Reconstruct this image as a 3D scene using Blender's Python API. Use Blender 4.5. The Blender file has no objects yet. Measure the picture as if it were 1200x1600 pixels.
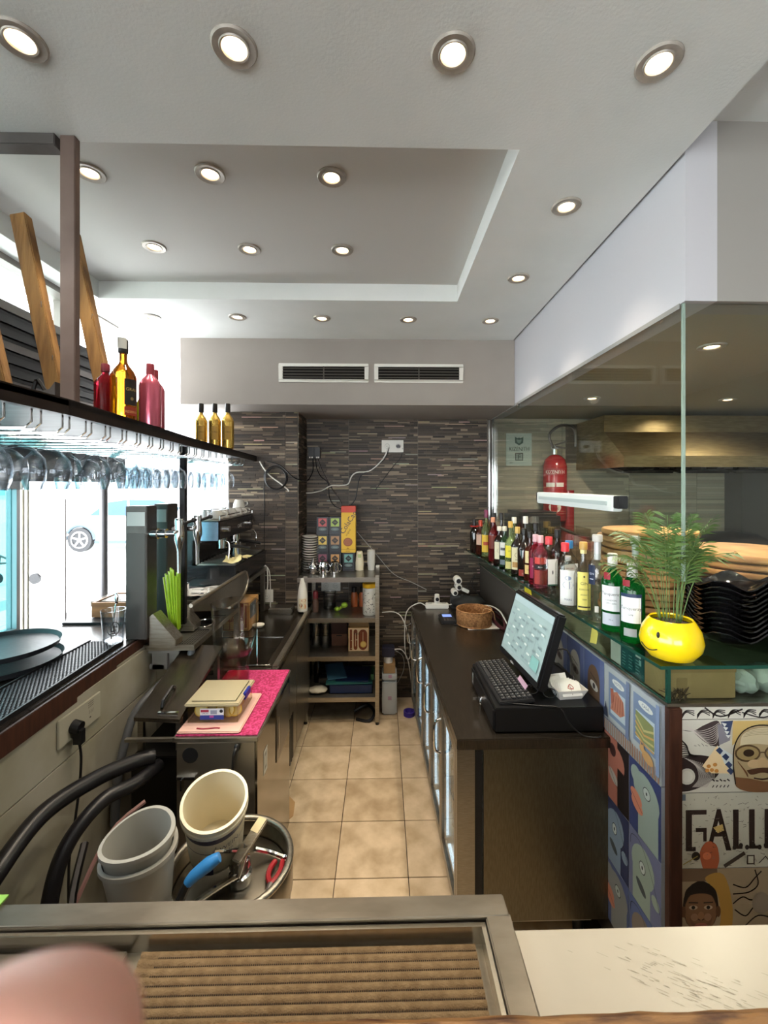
import bpy, bmesh, math, random
from mathutils import Vector, Matrix, Euler
random.seed(7)
R = math.radians
SC = bpy.context.scene
COL = SC.collection
PI = math.pi

# ------------------------------------------------------------------ camera
cam_d = bpy.data.cameras.new('camera'); cam = bpy.data.objects.new('camera', cam_d); COL.objects.link(cam)
FPX = 676.0
cam_d.sensor_width = 36; cam_d.sensor_fit = 'AUTO'; cam_d.lens = 36 * FPX / 1600
cam_d.clip_start = 0.01; cam_d.clip_end = 200
cam.location = (0, 0, 1.83)
cam.rotation_euler = (R(90), 0, R(-1.3))
cam_d.shift_x = -(612.3 - 600) / 1600.0
cam_d.shift_y = -(800 - 757) / 1600.0
cam_d.dof.use_dof = True; cam_d.dof.focus_distance = 2.3; cam_d.dof.aperture_fstop = 10
SC.camera = cam
SC.view_settings.view_transform = 'Standard'; SC.view_settings.look = 'None'
SC.view_settings.exposure = 0.9; SC.view_settings.gamma = 1; SC.view_settings.use_curve_mapping = False
SC.cycles.use_denoising = True
SC.cycles.max_bounces = 10; SC.cycles.transparent_max_bounces = 24; SC.cycles.transmission_bounces = 8
SC.cycles.sample_clamp_indirect = 6; SC.cycles.caustics_reflective = False; SC.cycles.caustics_refractive = False

# ------------------------------------------------------------------ world: a bright overcast sky
W = bpy.data.worlds.new('sky'); SC.world = W; W.use_nodes = True
wn = W.node_tree.nodes; wn['Background'].inputs[0].default_value = (0.93, 0.97, 1.0, 1); wn['Background'].inputs[1].default_value = 7.0
SUN_E = 9.0
sd = bpy.data.lights.new('sun', 'SUN'); sd.energy = SUN_E; sd.angle = R(2); so = bpy.data.objects.new('sun', sd); COL.objects.link(so)
so.rotation_euler = (R(35), R(20), R(0)); so.location = (-6, 3, 8)
SPOT_W = 20.0

# ------------------------------------------------------------------ materials
def lin(c):
    if isinstance(c, str):
        c = tuple(int(c[i:i + 2], 16) / 255 for i in (0, 2, 4))
    return tuple((x / 12.92 if x <= .04045 else ((x + .055) / 1.055) ** 2.4) for x in c)
MC = {}
def mat(name, c='808080', rough=.5, metal=0.0, c2=None, nscale=8, bump=0, bscale=60, stretch=(1, 1, 1), trans=0, ior=1.45, emit=None, es=0, coat=0, spec=.5, contrast=(.35, .65), detail=4, sss=0):
    if name in MC: return MC[name]
    m = bpy.data.materials.new(name); m.use_nodes = True; MC[name] = m
    n = m.node_tree.nodes; l = m.node_tree.links; p = n['Principled BSDF']
    p.inputs['Base Color'].default_value = (*lin(c), 1)
    p.inputs['Roughness'].default_value = rough; p.inputs['Metallic'].default_value = metal
    p.inputs['Transmission Weight'].default_value = trans; p.inputs['IOR'].default_value = ior
    p.inputs['Coat Weight'].default_value = coat; p.inputs['Specular IOR Level'].default_value = spec
    if sss:
        p.inputs['Subsurface Weight'].default_value = sss; p.inputs['Subsurface Radius'].default_value = (.01, .004, .002); p.inputs['Subsurface Scale'].default_value = .5
    if emit: p.inputs['Emission Color'].default_value = (*lin(emit), 1); p.inputs['Emission Strength'].default_value = es
    if c2 or bump:
        tc = n.new('ShaderNodeTexCoord'); mp = n.new('ShaderNodeMapping'); mp.inputs['Scale'].default_value = stretch
        l.new(tc.outputs['Object'], mp.inputs['Vector'])
        if c2:
            no = n.new('ShaderNodeTexNoise'); no.inputs['Scale'].default_value = nscale; no.inputs['Detail'].default_value = detail
            l.new(mp.outputs[0], no.inputs['Vector'])
            cr = n.new('ShaderNodeValToRGB'); cr.color_ramp.elements[0].position = contrast[0]; cr.color_ramp.elements[1].position = contrast[1]
            cr.color_ramp.elements[0].color = (*lin(c), 1); cr.color_ramp.elements[1].color = (*lin(c2), 1)
            l.new(no.outputs['Fac'], cr.inputs[0]); l.new(cr.outputs[0], p.inputs['Base Color'])
        if bump:
            nb = n.new('ShaderNodeTexNoise'); nb.inputs['Scale'].default_value = bscale; nb.inputs['Detail'].default_value = 3
            l.new(mp.outputs[0], nb.inputs['Vector'])
            b = n.new('ShaderNodeBump'); b.inputs['Strength'].default_value = bump; b.inputs['Distance'].default_value = .004
            l.new(nb.outputs['Fac'], b.inputs['Height']); l.new(b.outputs[0], p.inputs['Normal'])
    return m
def thin_glass(name, tint=(1, 1, 1), refl=1.0, edge=None, ior=1.45, rough=0.0):
    if name in MC: return MC[name]
    m = bpy.data.materials.new(name); m.use_nodes = True; MC[name] = m
    n = m.node_tree.nodes; l = m.node_tree.links; n.clear()
    o = n.new('ShaderNodeOutputMaterial'); t = n.new('ShaderNodeBsdfTransparent'); g = n.new('ShaderNodeBsdfGlossy'); g.inputs['Roughness'].default_value = rough
    mx = n.new('ShaderNodeMixShader'); lf = n.new('ShaderNodeLayerWeight'); lf.inputs[0].default_value = .5
    pw = n.new('ShaderNodeMath'); pw.operation = 'POWER'; pw.inputs[1].default_value = 4.5; l.new(lf.outputs['Facing'], pw.inputs[0])
    r0 = ((ior - 1) / (ior + 1)) ** 2 * 1.6; mu = n.new('ShaderNodeMath'); mu.operation = 'MULTIPLY_ADD'; mu.inputs[1].default_value = refl * (1 - r0); mu.inputs[2].default_value = r0 * refl; mu.use_clamp = True
    l.new(pw.outputs[0], mu.inputs[0]); l.new(mu.outputs[0], mx.inputs[0]); l.new(t.outputs[0], mx.inputs[1]); l.new(g.outputs[0], mx.inputs[2]); l.new(mx.outputs[0], o.inputs[0])
    t.inputs[0].default_value = (*tint, 1)
    if edge:
        lw = n.new('ShaderNodeLayerWeight'); lw.inputs[0].default_value = .35
        mc = n.new('ShaderNodeMix'); mc.data_type = 'RGBA'; mc.inputs[6].default_value = (*tint, 1); mc.inputs[7].default_value = (*edge, 1)
        l.new(lw.outputs['Facing'], mc.inputs[0]); l.new(mc.outputs[2], t.inputs[0])
    return m
def vcol(name, rough=.6, metal=0, bump=0, grime=0):
    if name in MC: return MC[name]
    m = mat(name, rough=rough, metal=metal, bump=bump, bscale=90)
    n = m.node_tree.nodes; a = n.new('ShaderNodeAttribute'); a.attribute_name = 'Col'
    m.node_tree.links.new(a.outputs['Color'], n['Principled BSDF'].inputs['Base Color'])
    return m

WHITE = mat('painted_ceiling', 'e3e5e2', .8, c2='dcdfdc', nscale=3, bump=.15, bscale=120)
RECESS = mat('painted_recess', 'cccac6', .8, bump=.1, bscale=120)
TAUPE = mat('taupe_paint', '928a84', .75, c2='9a928b', nscale=2, bump=.1, bscale=100)
LILAC = mat('pale_lilac_paint', 'bab9bd', .75, bump=.1, bscale=100)
BACKW = mat('grey_wall_paint', '938f8a', .8, bump=.1)
CREAM = mat('cream_panel', 'a8a496', .55, c2='98937f', nscale=5, bump=.05)
STEEL = mat('brushed_steel', '9c968c', .3, .95, c2='8a847a', nscale=40, stretch=(1, 1, 12), contrast=(.3, .7))
STEELH = mat('brushed_steel_flat', 'b0aa9e', .33, .95, c2='948d80', nscale=22, stretch=(.6, 5, 5), contrast=(.3, .7))
DSTEEL = mat('dark_worktop_steel', '675e53', .27, .9, c2='554d43', nscale=30, stretch=(8, 1, 1))
MIRROR = mat('polished_steel', '968f82', .14, 1, c2='8a8376', nscale=5)
CHROME = mat('chrome', 'd8d8d8', .1, 1)
BLACK = mat('black_plastic', '141416', .38)
BLACKM = mat('black_rubber', '17181b', .55, bump=.3, bscale=200)
DARKMET = mat('blackened_steel', '2c2522', .42, .7, c2='3a2f2a', nscale=9)
GREYMET = mat('grey_mill_steel', '5d5856', .45, .75, c2='6e6865', nscale=6)
WOOD = mat('rough_pine', '9c7440', .7, c2='6f4d26', nscale=5, stretch=(6, 6, .7), bump=.4, bscale=30)
BOARDW = mat('board_wood', 'b98a52', .6, c2='94673a', nscale=8, stretch=(1, 1, 6), bump=.2)
DWOOD = mat('dark_brown_wood', '4a2a1c', .5, c2='351c12', nscale=7, stretch=(8, 8, 1))
BARWOOD = mat('worn_bar_wood', '8a6238', .55, c2='4c2c17', nscale=14, stretch=(1, 4, 4), bump=.6, bscale=40, contrast=(.42, .6))
MARBLE = mat('white_marble', 'bbb3a3', .35, c2='b0a897', nscale=4)
WHITEP = mat('white_plastic', 'dedbd2', .4)
OFFW = mat('ivory_plastic', 'd9cfb4', .45)
GREYP = mat('grey_plastic', 'a9a8a2', .5)
PORC = mat('porcelain', 'dcd8cf', .2, coat=.3)
ALU = mat('aluminium', 'bdbfc2', .4, .6)
GLASS = thin_glass('window_glass', (.93, .97, .95), .9, ior=1.42)
GLASSG = thin_glass('shelf_glass', (.80, .90, .85), 1.0, edge=(.35, .55, .45))
TUMB = thin_glass('drinking_glass', (.98, .985, .99), 1.0, edge=(.50, .53, .56))
CLEARP = thin_glass('clear_plastic', (.95, .93, .90), .8, edge=(.78, .76, .72), rough=.1)
GEDGE = mat('glass_edge', '1e4a3e', .15, trans=.2)
PRINT = vcol('print_ink', .45)
STRIPS = vcol('stone_strips', .55, bump=.25)

# ------------------------------------------------------------------ mesh building
ORG = {}
class M:
    def __init__(s): s.v = []; s.f = []; s.c = []
    def add(s, vs, fs, col=None):
        n = len(s.v); s.v += [tuple(v) for v in vs]
        for f in fs: s.f.append([n + i for i in f]); s.c.append(col)
        return s
    def box(s, x0, y0, z0, x1, y1, z1, col=None):
        v = [(x, y, z) for z in (z0, z1) for y in (y0, y1) for x in (x0, x1)]
        return s.add(v, [(0, 2, 3, 1), (4, 5, 7, 6), (0, 1, 5, 4), (2, 6, 7, 3), (0, 4, 6, 2), (1, 3, 7, 5)], col)
    def cb(s, c, d, rot=(0, 0, 0), col=None):
        n = len(s.v); s.box(-d[0] / 2, -d[1] / 2, -d[2] / 2, d[0] / 2, d[1] / 2, d[2] / 2, col)
        return s.xf(Matrix.Translation(c) @ Euler(tuple(R(a) for a in rot)).to_matrix().to_4x4(), n)
    def xf(s, mx, n=0):
        for i in range(n, len(s.v)): s.v[i] = tuple(mx @ Vector(s.v[i]))
        return s
    def prism(s, poly, z0, z1, col=None, axis='z'):
        k = len(poly)
        if axis == 'z': v = [(x, y, z0) for x, y in poly] + [(x, y, z1) for x, y in poly]
        elif axis == 'y': v = [(x, z0, y) for x, y in poly] + [(x, z1, y) for x, y in poly]
        else: v = [(z0, x, y) for x, y in poly] + [(z1, x, y) for x, y in poly]
        return s.add(v, [list(range(k))[::-1], list(range(k, 2 * k))] + [(i, (i + 1) % k, k + (i + 1) % k, k + i) for i in range(k)], col)
    def lathe(s, prof, n=20, c=(0, 0, 0), mx=None, col=None):
        st = len(s.v); v = []; f = []; k = len(prof)
        for (r, z) in prof:
            for j in range(n):
                a = 2 * PI * j / n; v.append((c[0] + max(r, 1e-5) * math.cos(a), c[1] + max(r, 1e-5) * math.sin(a), c[2] + z))
        for i in range(k - 1):
            for j in range(n):
                a, b = i * n + j, i * n + (j + 1) % n; f.append((a, b, b + n, a + n))
        if prof[0][0] > 1e-4 and getattr(s, 'caps', False): f.append(list(range(n))[::-1])
        s.add(v, f, col)
        if mx: s.xf(mx, st)
        return s
    def tube(s, pts, r, n=8, smooth=4, rs=None, col=None):
        P = [Vector(p) for p in pts]
        if smooth > 1 and len(P) > 2:
            Q = []; rr = []
            for i in range(len(P) - 1):
                p0 = P[max(i - 1, 0)]; p1 = P[i]; p2 = P[i + 1]; p3 = P[min(i + 2, len(P) - 1)]
                for k in range(smooth):
                    t = k / smooth
                    Q.append(.5 * ((2 * p1) + (p2 - p0) * t + (2 * p0 - 5 * p1 + 4 * p2 - p3) * t * t + (3 * p1 - p0 - 3 * p2 + p3) * t ** 3))
                    if rs: rr.append(rs[i] * (1 - t) + rs[i + 1] * t)
            Q.append(P[-1]); 
            if rs: rr.append(rs[-1]); rs = rr
            P = Q
        v = []; f = []; up = None
        for i, p in enumerate(P):
            d = (P[min(i + 1, len(P) - 1)] - P[max(i - 1, 0)])
            if d.length < 1e-9: d = Vector((0, 0, 1))
            d.normalize()
            if up is None: up = d.orthogonal().normalized()
            else:
                up = up - d * up.dot(d)
                up = up.normalized() if up.length > 1e-6 else d.orthogonal().normalized()
            w = d.cross(up); q = rs[i] if rs else r
            for j in range(n):
                a = 2 * PI * j / n; v.append(p + (up * math.cos(a) + w * math.sin(a)) * q)
        for i in range(len(P) - 1):
            for j in range(n):
                a, b = i * n + j, i * n + (j + 1) % n; f.append((a, b, b + n, a + n))
        f.append(list(range(n))[::-1]); f.append([(len(P) - 1) * n + j for j in range(n)])
        return s.add(v, f, col)
    def cyl(s, p0, p1, r0, r1=None, n=16, col=None):
        return s.tube([p0, p1], r0, n, 1, [r0, r0 if r1 is None else r1], col)
    def ball(s, c, r, n=14, m=9, col=None, mx=None):
        if not isinstance(r, (tuple, list)): r = (r, r, r)
        st = len(s.v); v = []; f = []
        for i in range(m + 1):
            t = PI * i / m
            for j in range(n):
                a = 2 * PI * j / n; v.append((max(math.sin(t), 1e-4) * math.cos(a) * r[0], max(math.sin(t), 1e-4) * math.sin(a) * r[1], -math.cos(t) * r[2]))
        for i in range(m):
            for j in range(n):
                a, b = i * n + j, i * n + (j + 1) % n; f.append((a, b, b + n, a + n))
        s.add(v, f, col)
        return s.xf(Matrix.Translation(c) @ (mx or Matrix()), st)
    def mesh(s, name, m, off=None, bev=0, smooth=True):
        me = bpy.data.meshes.new(name)
        vs = s.v if off is None else [(x - off[0], y - off[1], z - off[2]) for x, y, z in s.v]
        me.from_pydata(vs, [], s.f)
        if any(c is not None for c in s.c):
            at = me.color_attributes.new('Col', 'FLOAT_COLOR', 'CORNER'); buf = []
            for f, c in zip(s.f, s.c): buf += list((*(c or (.5, .5, .5)), 1)) * len(f)
            at.data.foreach_set('color', buf)
        if bev:
            bm = bmesh.new(); bm.from_mesh(me); bmesh.ops.remove_doubles(bm, verts=bm.verts, dist=1e-6)
            bmesh.ops.bevel(bm, geom=[e for e in bm.edges if len(e.link_faces) == 2 and e.calc_face_angle(0) > .5], offset=bev, segments=2, affect='EDGES', clamp_overlap=True)
            bm.to_mesh(me); bm.free()
        if smooth:
            me.polygons.foreach_set('use_smooth', [True] * len(me.polygons)); me.set_sharp_from_angle(angle=.65)
        if m: me.materials.append(m)
        me.validate(); me.update()
        return me
    def part(s, name, m, parent, bev=0, smooth=True, label=None, kind=None):
        o = bpy.data.objects.new(name, s.mesh(name, m, ORG.get(parent.name), bev, smooth)); COL.objects.link(o); o.parent = parent
        ORG[o.name] = ORG.get(parent.name)
        if label: o['label'] = label
        if kind: o['kind'] = kind
        return o
    def single(s, name, m, label=None, cat=None, group=None, bev=0, smooth=True, kind=None, world=True):
        xs = [v[0] for v in s.v]; ys = [v[1] for v in s.v]; z = min(v[2] for v in s.v)
        off = Vector(((min(xs) + max(xs)) / 2, (min(ys) + max(ys)) / 2, z))
        o = bpy.data.objects.new(name, s.mesh(name, m, off, bev, smooth)); COL.objects.link(o); o.location = off
        ORG[o.name] = off
        tag(o, label, cat, group, kind); return o
def tag(o, label=None, cat=None, group=None, kind=None):
    for k, v in (('label', label), ('category', cat), ('group', group), ('kind', kind)):
        if v: o[k] = v
    return o
def thing(name, label, cat, loc=(0, 0, 0), rz=0, group=None, world=True):
    """Empty at the base; world=True: parts are given in world coordinates"""
    o = bpy.data.objects.new(name, None); COL.objects.link(o); o.location = loc; o.rotation_euler = (0, 0, rz)
    o.empty_display_size = .05
    ORG[o.name] = Vector(loc) if world else None
    return tag(o, label, cat, group)
def struct(m_, name, material, **k): return m_.single(name, material, kind='structure', **k)
def copy_tree(o, loc=None, rz=None, label=None, parent=None):
    c = o.copy(); COL.objects.link(c); c.parent = parent
    if loc is not None: c.location = loc
    if rz is not None: c.rotation_euler = (0, 0, rz)
    if label: c['label'] = label
    ORG[c.name] = ORG.get(o.name)
    for ch in list(o.children): copy_tree(ch, parent=c)
    return c
ORD = 'lowest second third fourth fifth sixth seventh eighth ninth tenth eleventh twelfth thirteenth fourteenth fifteenth sixteenth seventeenth eighteenth'.split()
ORD1 = ['first'] + ORD[1:]

# flat print: polygons and lettering laid on a plane (origin o, axes u, v, normal w)
TXT = {}
def textmesh(s):
    if s in TXT: return TXT[s]
    cu = bpy.data.curves.new('lettering', 'FONT'); cu.body = s; cu.size = 1; cu.resolution_u = 2
    ob = bpy.data.objects.new('lettering', cu); COL.objects.link(ob)
    dg = bpy.context.evaluated_depsgraph_get(); dg.update(); me = ob.evaluated_get(dg).to_mesh()
    r = ([(v.co.x, v.co.y) for v in me.vertices], [tuple(p.vertices) for p in me.polygons])
    ob.evaluated_get(dg).to_mesh_clear(); bpy.data.objects.remove(ob); bpy.data.curves.remove(cu)
    TXT[s] = r; return r
def ell(cx, cy, rx, ry, n=18, rot=0):
    c, s_ = math.cos(R(rot)), math.sin(R(rot))
    return [(cx + rx * math.cos(2 * PI * i / n) * c - ry * math.sin(2 * PI * i / n) * s_, cy + rx * math.cos(2 * PI * i / n) * s_ + ry * math.sin(2 * PI * i / n) * c) for i in range(n)]
def rec(x0, y0, x1, y1): return [(x0, y0), (x1, y0), (x1, y1), (x0, y1)]
class Art:
    def __init__(s, o, u, v, w, step=.00014, bend=None):
        s.o, s.u, s.v_, s.w = Vector(o), Vector(u), Vector(v), Vector(w); s.m = M(); s.h = .0004; s.step = step; s.bend = bend; s.gain = 1.0; s.sat = 1.0
    def P(s, x, y):
        if s.bend:     # wrap round a vertical cylinder (centre, radius): x in metres along the curve, 0 = facing angle
            c, r, a0 = s.bend; a = a0 + x / r; q = r + s.h
            return Vector((c[0] + q * math.cos(a), c[1] + q * math.sin(a), c[2] + y))
        return s.o + s.u * x + s.v_ * y + s.w * s.h
    def lc(s, col):
        c = lin(col); g = sum(c) / 3; return tuple(min(.95, (g + (q - g) * s.sat) * s.gain) for q in c)
    def poly(s, pts, col):
        c = s.lc(col)
        if s.bend and len(pts) == 4:
            xs = sorted(p[0] for p in pts); ys = sorted(p[1] for p in pts); n = 8
            for i in range(n):
                a = xs[0] + (xs[-1] - xs[0]) * i / n; b = xs[0] + (xs[-1] - xs[0]) * (i + 1) / n
                s.m.add([s.P(a, ys[0]), s.P(b, ys[0]), s.P(b, ys[-1]), s.P(a, ys[-1])], [(0, 1, 2, 3)], c)
        else: s.m.add([s.P(*p) for p in pts], [list(range(len(pts)))], c)
        s.h += s.step; return s
    def line(s, pts, w, col):
        c = s.lc(col)
        for (a, b) in zip(pts, pts[1:]):
            d = Vector((b[0] - a[0], b[1] - a[1])); 
            if d.length < 1e-7: continue
            e = d.normalized() * w * .3; d = Vector((-d.y, d.x)).normalized() * w / 2
            s.m.add([s.P(a[0] - e.x + d.x, a[1] - e.y + d.y), s.P(a[0] - e.x - d.x, a[1] - e.y - d.y), s.P(b[0] + e.x - d.x, b[1] + e.y - d.y), s.P(b[0] + e.x + d.x, b[1] + e.y + d.y)], [(0, 1, 2, 3)], c)
        s.h += .00002; return s
    def text(s, t, x, y, size, col, rot=0, centre=False, sx=1):
        v, f = textmesh(t)
        if not v: return s
        w = max(p[0] for p in v) if centre else 0
        c, q = math.cos(R(rot)), math.sin(R(rot)); L = []
        for a, b in v:
            a = (a - w / 2) * size * sx; b = b * size
            L.append(s.P(x + a * c - b * q, y + a * q + b * c))
        s.m.add(L, f, lin(col)); s.h += s.step; return s
    def part(s, name, parent, label=None): return s.m.part(name, PRINT, parent, smooth=False, label=label)
def cr(pts, k=5):      # smooth 2-D curve
    P = [Vector((*p, 0)) for p in pts]; Q = []
    for i in range(len(P) - 1):
        p0 = P[max(i - 1, 0)]; p1 = P[i]; p2 = P[i + 1]; p3 = P[min(i + 2, len(P) - 1)]
        for j in range(k):
            t = j / k; a = .5 * ((2 * p1) + (p2 - p0) * t + (2 * p0 - 5 * p1 + 4 * p2 - p3) * t * t + (3 * p1 - p0 - 3 * p2 + p3) * t ** 3); Q.append((a.x, a.y))
    Q.append(pts[-1]); return Q

# =================================================================== SETTING
TF = vcol('floor_tile_glaze', .35)
fl = struct(M().box(-1.3, -3.6, -.06, 4.0, 4.0, -.006), 'floor', mat('tile_joint', '3a2c20', .8))
TS = .341
tm = [mat('floor_tile_%s' % w, a, .42, c2=b, nscale=7, bump=.08, bscale=30, contrast=(.36, .66), detail=6) for w, a, b in (('sand', 'c6b296', '9f8b6e'), ('pale', 'cdb99d', 'a99475'), ('brown', 'bda98c', '978265'))]
tms = [M().box(-TS / 2 + .002, -TS / 2 + .002, -.006, TS / 2 - .002, TS / 2 - .002, 0).mesh('floor_tile', q, bev=.0012) for q in tm]
for i in range(-3, 3):
    for j in range(-1, 8):
        o = bpy.data.objects.new('floor_tile', tms[(i * 7 + j * 5 + (i * j) % 3) % 3]); COL.objects.link(o); o.parent = fl
        o.location = Vector((-.241 + .02 + TS * (i + .5) + .003, .99 + TS * (j + .5), 0)) - fl.location
        o.location.x += .0
struct(M().box(-1.9, -3.6, 2.98, 4.0, 4.0, 3.08), 'ceiling', WHITE)
# dropped ceiling round the recess
cp = M(); cp.box(-1.95, -1.5, 2.87, .945, 1.335, 2.975).box(-1.95, 2.45, 2.87, .945, 3.10, 2.975).box(.427, 1.335, 2.87, .945, 2.45, 2.975).box(-1.95, 1.335, 2.87, -1.58, 2.45, 2.975)
struct(cp, 'ceiling', WHITE)
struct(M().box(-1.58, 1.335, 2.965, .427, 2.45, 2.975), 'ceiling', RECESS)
struct(M().box(-1.43, 3.1, 2.40, .955, 3.8, 2.975), 'ceiling', TAUPE)
struct(M().box(.957, 1.345, 2.41, 1.06, 3.8, 2.98), 'wall_right', LILAC)
struct(M().box(1.06, 1.345, 2.41, 3.9, 1.45, 2.98), 'wall_right', BACKW)
struct(M().box(1.06, 1.45, 2.41, 3.9, 3.8, 2.44), 'ceiling', mat('kitchen_ceiling', '98907c', .7))
struct(M().box(3.9, -3.6, 0, 4.0, 4.0, 3.0), 'wall_right', BACKW)
struct(M().box(-1.9, -3.7, 0, 4.0, -3.6, 1.0).box(-1.9, -3.7, 2.3, 4.0, -3.6, 3.0).box(1.3, -3.7, 1.0, 4.0, -3.6, 2.3).box(-1.9, -3.7, 1.0, -1.3, -3.6, 2.3), 'wall_front', BACKW)  # unseen wall behind the camera; its opening is added to let in daylight
# back wall with stone-strip tile panels
wb = struct(M().box(-.66, 3.79, 0, 4.0, 3.95, 3.0), 'wall_back', mat('wall_joint', '6d665c', .7))
wp = struct(M().box(-1.21, 3.43, 0, -.662, 3.95, 2.41), 'wall_back', mat('wall_joint', '6d665c', .7))
PALS = [lin(c) for c in ('3a3027', '483c31', '52463a', '302720', '5e5042', '42382e', '4d4237', '6c5d4c', '382f27', '8c7c68')]
def mosaic(parent, o, u, w, wid, z0, z1, joints, pal, hs=(.009, .012, .017), rowh=.3, lmin=.05, lmax=.2, dep=.004, name='tile_panel'):
    u = Vector(u); w = Vector(w); o = Vector(o); z = z0
    while z < z1 - .02:
        zt = min(z + rowh, z1)
        for a, b in zip(joints, joints[1:]):
            m = M(); y = z + .001
            while y < zt - .002:
                h = min(random.choice(hs), zt - .001 - y); x = a + .0015
                while x < b - .002:
                    L = min(random.uniform(lmin, lmax), b - .0015 - x)
                    if b - .0015 - (x + L) < .02: L = b - .0015 - x
                    d = .004 + random.random() * dep; c = random.choice(pal); k = random.uniform(.70, 1.0); c = tuple(q * k for q in c)
                    if random.random() < .12 and h < .012: c = tuple(q * random.uniform(2.0, 3.2) for q in lin('6c6052'))
                    p = o + u * x; q = o + u * (x + L - .0012); e = .0006
                    v = []
                    for dd in (0, d):
                        for (pp, zz) in ((p, y + e), (q, y + e), (q, y + h - e), (p, y + h - e)): v.append((pp.x + w.x * dd, pp.y + w.y * dd, zz))
                    m.add(v, [(4, 5, 6, 7), (0, 1, 5, 4), (1, 2, 6, 5), (2, 3, 7, 6), (3, 0, 4, 7)], c)
                    x += L
                y += h
            m.part(name, STRIPS, parent, smooth=False)
        z = zt
mosaic(wb, (0, 3.79, 0), (1, 0, 0), (0, -1, 0), 0, 0, 2.40, [-.655, -.29, .314, .925], PALS)
mosaic(wp, (0, 3.43, 0), (1, 0, 0), (0, -1, 0), 0, .6, 2.40, [-1.20, -.76, -.665], PALS)
mosaic(wp, (-.662, 0, 0), (0, 1, 0), (1, 0, 0), 0, .6, 2.40, [3.425, 3.785], PALS)
KP = [lin(c) for c in ('aa9d88', 'b0a48f', 'a39a86', 'b5a890')]
mosaic(wb, (0, 3.79, 0), (1, 0, 0), (0, -1, 0), 0, 1.1, 2.41, [.985, 1.59, 2.19, 2.80, 3.40], KP, (.03, .02), .3, .25, .6, .0008)
st = M().box(.93, 3.76, .86, .945, 3.79, 2.41).box(.958, 3.755, .86, .975, 3.79, 2.41)
struct(st, 'trim_1', CHROME)
# low wall under the window bar
wl = struct(M().box(-1.24, -3.5, 0, -1.14, 3.43, 1.05), 'wall_left', mat('wall_left_core', '8c887a', .6))
for a, b in ((-1.0, .6), (.6, 1.28), (1.28, 2.2), (2.2, 3.42)):
    for z0, z1 in ((.0, .84), (.845, 1.04)):
        M().box(-1.14, a + .001, z0, -1.132, b - .001, z1).part('panel', CREAM, wl, bev=.001)
# façade above the bar
struct(M().box(-1.86, -3.5, 2.86, -1.74, 2.9, 3.0), 'wall_left', BACKW)
rs = thing('roller_shutter', 'dark rolled shutter box high behind the leaning timbers', 'shutter', (-1.72, 1.0, 2.06))
M().box(-1.80, -1.2, 2.06, -1.70, 2.70, 2.62).part('housing', mat('shutter_box', '1d1c1e', .5, .3), rs, bev=.01)
for k in range(9): M().box(-1.70, -1.2, 2.09 + k * .058, -1.692, 2.70, 2.13 + k * .058).part('slat', BLACK if k % 3 else GREYMET, rs, bev=.004)
M().box(-1.785, -1.2, 1.845, -1.745, 2.98, 2.06).part('valance', mat('valance_cloth', '3f474c', .8), rs)
for k in range(14): M().box(-1.743, -1.15 + k * .28, 1.85, -1.739, -.89 + k * .28, 2.05).part('valance_fold', mat('valance_cloth2', '4c555a', .8), rs, bev=.001)
w1 = struct(M().box(-1.80, -1.2, 2.62, -1.70, 2.45, 2.66).box(-1.80, -1.2, 2.84, -1.70, 2.45, 2.87).box(-1.80, 2.41, 2.66, -1.70, 2.45, 2.84).box(-1.8, 1.2, 2.66, -1.7, 1.24, 2.84), 'window_1', mat('window_frame_grey', '77716b', .5))
M().box(-1.76, -1.2, 2.66, -1.755, 2.41, 2.84).part('pane', GLASS, w1)

# window bar counter
bc = thing('window_bar', 'dark window counter with black rubber mats along its inner edge', 'counter', (-1.45, 1.2, 1.05))
M().prism([(-1.80, -1.2), (-1.125, -1.2), (-1.125, 1.0), (-1.185, 2.9), (-1.2, 3.42), (-1.8, 3.42)], 1.055, 1.10).part('worktop', mat('dark_counter', '3b3532', .25, c2='2b2725', nscale=20), bc, bev=.004)
M().prism([(-1.124, -1.2), (-1.112, -1.2), (-1.112, 1.0), (-1.172, 2.9), (-1.184, 2.9), (-1.124, 1.0)], 1.02, 1.095).part('edge_strip', DWOOD, bc, bev=.002)

# folding glass leaf and stacked sash frames in the facade
d1 = struct(M().box(-1.80, .70, 1.10, -1.75, .75, 1.845).box(-1.80, 2.113, 1.10, -1.75, 2.133, 1.845).box(-1.80, .75, 1.10, -1.75, 2.113, 1.14).box(-1.80, .75, 1.81, -1.75, 2.113, 1.845), 'window_2', ALU)
M().box(-1.778, .75, 1.14, -1.772, 2.113, 1.81).part('pane', thin_glass('cyan_glass', (.27, .43, .44), .5, ior=1.4), d1)
for k, y in enumerate((2.14, 2.168, 2.196)):
    o = M().box(-1.785, y, 1.10, -1.765, y + .012, 1.845).part('sash_frame', mat('pale_sash', 'e6e4d6', .5), d1, bev=.002)
    M().box(-1.78, y + .0125, 1.12, -1.77, y + .016, 1.84).part('seal', mat('yellowish_seal', 'b9b7a0', .5), o)
M().cyl((-1.66, 2.62, 1.10), (-1.66, 2.62, 2.05), .021, n=16).single('support_pole', mat('grey_pole', '6b6a6c', .4, .5), 'grey round pole between window counter and overhead shelf', 'pole')
M().cyl((-1.74, 2.42, 1.10), (-1.74, 2.42, 1.75), .004, n=6).single('thin_rod', GREYMET, 'thin grey rod standing at the outer counter edge', 'rod')

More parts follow.
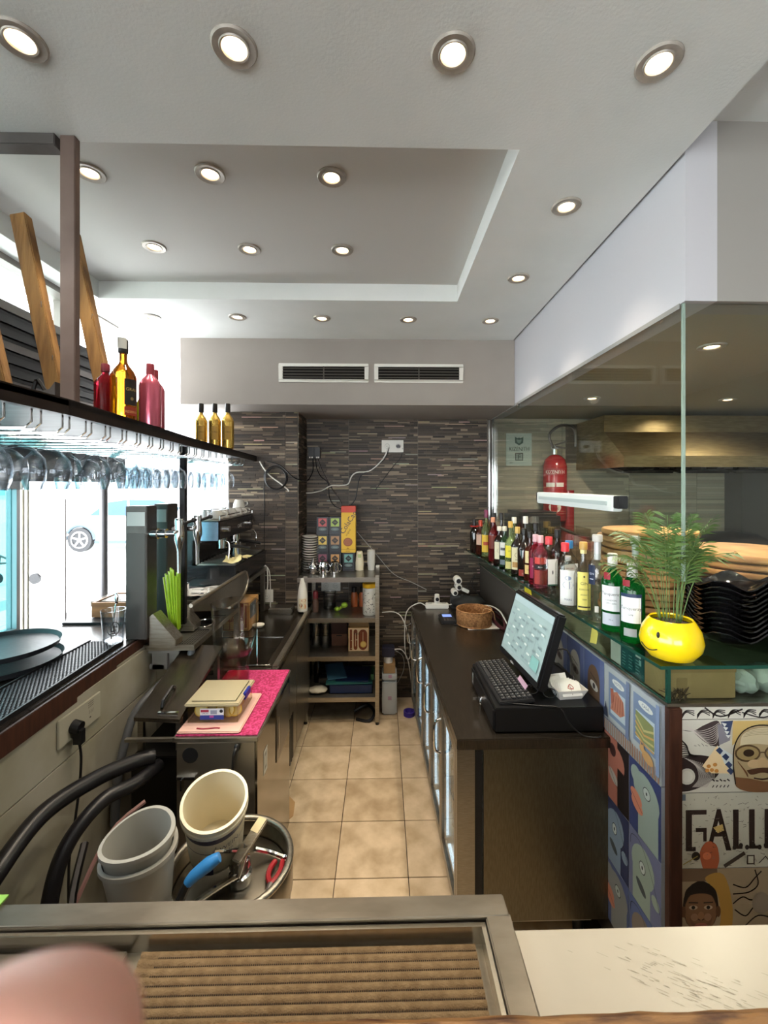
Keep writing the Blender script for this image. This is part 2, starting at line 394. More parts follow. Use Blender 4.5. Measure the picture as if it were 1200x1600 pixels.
# outdoors ---------------------------------------------------------------
struct(M().box(-40, -20, -.12, -1.85, 60, -.06), 'ground', mat('pale_paving', 'd9d9d6', .8, c2='cfcfcc', nscale=2))
pv = struct(M().box(-6, -6, -.06, -1.86, 8, -.012), 'ground', mat('paving_joint', '9a9a98', .9))
pm = M().box(-.295, -.295, -.01, .295, .295, .008).mesh('paving_slab', mat('paving_slab', 'dedede', .8), bev=.003)
for i in range(6):
    for j in range(14):
        o = bpy.data.objects.new('paving_slab', pm); COL.objects.link(o); o.parent = pv; o.location = Vector((-2.2 - .6 * i, -1 + .6 * j, -.008)) - pv.location
bd = thing('apartment_building', 'pale building across the street beyond the white car', 'building', (-16, 22, -.06))
M().box(-34, 22, -.06, 4, 26, 9).part('wall', mat('pale_facade', 'e6e8e8', .8), bd)
for k in range(9):
    for z in (1.2, 4.4):
        f = M().box(-31 + k * 3.6, 21.9, z, -29.4 + k * 3.6, 22.0, z + 1.7).part('window_frame', mat('facade_frame', 'c9ced0', .6), bd)
        M().box(-30.9 + k * 3.6, 21.88, z + .1, -29.5 + k * 3.6, 21.9, z + 1.6).part('pane', mat('far_pane', '8fb0bb', .15), f)

def car(loc, label, body, S=1.0):
    t = thing('car', label, 'car', loc, 0, world=False)
    prof = [(-2.05, .32), (-2.08, .62), (-1.95, .82), (-1.2, .98), (-.62, 1.42), (-.2, 1.52), (.9, 1.52), (1.5, 1.30), (1.95, 1.0), (2.06, .75), (2.05, .34)]
    P = [(-2.05, .32)] + cr(prof[1:-1], 4) + [(2.05, .34)]
    def arch(cx): return [(cx + .40 * math.cos(a), .34 + .40 * math.sin(a)) for a in [PI * k / 8 for k in range(9)]]
    low = arch(1.28)[0:] ; P2 = P + [(1.68, .3)] + arch(1.28)[1:-1] + [(.88, .26), (-.90, .26)] + arch(-1.30)[1:-1] + [(-1.70, .3)]
    m = M(); m.prism(P2, -.85, .85, axis='y'); m.part('body', body, t, bev=.03)
    g = M(); 
    for s_ in (-.86, .855):
        for pp in ([(-1.05, 1.0), (-.58, 1.36), (-.02, 1.44), (-.02, .99)], [(.04, .99), (.04, 1.44), (.85, 1.43), (1.42, 1.22), (1.30, 1.0)]): M().prism(pp, s_, s_ + .006, axis='y').part('window', mat('car_glass', '1f3a50', .1), t)
    for cx in (-1.30, 1.28):
        for s_ in (-1, 1):
            y0 = s_ * .72; y1 = s_ * .88
            w = M().cyl((cx, y0, .33), (cx, y1, .33), .33, n=24).part('wheel', BLACKM, t)
            h = M()
            h.lathe([(.20, 0), (.235, .006), (.235, .02), (.2, .02)], 24, mx=Matrix.Translation((cx, y1, .33)) @ Matrix.Rotation(R(90 * s_), 4, 'X') @ Matrix.Translation((0, 0, -.02)))
            for k in range(5):
                a = 2 * PI * k / 5 + .3; h.cb((cx + .12 * math.cos(a), y1 + s_ * .006, .33 + .12 * math.sin(a)), (.2, .012, .045), (0, -math.degrees(a), 0))
            h.cyl((cx, y1, .33), (cx, y1 + s_ * .02, .33), .05).part('hubcap', ALU, w)
    for cx in (-1.30, 1.28):
        for s_ in (-1, 1): M().tube([(cx + .39 * math.cos(a), s_ * .845, .34 + .39 * math.sin(a)) for a in [PI * k / 12 for k in range(13)]], .045, 8, 1).part('wheel_arch_shade', mat('arch_shade_and_trim', '33424c', .6), t)  # dark ring put in for the shade inside the wheel arch
    for s_ in (-1, 1): M().box(-.90, s_ * .85 - .02, .22, .88, s_ * .85 + .02, .31).part('sill', mat('arch_shade_and_trim', '33424c', .6), t)
    M().box(-2.09, -.7, .35, -2.0, .7, .52).part('bumper', GREYP, t, bev=.02)
    for s_ in (-1, 1): M().ball((-1.98, .66 * s_, .72), (.10, .12, .07)).part('headlight', WHITEP, t)
    return t
car((-7.04, 13.0, -.03), 'white car parked in the street outside the window', mat('white_car_paint', 'e8eaec', .2, coat=.5))
car((-15.5, 9.0, -.03), 'grey-blue car seen through the cyan glass leaf', mat('blue_car_paint', '6b93a8', .25, coat=.5))
bk = thing('folded_trolley', 'folded metal trolley with small wheel in front of the white car', 'trolley', (-6.7, 8.2, -.04))
M().tube([(-7.2, 8.2, .55), (-6.9, 8.2, .42), (-6.3, 8.2, .62), (-5.85, 8.2, .9)], .02, 6, 1).tube([(-7.2, 8.2, .35), (-6.3, 8.2, .42)], .02, 6, 1).tube([(-6.6, 8.2, .4), (-6.2, 8.2, -.0)], .02, 6, 1).tube([(-7.1, 8.2, .5), (-7.15, 8.2, .1)], .02, 6, 1).part('frame', GREYMET, bk)
M().cyl((-6.45, 8.17, .08), (-6.45, 8.22, .08), .1).part('wheel', BLACKM, bk); M().cyl((-7.15, 8.17, .08), (-7.15, 8.22, .08), .1).part('wheel', BLACKM, bk)
for k, (x, y) in enumerate(((-2.15, 4.4), (-2.28, 4.75))):
    t = thing('parasol_stand', ['slim pale stand with a knobbed top outside, nearer one', 'slim pale stand with a knobbed top outside, farther one'][k], 'stand', (x, y, -.02), group='slim stands outside')
    M().cyl((x, y, 0), (x, y, 2.75 + .06 * k), .012, n=8).part('pole', ALU, t)
    M().lathe([(.012, -.05), (.03, -.03), (.035, .02), (.0, .03)], 12, (x, y, 2.75 + .06 * k)).part('knob', WHITEP, t)
    M().cyl((x, y, -.02), (x, y, .02), .16).part('foot', ALU, t)

# =================================================================== CEILING LIGHTS
LENS = mat('lamp_lens', 'fff2dc', .4, emit='ffdcae', es=9)
RING = mat('nickel_ring', 'b5aea4', .45, .35, c2='a19a90', nscale=30)
def light_proto():
    t = thing('ceiling_spotlight', '', 'light', (0, 0, 0), world=False)
    M().lathe([(.027, -.001), (.030, -.006), (.034, -.007), (.036, -.004), (.050, -.006), (.0535, -.002), (.0535, .001)], 32).part('trim_ring', RING, t)
    M().lathe([(0, -.004), (.022, -.0035), (.0285, -.001)], 24).part('lens', LENS, t)
    return t
LP = light_proto(); first = True
lights = [((-.845, 1.031), 'first of the near row, by the frame'), ((-.351, 1.036), 'second of the near row'), ((.171, 1.039), 'third of the near row'), ((.681, 1.05), 'fourth of the near row, by the right edge'),
 ((.688, 1.601), 'nearest in the strip right of the recess'), ((.686, 2.162), 'middle of the strip right of the recess'), ((.686, 2.731), 'corner of the back and side strips'),
 ((.165, 2.722), 'fourth from the window in the back strip'), ((-.376, 2.713), 'third from the window in the back strip'), ((-.897, 2.704), 'second from the window in the back strip'), ((-1.429, 2.716), 'unlit one nearest the window in the back strip')]
rl = [((-1.063, 1.598), 'near row of recess, beside the dark post'), ((-.628, 1.594), 'near row of recess, middle'), ((-.186, 1.601), 'near row of recess, third from the post'), ((-1.087, 2.089), 'far row of recess, nearest the window'), ((-.639, 2.101), 'far row of recess, middle'), ((-.192, 2.097), 'far row of recess, third from the window')]
kl = [((1.383, 1.784), 'over the kitchen side, nearest the glass corner'), ((1.409, 2.873), 'over the kitchen, by the extinguisher'), ((2.354, 2.895), 'over the kitchen, in front of the steel hood')]
def spot(x, y, z, e, c=(1, .86, .68), size=84):
    d = bpy.data.lights.new('downlight', 'SPOT'); d.energy = e; d.spot_size = R(size); d.spot_blend = 1.0; d.shadow_soft_size = .03; d.color = c
    o = bpy.data.objects.new('downlight', d); COL.objects.link(o); o.location = (x, y, z - .01)
used = False
for L, z, pre, g in ((lights, 2.87, 'round recessed spotlight in lower ceiling, ', 'spotlights in the dropped ceiling'), (rl, 2.965, 'round recessed spotlight in ', 'spotlights in the recess'), (kl, 2.41, 'round spotlight ', 'kitchen spotlights')):
    for (x, y), lab in L:
        if not used: t = LP; used = True; t.location = (x, y, z); t['label'] = pre + lab
        else: t = copy_tree(LP, (x, y, z), 0, pre + lab)
        t['group'] = g
        spot(x, y, z, SPOT_W if z > 2.5 else SPOT_W * 2.6, size=84 if z > 2.5 else 165)
for x, y in ((-.6, -.6), (.5, -.6), (1.6, -.6), (2.7, -.6), (.5, -2.0), (2.0, -2.0)): spot(x, y, 2.97, SPOT_W)  # unseen extra spots behind the camera, added to brighten the room

# ---------------------------------------------------------------- vents on the soffit
for k, x0 in enumerate((-.734, -.055)):
    t = thing('air_vent', ['white slotted air vent on the taupe soffit, window side', 'white slotted air vent on the taupe soffit, kitchen side'][k], 'vent', (x0 + .318, 3.1, 2.56), group='soffit vents')
    x1 = x0 + .637; z0, z1 = 2.558, 2.692
    M().box(x0, 3.088, z0, x1, 3.10, z0 + .022).box(x0, 3.088, z1 - .022, x1, 3.10, z1).box(x0, 3.088, z0 + .022, x0 + .028, 3.10, z1 - .022).box(x1 - .028, 3.088, z0 + .022, x1, 3.10, z1 - .022).part('frame', WHITEP, t, bev=.002)
    M().box(x0 + .028, 3.097, z0 + .022, x1 - .028, 3.0995, z1 - .022).part('backing', mat('vent_dark', '15110e', .9), t)
    for j in range(4): M().cb(((x0 + x1) / 2, 3.092, z0 + .036 + j * .021), (x1 - x0 - .056, .012, .003), (30, 0, 0)).part('slat', mat('vent_slat', '5b564f', .6), t)
    M().box((x0 + x1) / 2 - .004, 3.087, z0 + .022, (x0 + x1) / 2 + .004, 3.092, z1 - .022).part('divider', mat('vent_slat', '5b564f', .6), t)

# =================================================================== OVERHEAD SHELF, LEFT
fe = [(-.82, -1.0), (-.82, 1.15), (-.862, 1.6), (-.925, 2.24), (-.985, 3.42)]
sh = thing('overhead_shelf', 'dark steel shelf hung above the window bar with an upright frame', 'shelf', (-1.15, 1.3, 2.02))
M().prism(fe + [(-1.55, 3.42), (-1.55, -1.0)], 2.036, 2.05).part('shelf_board', mat('shelf_underside', '3c4043', .45, .5, c2='202326', nscale=6, stretch=(1, 4, 1)), sh)
for a, b in zip(fe, fe[1:]):
    M().prism([a, b, (b[0] - .022, b[1]), (a[0] - .022, a[1])], 2.012, 2.054).part('edge_beam', DARKMET, sh)
M().box(-.958, 1.308, 2.05, -.914, 1.332, 2.87).part('upright', mat('brown_frame_steel', '6a5850', .45, .5, c2='7a6860', nscale=6), sh, bev=.002)
M().box(-1.55, 1.30, 2.835, -.968, 1.345, 2.87).part('top_bar', GREYMET, sh, bev=.002)
ft = M(); ft.prism([(-1.55, 2.052), (-.968, 2.052), (-.968, 2.135), (-.985, 2.112), (-1.01, 2.108), (-1.55, 2.108)], 1.302, 1.343, axis='y'); ft.part('bottom_rail', GREYMET, sh, bev=.001)
M().cyl((-1.10, 1.296, 2.08), (-1.10, 1.302, 2.08), .014).part('bolt', ALU, sh)
M().box(-1.055, 2.28, 1.10, -1.028, 2.31, 2.03).part('support_post', mat('near_black_steel', '141314', .35, .6), sh, bev=.002)
fl2 = M().box(-1.53, 3.30, 1.1, -1.50, 3.33, 2.03).part('support_post', mat('near_black_steel', '141314', .35, .6), sh)

rk = thing('glass_rack', 'chrome wire rack rails hanging under the dark overhead shelf', 'rack', (-1.1, 2.0, 1.966))
YS = [1.03 + .105 * k for k in range(21)]
def fx(y):
    for a, b in zip(fe, fe[1:]):
        if a[1] <= y <= b[1]: return a[0] + (b[0] - a[0]) * (y - a[1]) / (b[1] - a[1])
for y in YS:
    for d in (-.038, .038):
        x = fx(min(y + d, 3.4)) - .03
        M().tube([(x, y + d, 2.037), (x, y + d, 1.982), (x - .015, y + d, 1.969), (x - .42, y + d, 1.969), (x - .435, y + d, 1.98), (x - .435, y + d, 2.037)], .0028, 6, 1).part('wire_loop', CHROME, rk)
def hang_glass(kind):
    t = thing('wine_glass', '', 'glass', world=False)
    if kind == 'balloon':
        pr = [(.036, .001), (.034, -.002), (.006, -.006), (.005, -.03), (.009, -.038), (.032, -.05), (.053, -.075), (.058, -.105), (.054, -.135), (.047, -.158), (.044, -.158), (.051, -.134), (.055, -.104), (.050, -.077), (.030, -.053), (.0, -.045)]
        b = M().lathe(pr[4:], 28)
        # cut facets
        for i, v in enumerate(b.v):
            a = math.atan2(v[1], v[0]); k = 1 + .028 * math.cos(a * 14 + v[2] * 160) * (1 if v[2] < -.05 else 0); b.v[i] = (v[0] * k, v[1] * k, v[2])
        st_ = pr[:5]
    else:
        s_ = {'goblet': (.040, -.045, .115), 'wine': (.035, -.062, .10), 'flute': (.024, -.06, .12)}[kind]
        r, z, h = s_
        st_ = [(.034, .001), (.032, -.002), (.005, -.006), (.0038, z + .008), (.007, z)]
        b = M().lathe([(.007, z), (r * .75, z - h * .16), (r, z - h * .42), (r * .97, z - h * .72), (r * .82, z - h), (r * .78, z - h), (r * .93, z - h * .71), (r * .95, z - h * .42), (r * .7, z - h * .18), (0, z - .006)], 24)
    b.part('bowl', TUMB, t)
    s2 = M(); s2.lathe([(0, .001)] + st_ + [(0, st_[-1][1])], 18); s2.part('stem', TUMB, t)
    return t
GR = {}
rown = {'balloon': 'cut balloon gin glass', 'goblet': 'rounded water goblet', 'wine': 'plain wine glass', 'flute': 'slim champagne flute'}
for k, y in enumerate(YS):
    if k == 20: continue
    kind = 'balloon' if k in (0, 1, 2) else 'goblet' if k < 7 else 'wine' if k < 14 else ('wine' if k % 2 else 'flute')
    if k == 3: continue
    cols = {'balloon': 2, 'goblet': 2, 'wine': 3, 'flute': 3}[kind]
    pitch = {'balloon': .122, 'goblet': .09, 'wine': .08, 'flute': .07}[kind]
    for c in range(cols):
        if kind == 'goblet' and (k + c) % 4 == 3: continue
        if k > 15 and c == 2: continue
        x = fx(y) - .095 - pitch * c - (.02 if kind == 'balloon' else 0)
        lab = '%s hung upside-down, %s in rack slot %s from the camera end' % (rown[kind], ['outermost', 'middle', 'innermost'][c], ORD1[k] if k < 18 else ('nineteenth' if k == 18 else 'twentieth'))
        if kind not in GR: t = GR[kind] = hang_glass(kind); t.location = (x, y, 1.9735); t['label'] = lab
        else: t = copy_tree(GR[kind], (x, y, 1.9735), random.uniform(0, 6), lab)
        t['group'] = 'glasses hanging from the rack'

# leaning timbers
def timber(a, b, lab, w=.075, d=.05, ry=0):
    A, B_ = Vector(a), Vector(b); L = (B_ - A).length; q = (B_ - A).to_track_quat('Z', 'X').to_matrix().to_4x4()
    m = M(); m.box(-w / 2, -d / 2, 0, w / 2, d / 2, L); m.xf(Matrix.Translation(A) @ q @ Matrix.Rotation(R(ry), 4, 'Z'))
    t = thing('timber_post', lab, 'timber', a, group='leaning timbers')
    m.part('post', WOOD, t, bev=.003)
    for f in (.3, .55):
        p = A.lerp(B_, f); M().tube([p + Vector((.02, -.02, 0)), p + Vector((.05, -.06, .004))], .0012, 5, 1).part('nail', GREYMET, t)
timber((-1.245, 1.47, 2.05), (-1.45, 1.50, 2.84), 'rough pine timber leaning behind the frame, nearest the frame edge of the picture', .055, .04, 15)
timber((-1.17, 1.62, 2.05), (-1.36, 1.66, 2.84), 'rough pine timber leaning inside the steel frame, taller middle one', .055, .04, 15)
timber((-1.09, 1.78, 2.05), (-1.30, 1.84, 2.88), 'rough pine timber leaning beside the amber bottle', .055, .04, 15)
o = M().tube([(-1.02, 1.42, 2.06), (-1.09, 1.43, 2.13), (-1.13, 1.44, 2.17), (-1.16, 1.45, 2.06)], .006, 6).single('black_cable', BLACK, 'black bent cable lying by the foot of the middle timber', 'cable')

# =================================================================== BOTTLES
def bottle(x, y, z, r, h, glass, lab, prof='round', cap='222222', capr=.016, caph=.03, liquid=None, labels=(), neck=.30, sh=.62, sq=False, capm=None, rot=None, group=None, name='bottle', foil=None, capmetal=0):
    """sh = shoulder height share, neck radius share; labels = list of (z0,z1,width_deg,bg,texts, foil)"""
    t = thing(name, lab, 'bottle', (x, y, z), group=group)
    rn = max(.011, r * neck); hn = h - caph
    pr = [(0, .004), (r * .8, .002), (r * .97, .006), (r, .014), (r, h * sh), (r * .96, h * (sh + .03)), (r * .78, h * (sh + .085)), (rn * 1.35, h * (sh + .155)), (rn, h * (sh + .2)), (rn, hn), (rn * 1.12, hn), (0, hn)]
    n = 24
    m = M()
    if sq:
        m.lathe(pr, n)
        for i, v in enumerate(m.v):
            rr = math.hypot(v[0], v[1])
            if rr > rn * 1.5:
                a = math.atan2(v[1], v[0]); k = min(1 / max(abs(math.cos(a)), abs(math.sin(a)), 1e-3), 1.22); w = min(1, (rr - rn * 1.5) / (r - rn * 1.5)); k = 1 + (k - 1) * w; m.v[i] = (v[0] * k * .92, v[1] * k * .92, v[2])
    else: m.lathe(pr, n)
    if rot: m.xf(Matrix.Rotation(rot, 4, 'Z'))
    m.xf(Matrix.Translation((x, y, z))); m.part('glass_body', glass, t)
    if liquid:
        q = M().lathe([(0, .008), (r * .9, .01), (r * .9, h * sh * liquid[1]), (0, h * sh * liquid[1])], 20, (x, y, z)); q.part('liquid', liquid[0], t)
    cm = capm or mat('cap_' + cap, cap, .35, capmetal)
    M().lathe([(0, h), (capr * .9, h), (capr, h - .003), (capr, h - caph), (rn, h - caph - .002)], 18, (x, y, z)).part('cap', cm, t)
    if foil: M().lathe([(rn * 1.13, h - caph), (rn * 1.13, h - caph - foil[1])], 18, (x, y, z)).part('neck_foil', mat('foil_' + foil[0], foil[0], .35, .2), t)
    ang = math.atan2(-y, -x + 0.0) if rot is None else rot - PI / 2 if not sq else None
    ang = math.atan2(0 - y, 0 - x)
    for L in labels:
        z0, z1, wd, bg, tx = L[:5]; off = L[5] if len(L) > 5 else 0
        if sq:
            rt = rot or 0
            face = min(range(4), key=lambda k: abs(((rt + k * PI / 2 - ang + PI) % (2 * PI)) - PI)); fa = rt + face * PI / 2
            wv = Vector((math.cos(fa), math.sin(fa), 0)); uv = Vector((-math.sin(fa), math.cos(fa), 0))
            A = Art(Vector((x, y, z)) + wv * r * .922, uv, (0, 0, 1), wv); W_ = r * 2 * wd / 180
            A.poly(rec(-W_ / 2, z0 * h, W_ / 2, z1 * h), bg); sc = 1
        else:
            A = Art((0, 0, 0), (1, 0, 0), (0, 0, 1), (0, 1, 0), bend=((x, y, z), r + .0003, ang + R(off))); W_ = r * R(wd)
            A.poly(rec(-W_ / 2, z0 * h, W_ / 2, z1 * h), bg)
        for q in tx:
            if q[0] == 'b': A.poly(rec(-W_ / 2 * q[4], z0 * h + (z1 - z0) * h * q[2], W_ / 2 * q[4], z0 * h + (z1 - z0) * h * q[3]), q[1])
            elif q[0] == 'e': A.poly(ell(0, z0 * h + (z1 - z0) * h * q[2], W_ * q[3], W_ * q[4], 14), q[1])
            else: A.text(q[2], 0, z0 * h + (z1 - z0) * h * q[3], q[4], q[1], centre=True)
        A.part('label', t)
    return t
AMB = mat('amber_glass', 'c8791c', .05, trans=.9, ior=1.35)
ROSE = mat('rose_metallic', 'c8586f', .2, .7, c2='d87a8a', nscale=3)
REDG = mat('red_glass', 'a11f30', .08, trans=.75, ior=1.3)
PINKG = mat('pink_glass', 'd86a7f', .06, trans=.85, ior=1.3)
YELG = mat('yellow_glass', 'c8d21e', .1, trans=.6)
GOLD = mat('gold_metallic', 'e3c06a', .24, .85, c2='cfa448', nscale=3)
GRN = mat('green_glass', '0f8a35', .04, trans=.8, ior=1.35)
DKG = mat('dark_bottle_glass', '1b1310', .08, coat=.5)
BRN = mat('brown_bottle_glass', '4a1c12', .07, trans=.4, coat=.3)
REDB = mat('dark_red_glass', '5c1216', .08, trans=.3, coat=.3)
PGRN = mat('pale_green_glass', 'b9cf8a', .05, trans=.85, ior=1.3)
CLR = thin_glass('clear_bottle_glass', (.94, .96, .94), 1.3, edge=(.78, .80, .78))
LIQ = thin_glass('clear_spirit', (.95, .96, .95), .5)
zS = 2.05
bottle(-.955, 1.62, zS, .043, .315, AMB, 'amber rum bottle with black neck and tilted tax strip on overhead shelf', cap='17130f', capr=.017, caph=.05, sh=.55, liquid=None, labels=[(.22, .52, 70, '15100d', [('t', 'b79a5a', 'GRAN', .55, .016), ('e', '8a744a', .25, .12, .12)], 38), (.1, .2, 70, '8c2b14', [('t', 'e0b070', 'RESERVA', .3, .012)], 38), (.86, .985, 40, 'c9c6ba', [], -6)], group='bottles on the overhead shelf')
bottle(-.935, 1.80, zS, .038, .25, ROSE, 'metallic rose gin bottle between the amber bottle and its twin', cap='7c2733', capr=.015, caph=.045, sh=.66, group='bottles on the overhead shelf')
bottle(-.905, 1.71, zS, .039, .25, ROSE, 'metallic rose gin bottle standing alone nearer the gold bottles', cap='7c2733', capr=.015, caph=.045, sh=.66, group='bottles on the overhead shelf')
bottle(-1.045, 1.66, zS, .038, .235, REDG, 'red glass bottle half hidden behind the amber bottle', cap='7c2733', capr=.015, caph=.03, sh=.66, group='bottles on the overhead shelf')
bottle(-1.02, 1.88, zS, .028, .21, YELG, 'narrow yellow-green bottle between the rose bottles', cap='9bb01c', capr=.014, caph=.03, sh=.6, group='bottles on the overhead shelf')
for k, x in enumerate((-1.13, -1.045, -.965)):
    bottle(x, 2.73, zS, .037, .285, GOLD, ['gold wine bottle nearest the window of three alike', 'gold wine bottle in the middle of three alike', 'gold wine bottle at the shelf edge of three alike'][k], cap='120f0d', capr=.0155, caph=.055, sh=.60, labels=[(.2, .5, 60, 'b48d3c', [('t', '5c4418', 'ORO', .5, .014)])], group='three gold bottles')

# right glass shelf bottles
zb = 1.262
G = 'bottles on the glass shelf'
def gl(tx='', bg='dcdcd6', c='333333'): return tx
bottle(.905, 1.545, zb, .041, .285, GRN, 'green gin bottle with blue band, right behind the smiley pot', cap='b9bab6', caph=.05, capr=.018, sh=.66, labels=[(.27, .63, 105, '1d2f52', [('b', 'dfe2e6', .0, .88, .92), ('t', '24262c', 'Tanqueray', .45, .017), ('t', '24262c', 'GIN', .25, .009)], -8), (.1, .2, 60, '9a9c9c', [], -10), (.72, .80, 36, '8b1c2a', [], -28)], group=G)
bottle(.897, 1.665, zb, .041, .30, GRN, 'green gin bottle with white label and red seal on its shoulder', cap='c9c8c4', caph=.045, capr=.018, sh=.62, labels=[(.28, .60, 105, 'dfe1e3', [('t', '24262c', 'Tanqueray', .62, .017), ('t', '44474d', 'LONDON', .40, .009), ('t', '44474d', 'DRY GIN', .28, .009)], -8), (.1, .25, 95, 'b4bac4', [('t', '33363c', '70 cl', .4, .008)], -8), (.68, .77, 36, '8b1c2a', [], -28)], group=G)
bottle(1.02, 1.72, zb, .036, .36, CLR, 'clear bottle with grey cap behind the green bottles', cap='b5b3ad', caph=.03, capr=.018, sh=.55, foil=('c4c4c0', .05), liquid=(LIQ, .7), group=G)
bottle(.893, 1.775, zb, .038, .36, CLR, 'tall slim clear bottle with silver neck and dark blue tag', cap='b9b7b2', caph=.028, capr=.02, sh=.60, foil=('c9cacb', .075), liquid=(LIQ, .6), labels=[(.44, .66, 46, '16203c', [('t', 'b8bccc', 'GIN', .5, .012), ('b', 'b8bccc', .25, .30, .5)], -35), (.13, .2, 22, 'c9c7ba', [], -4)], group=G)
bottle(.886, 1.885, zb, .040, .315, CLR, 'clear bottle with gold cap and long yellow label', cap='b8924a', caph=.032, capr=.017, sh=.52, foil=('d8c98a', .018), liquid=(LIQ, .8), labels=[(.08, .60, 80, 'dccf6c', [('b', '2a2410', .06, .1, .9), ('e', '4a3a18', .88, .07, .08), ('t', '4a3a18', 'GIN', .66, .018), ('t', '4a3a18', 'ESPECIAL', .52, .010), ('t', '6a5a30', 'ANNO', .38, .010), ('t', '6a5a30', '1880', .26, .010)], 5)], group=G)
bottle(.868, 2.0, zb, .042, .235, CLR, 'squat clear bottle with a wide white label bearing a blue-grey map', cap='9a9a96', caph=.02, capr=.014, sh=.74, liquid=(LIQ, .8), labels=[(.06, .74, 108, 'dcddd9', [('e', '6f7a9a', .58, .30, .22), ('e', '8d98b4', .78, .18, .12), ('t', '5c647c', 'MARE', .14, .013)])], group=G)
bottle(.905, 2.12, zb, .042, .28, CLR, 'square clear gin bottle with red cap beside the white map bottle', cap='c8343c', caph=.042, capr=.019, sh=.62, sq=True, rot=R(10), liquid=(LIQ, .7), labels=[(.10, .64, 120, 'dcd9d4', [('b', 'b23a44', .0, .2, 1), ('e', '20242c', .55, .06, .2), ('t', '8c3a44', 'DRY GIN', .85, .010)])], group=G)
bottle(.960, 2.20, zb, .040, .28, CLR, 'square clear bottle with bright blue cap', cap='3c7fb8', caph=.038, capr=.019, sh=.62, sq=True, rot=R(10), liquid=(LIQ, .7), labels=[(.15, .6, 110, 'd8dde0', [('b', '3a5f8c', .0, .2, 1)])], group=G)
bottle(.872, 2.245, zb, .041, .295, CLR, 'square clear gin bottle with red cap beside the pink bottles', cap='c03a40', caph=.04, capr=.019, sh=.62, sq=True, rot=R(10), liquid=(LIQ, .7), labels=[(.16, .62, 120, 'dcd9d4', [('e', '20242c', .5, .06, .2), ('b', '2e5a48', .0, .05, 1)])], group=G)
bottle(.965, 2.36, zb, .036, .32, DKG, 'dark bottle with black cap behind the red-capped gin bottles', cap='141210', caph=.045, sh=.6, group=G)
bottle(.866, 2.345, zb, .038, .29, PINKG, 'pink gin bottle with orange-red print, nearer of the pink pair', cap='d2a7ae', caph=.04, sh=.64, foil=('b0304a', .03), labels=[(.38, .46, 110, '1c1416', [('t', 'e8d8d8', 'PINK', .3, .012)]), (.1, .36, 110, 'a43a34', []), (.48, .60, 100, 'c8443c', [])], group=G)
bottle(.868, 2.43, zb, .037, .285, REDG, 'magenta gin bottle with pale cap, farther of the pink pair', cap='c9a2ac', caph=.04, sh=.64, foil=('9c2740', .03), labels=[(.15, .55, 100, '8f1c46', [('t', 'e6c8d2', 'ROSE', .55, .014)])], group=G)
bottle(.872, 2.53, zb, .038, .29, BRN, 'dark liqueur bottle with two cream labels and black cap', cap='191614', caph=.035, sh=.55, labels=[(.16, .34, 100, 'd8c07c', [('t', '5c3a18', 'CREMA', .4, .011)]), (.38, .62, 90, 'dccd98', [('e', '8a6a3a', .5, .2, .2)])], group=G)
bottle(.868, 2.625, zb, .040, .30, DKG, 'black bottle with small red label and dark cap', cap='15130f', caph=.04, sh=.56, labels=[(.05, .18, 100, '8c2f24', [('t', 'dcc8b0', 'CAFE', .3, .010)])], group=G)
bottle(.855, 2.715, zb, .040, .30, DKG, 'black cream-liqueur bottle with cream picture label and gold cap', cap='c2a45c', caph=.04, sh=.58, labels=[(.12, .58, 120, 'd6cda6', [('b', 'a97b3c', .1, .34, .8), ('e', '7a5a34', .66, .2, .18), ('t', '4a2f18', 'IRISH', .42, .012)])], group=G)
bottle(.935, 2.80, zb, .036, .36, DKG, 'tall dark bottle with white cap rising above its row', cap='d0cdc6', caph=.045, sh=.5, group=G)
bottle(.952, 2.66, zb, .034, .33, DKG, 'slim black bottle with black cap in the rear row', cap='181614', caph=.05, sh=.55, group=G)
bottle(.845, 2.83, zb, .036, .325, PGRN, 'greenish bottle with gold cap and bright yellow label', cap='c09a44', caph=.04, sh=.52, labels=[(.28, .52, 120, 'e0d23c', [('t', '3a5a28', 'LIMA', .5, .014)]), (.06, .2, 120, 'c9c27c', [])], group=G)
bottle(.90, 2.93, zb, .036, .345, PGRN, 'greenish bottle with white cap behind the yellow-labelled one', cap='d0cdc2', caph=.04, sh=.5, labels=[(.3, .55, 120, 'd3d6c4', [])], group=G)
bottle(.842, 2.955, zb, .036, .28, mat('dark_green_glass', '1e3a22', .08, trans=.3, coat=.3), 'dark green bottle with grey and white label', cap='c9c5b4', caph=.03, sh=.6, labels=[(.3, .62, 120, 'd5d5cc', [('b', '44464a', .4, .6, .8)]), (.08, .2, 110, '6f7c84', [])], group=G)
bottle(.835, 3.065, zb, .037, .27, DKG, 'dark bottle with pale cream label and white cap', cap='d8d2c4', caph=.03, sh=.6, labels=[(.15, .6, 120, 'd9d2b2', [('e', '6a5a3a', .5, .2, .2)])], group=G)
bottle(.875, 3.15, zb, .034, .36, DKG, 'tall dark bottle with black cap toward the far end', cap='16130f', caph=.05, sh=.55, group=G)
bottle(.82, 3.18, zb, .036, .325, REDB, 'red-brown bottle with peach cap', cap='c88a6c', caph=.035, sh=.6, labels=[(.3, .6, 110, '6c2a1c', [])], group=G)
bottle(.86, 3.30, zb, .034, .35, REDB, 'dark red bottle with black cap behind the yellow-labelled one', cap='141110', caph=.05, sh=.58, group=G)
bottle(.812, 3.36, zb, .036, .37, PGRN, 'tall green bottle with purple cap and yellow label', cap='6a2444', caph=.06, sh=.55, labels=[(.12, .48, 120, 'd6b23a', [('b', 'b04a2c', .4, .6, .6)])], group=G)
bottle(.795, 3.48, zb, .038, .28, BRN, 'brown bottle with red-orange cap and pink label', cap='b5402a', caph=.05, sh=.6, labels=[(.3, .6, 110, 'c3a08c', [])], group=G)
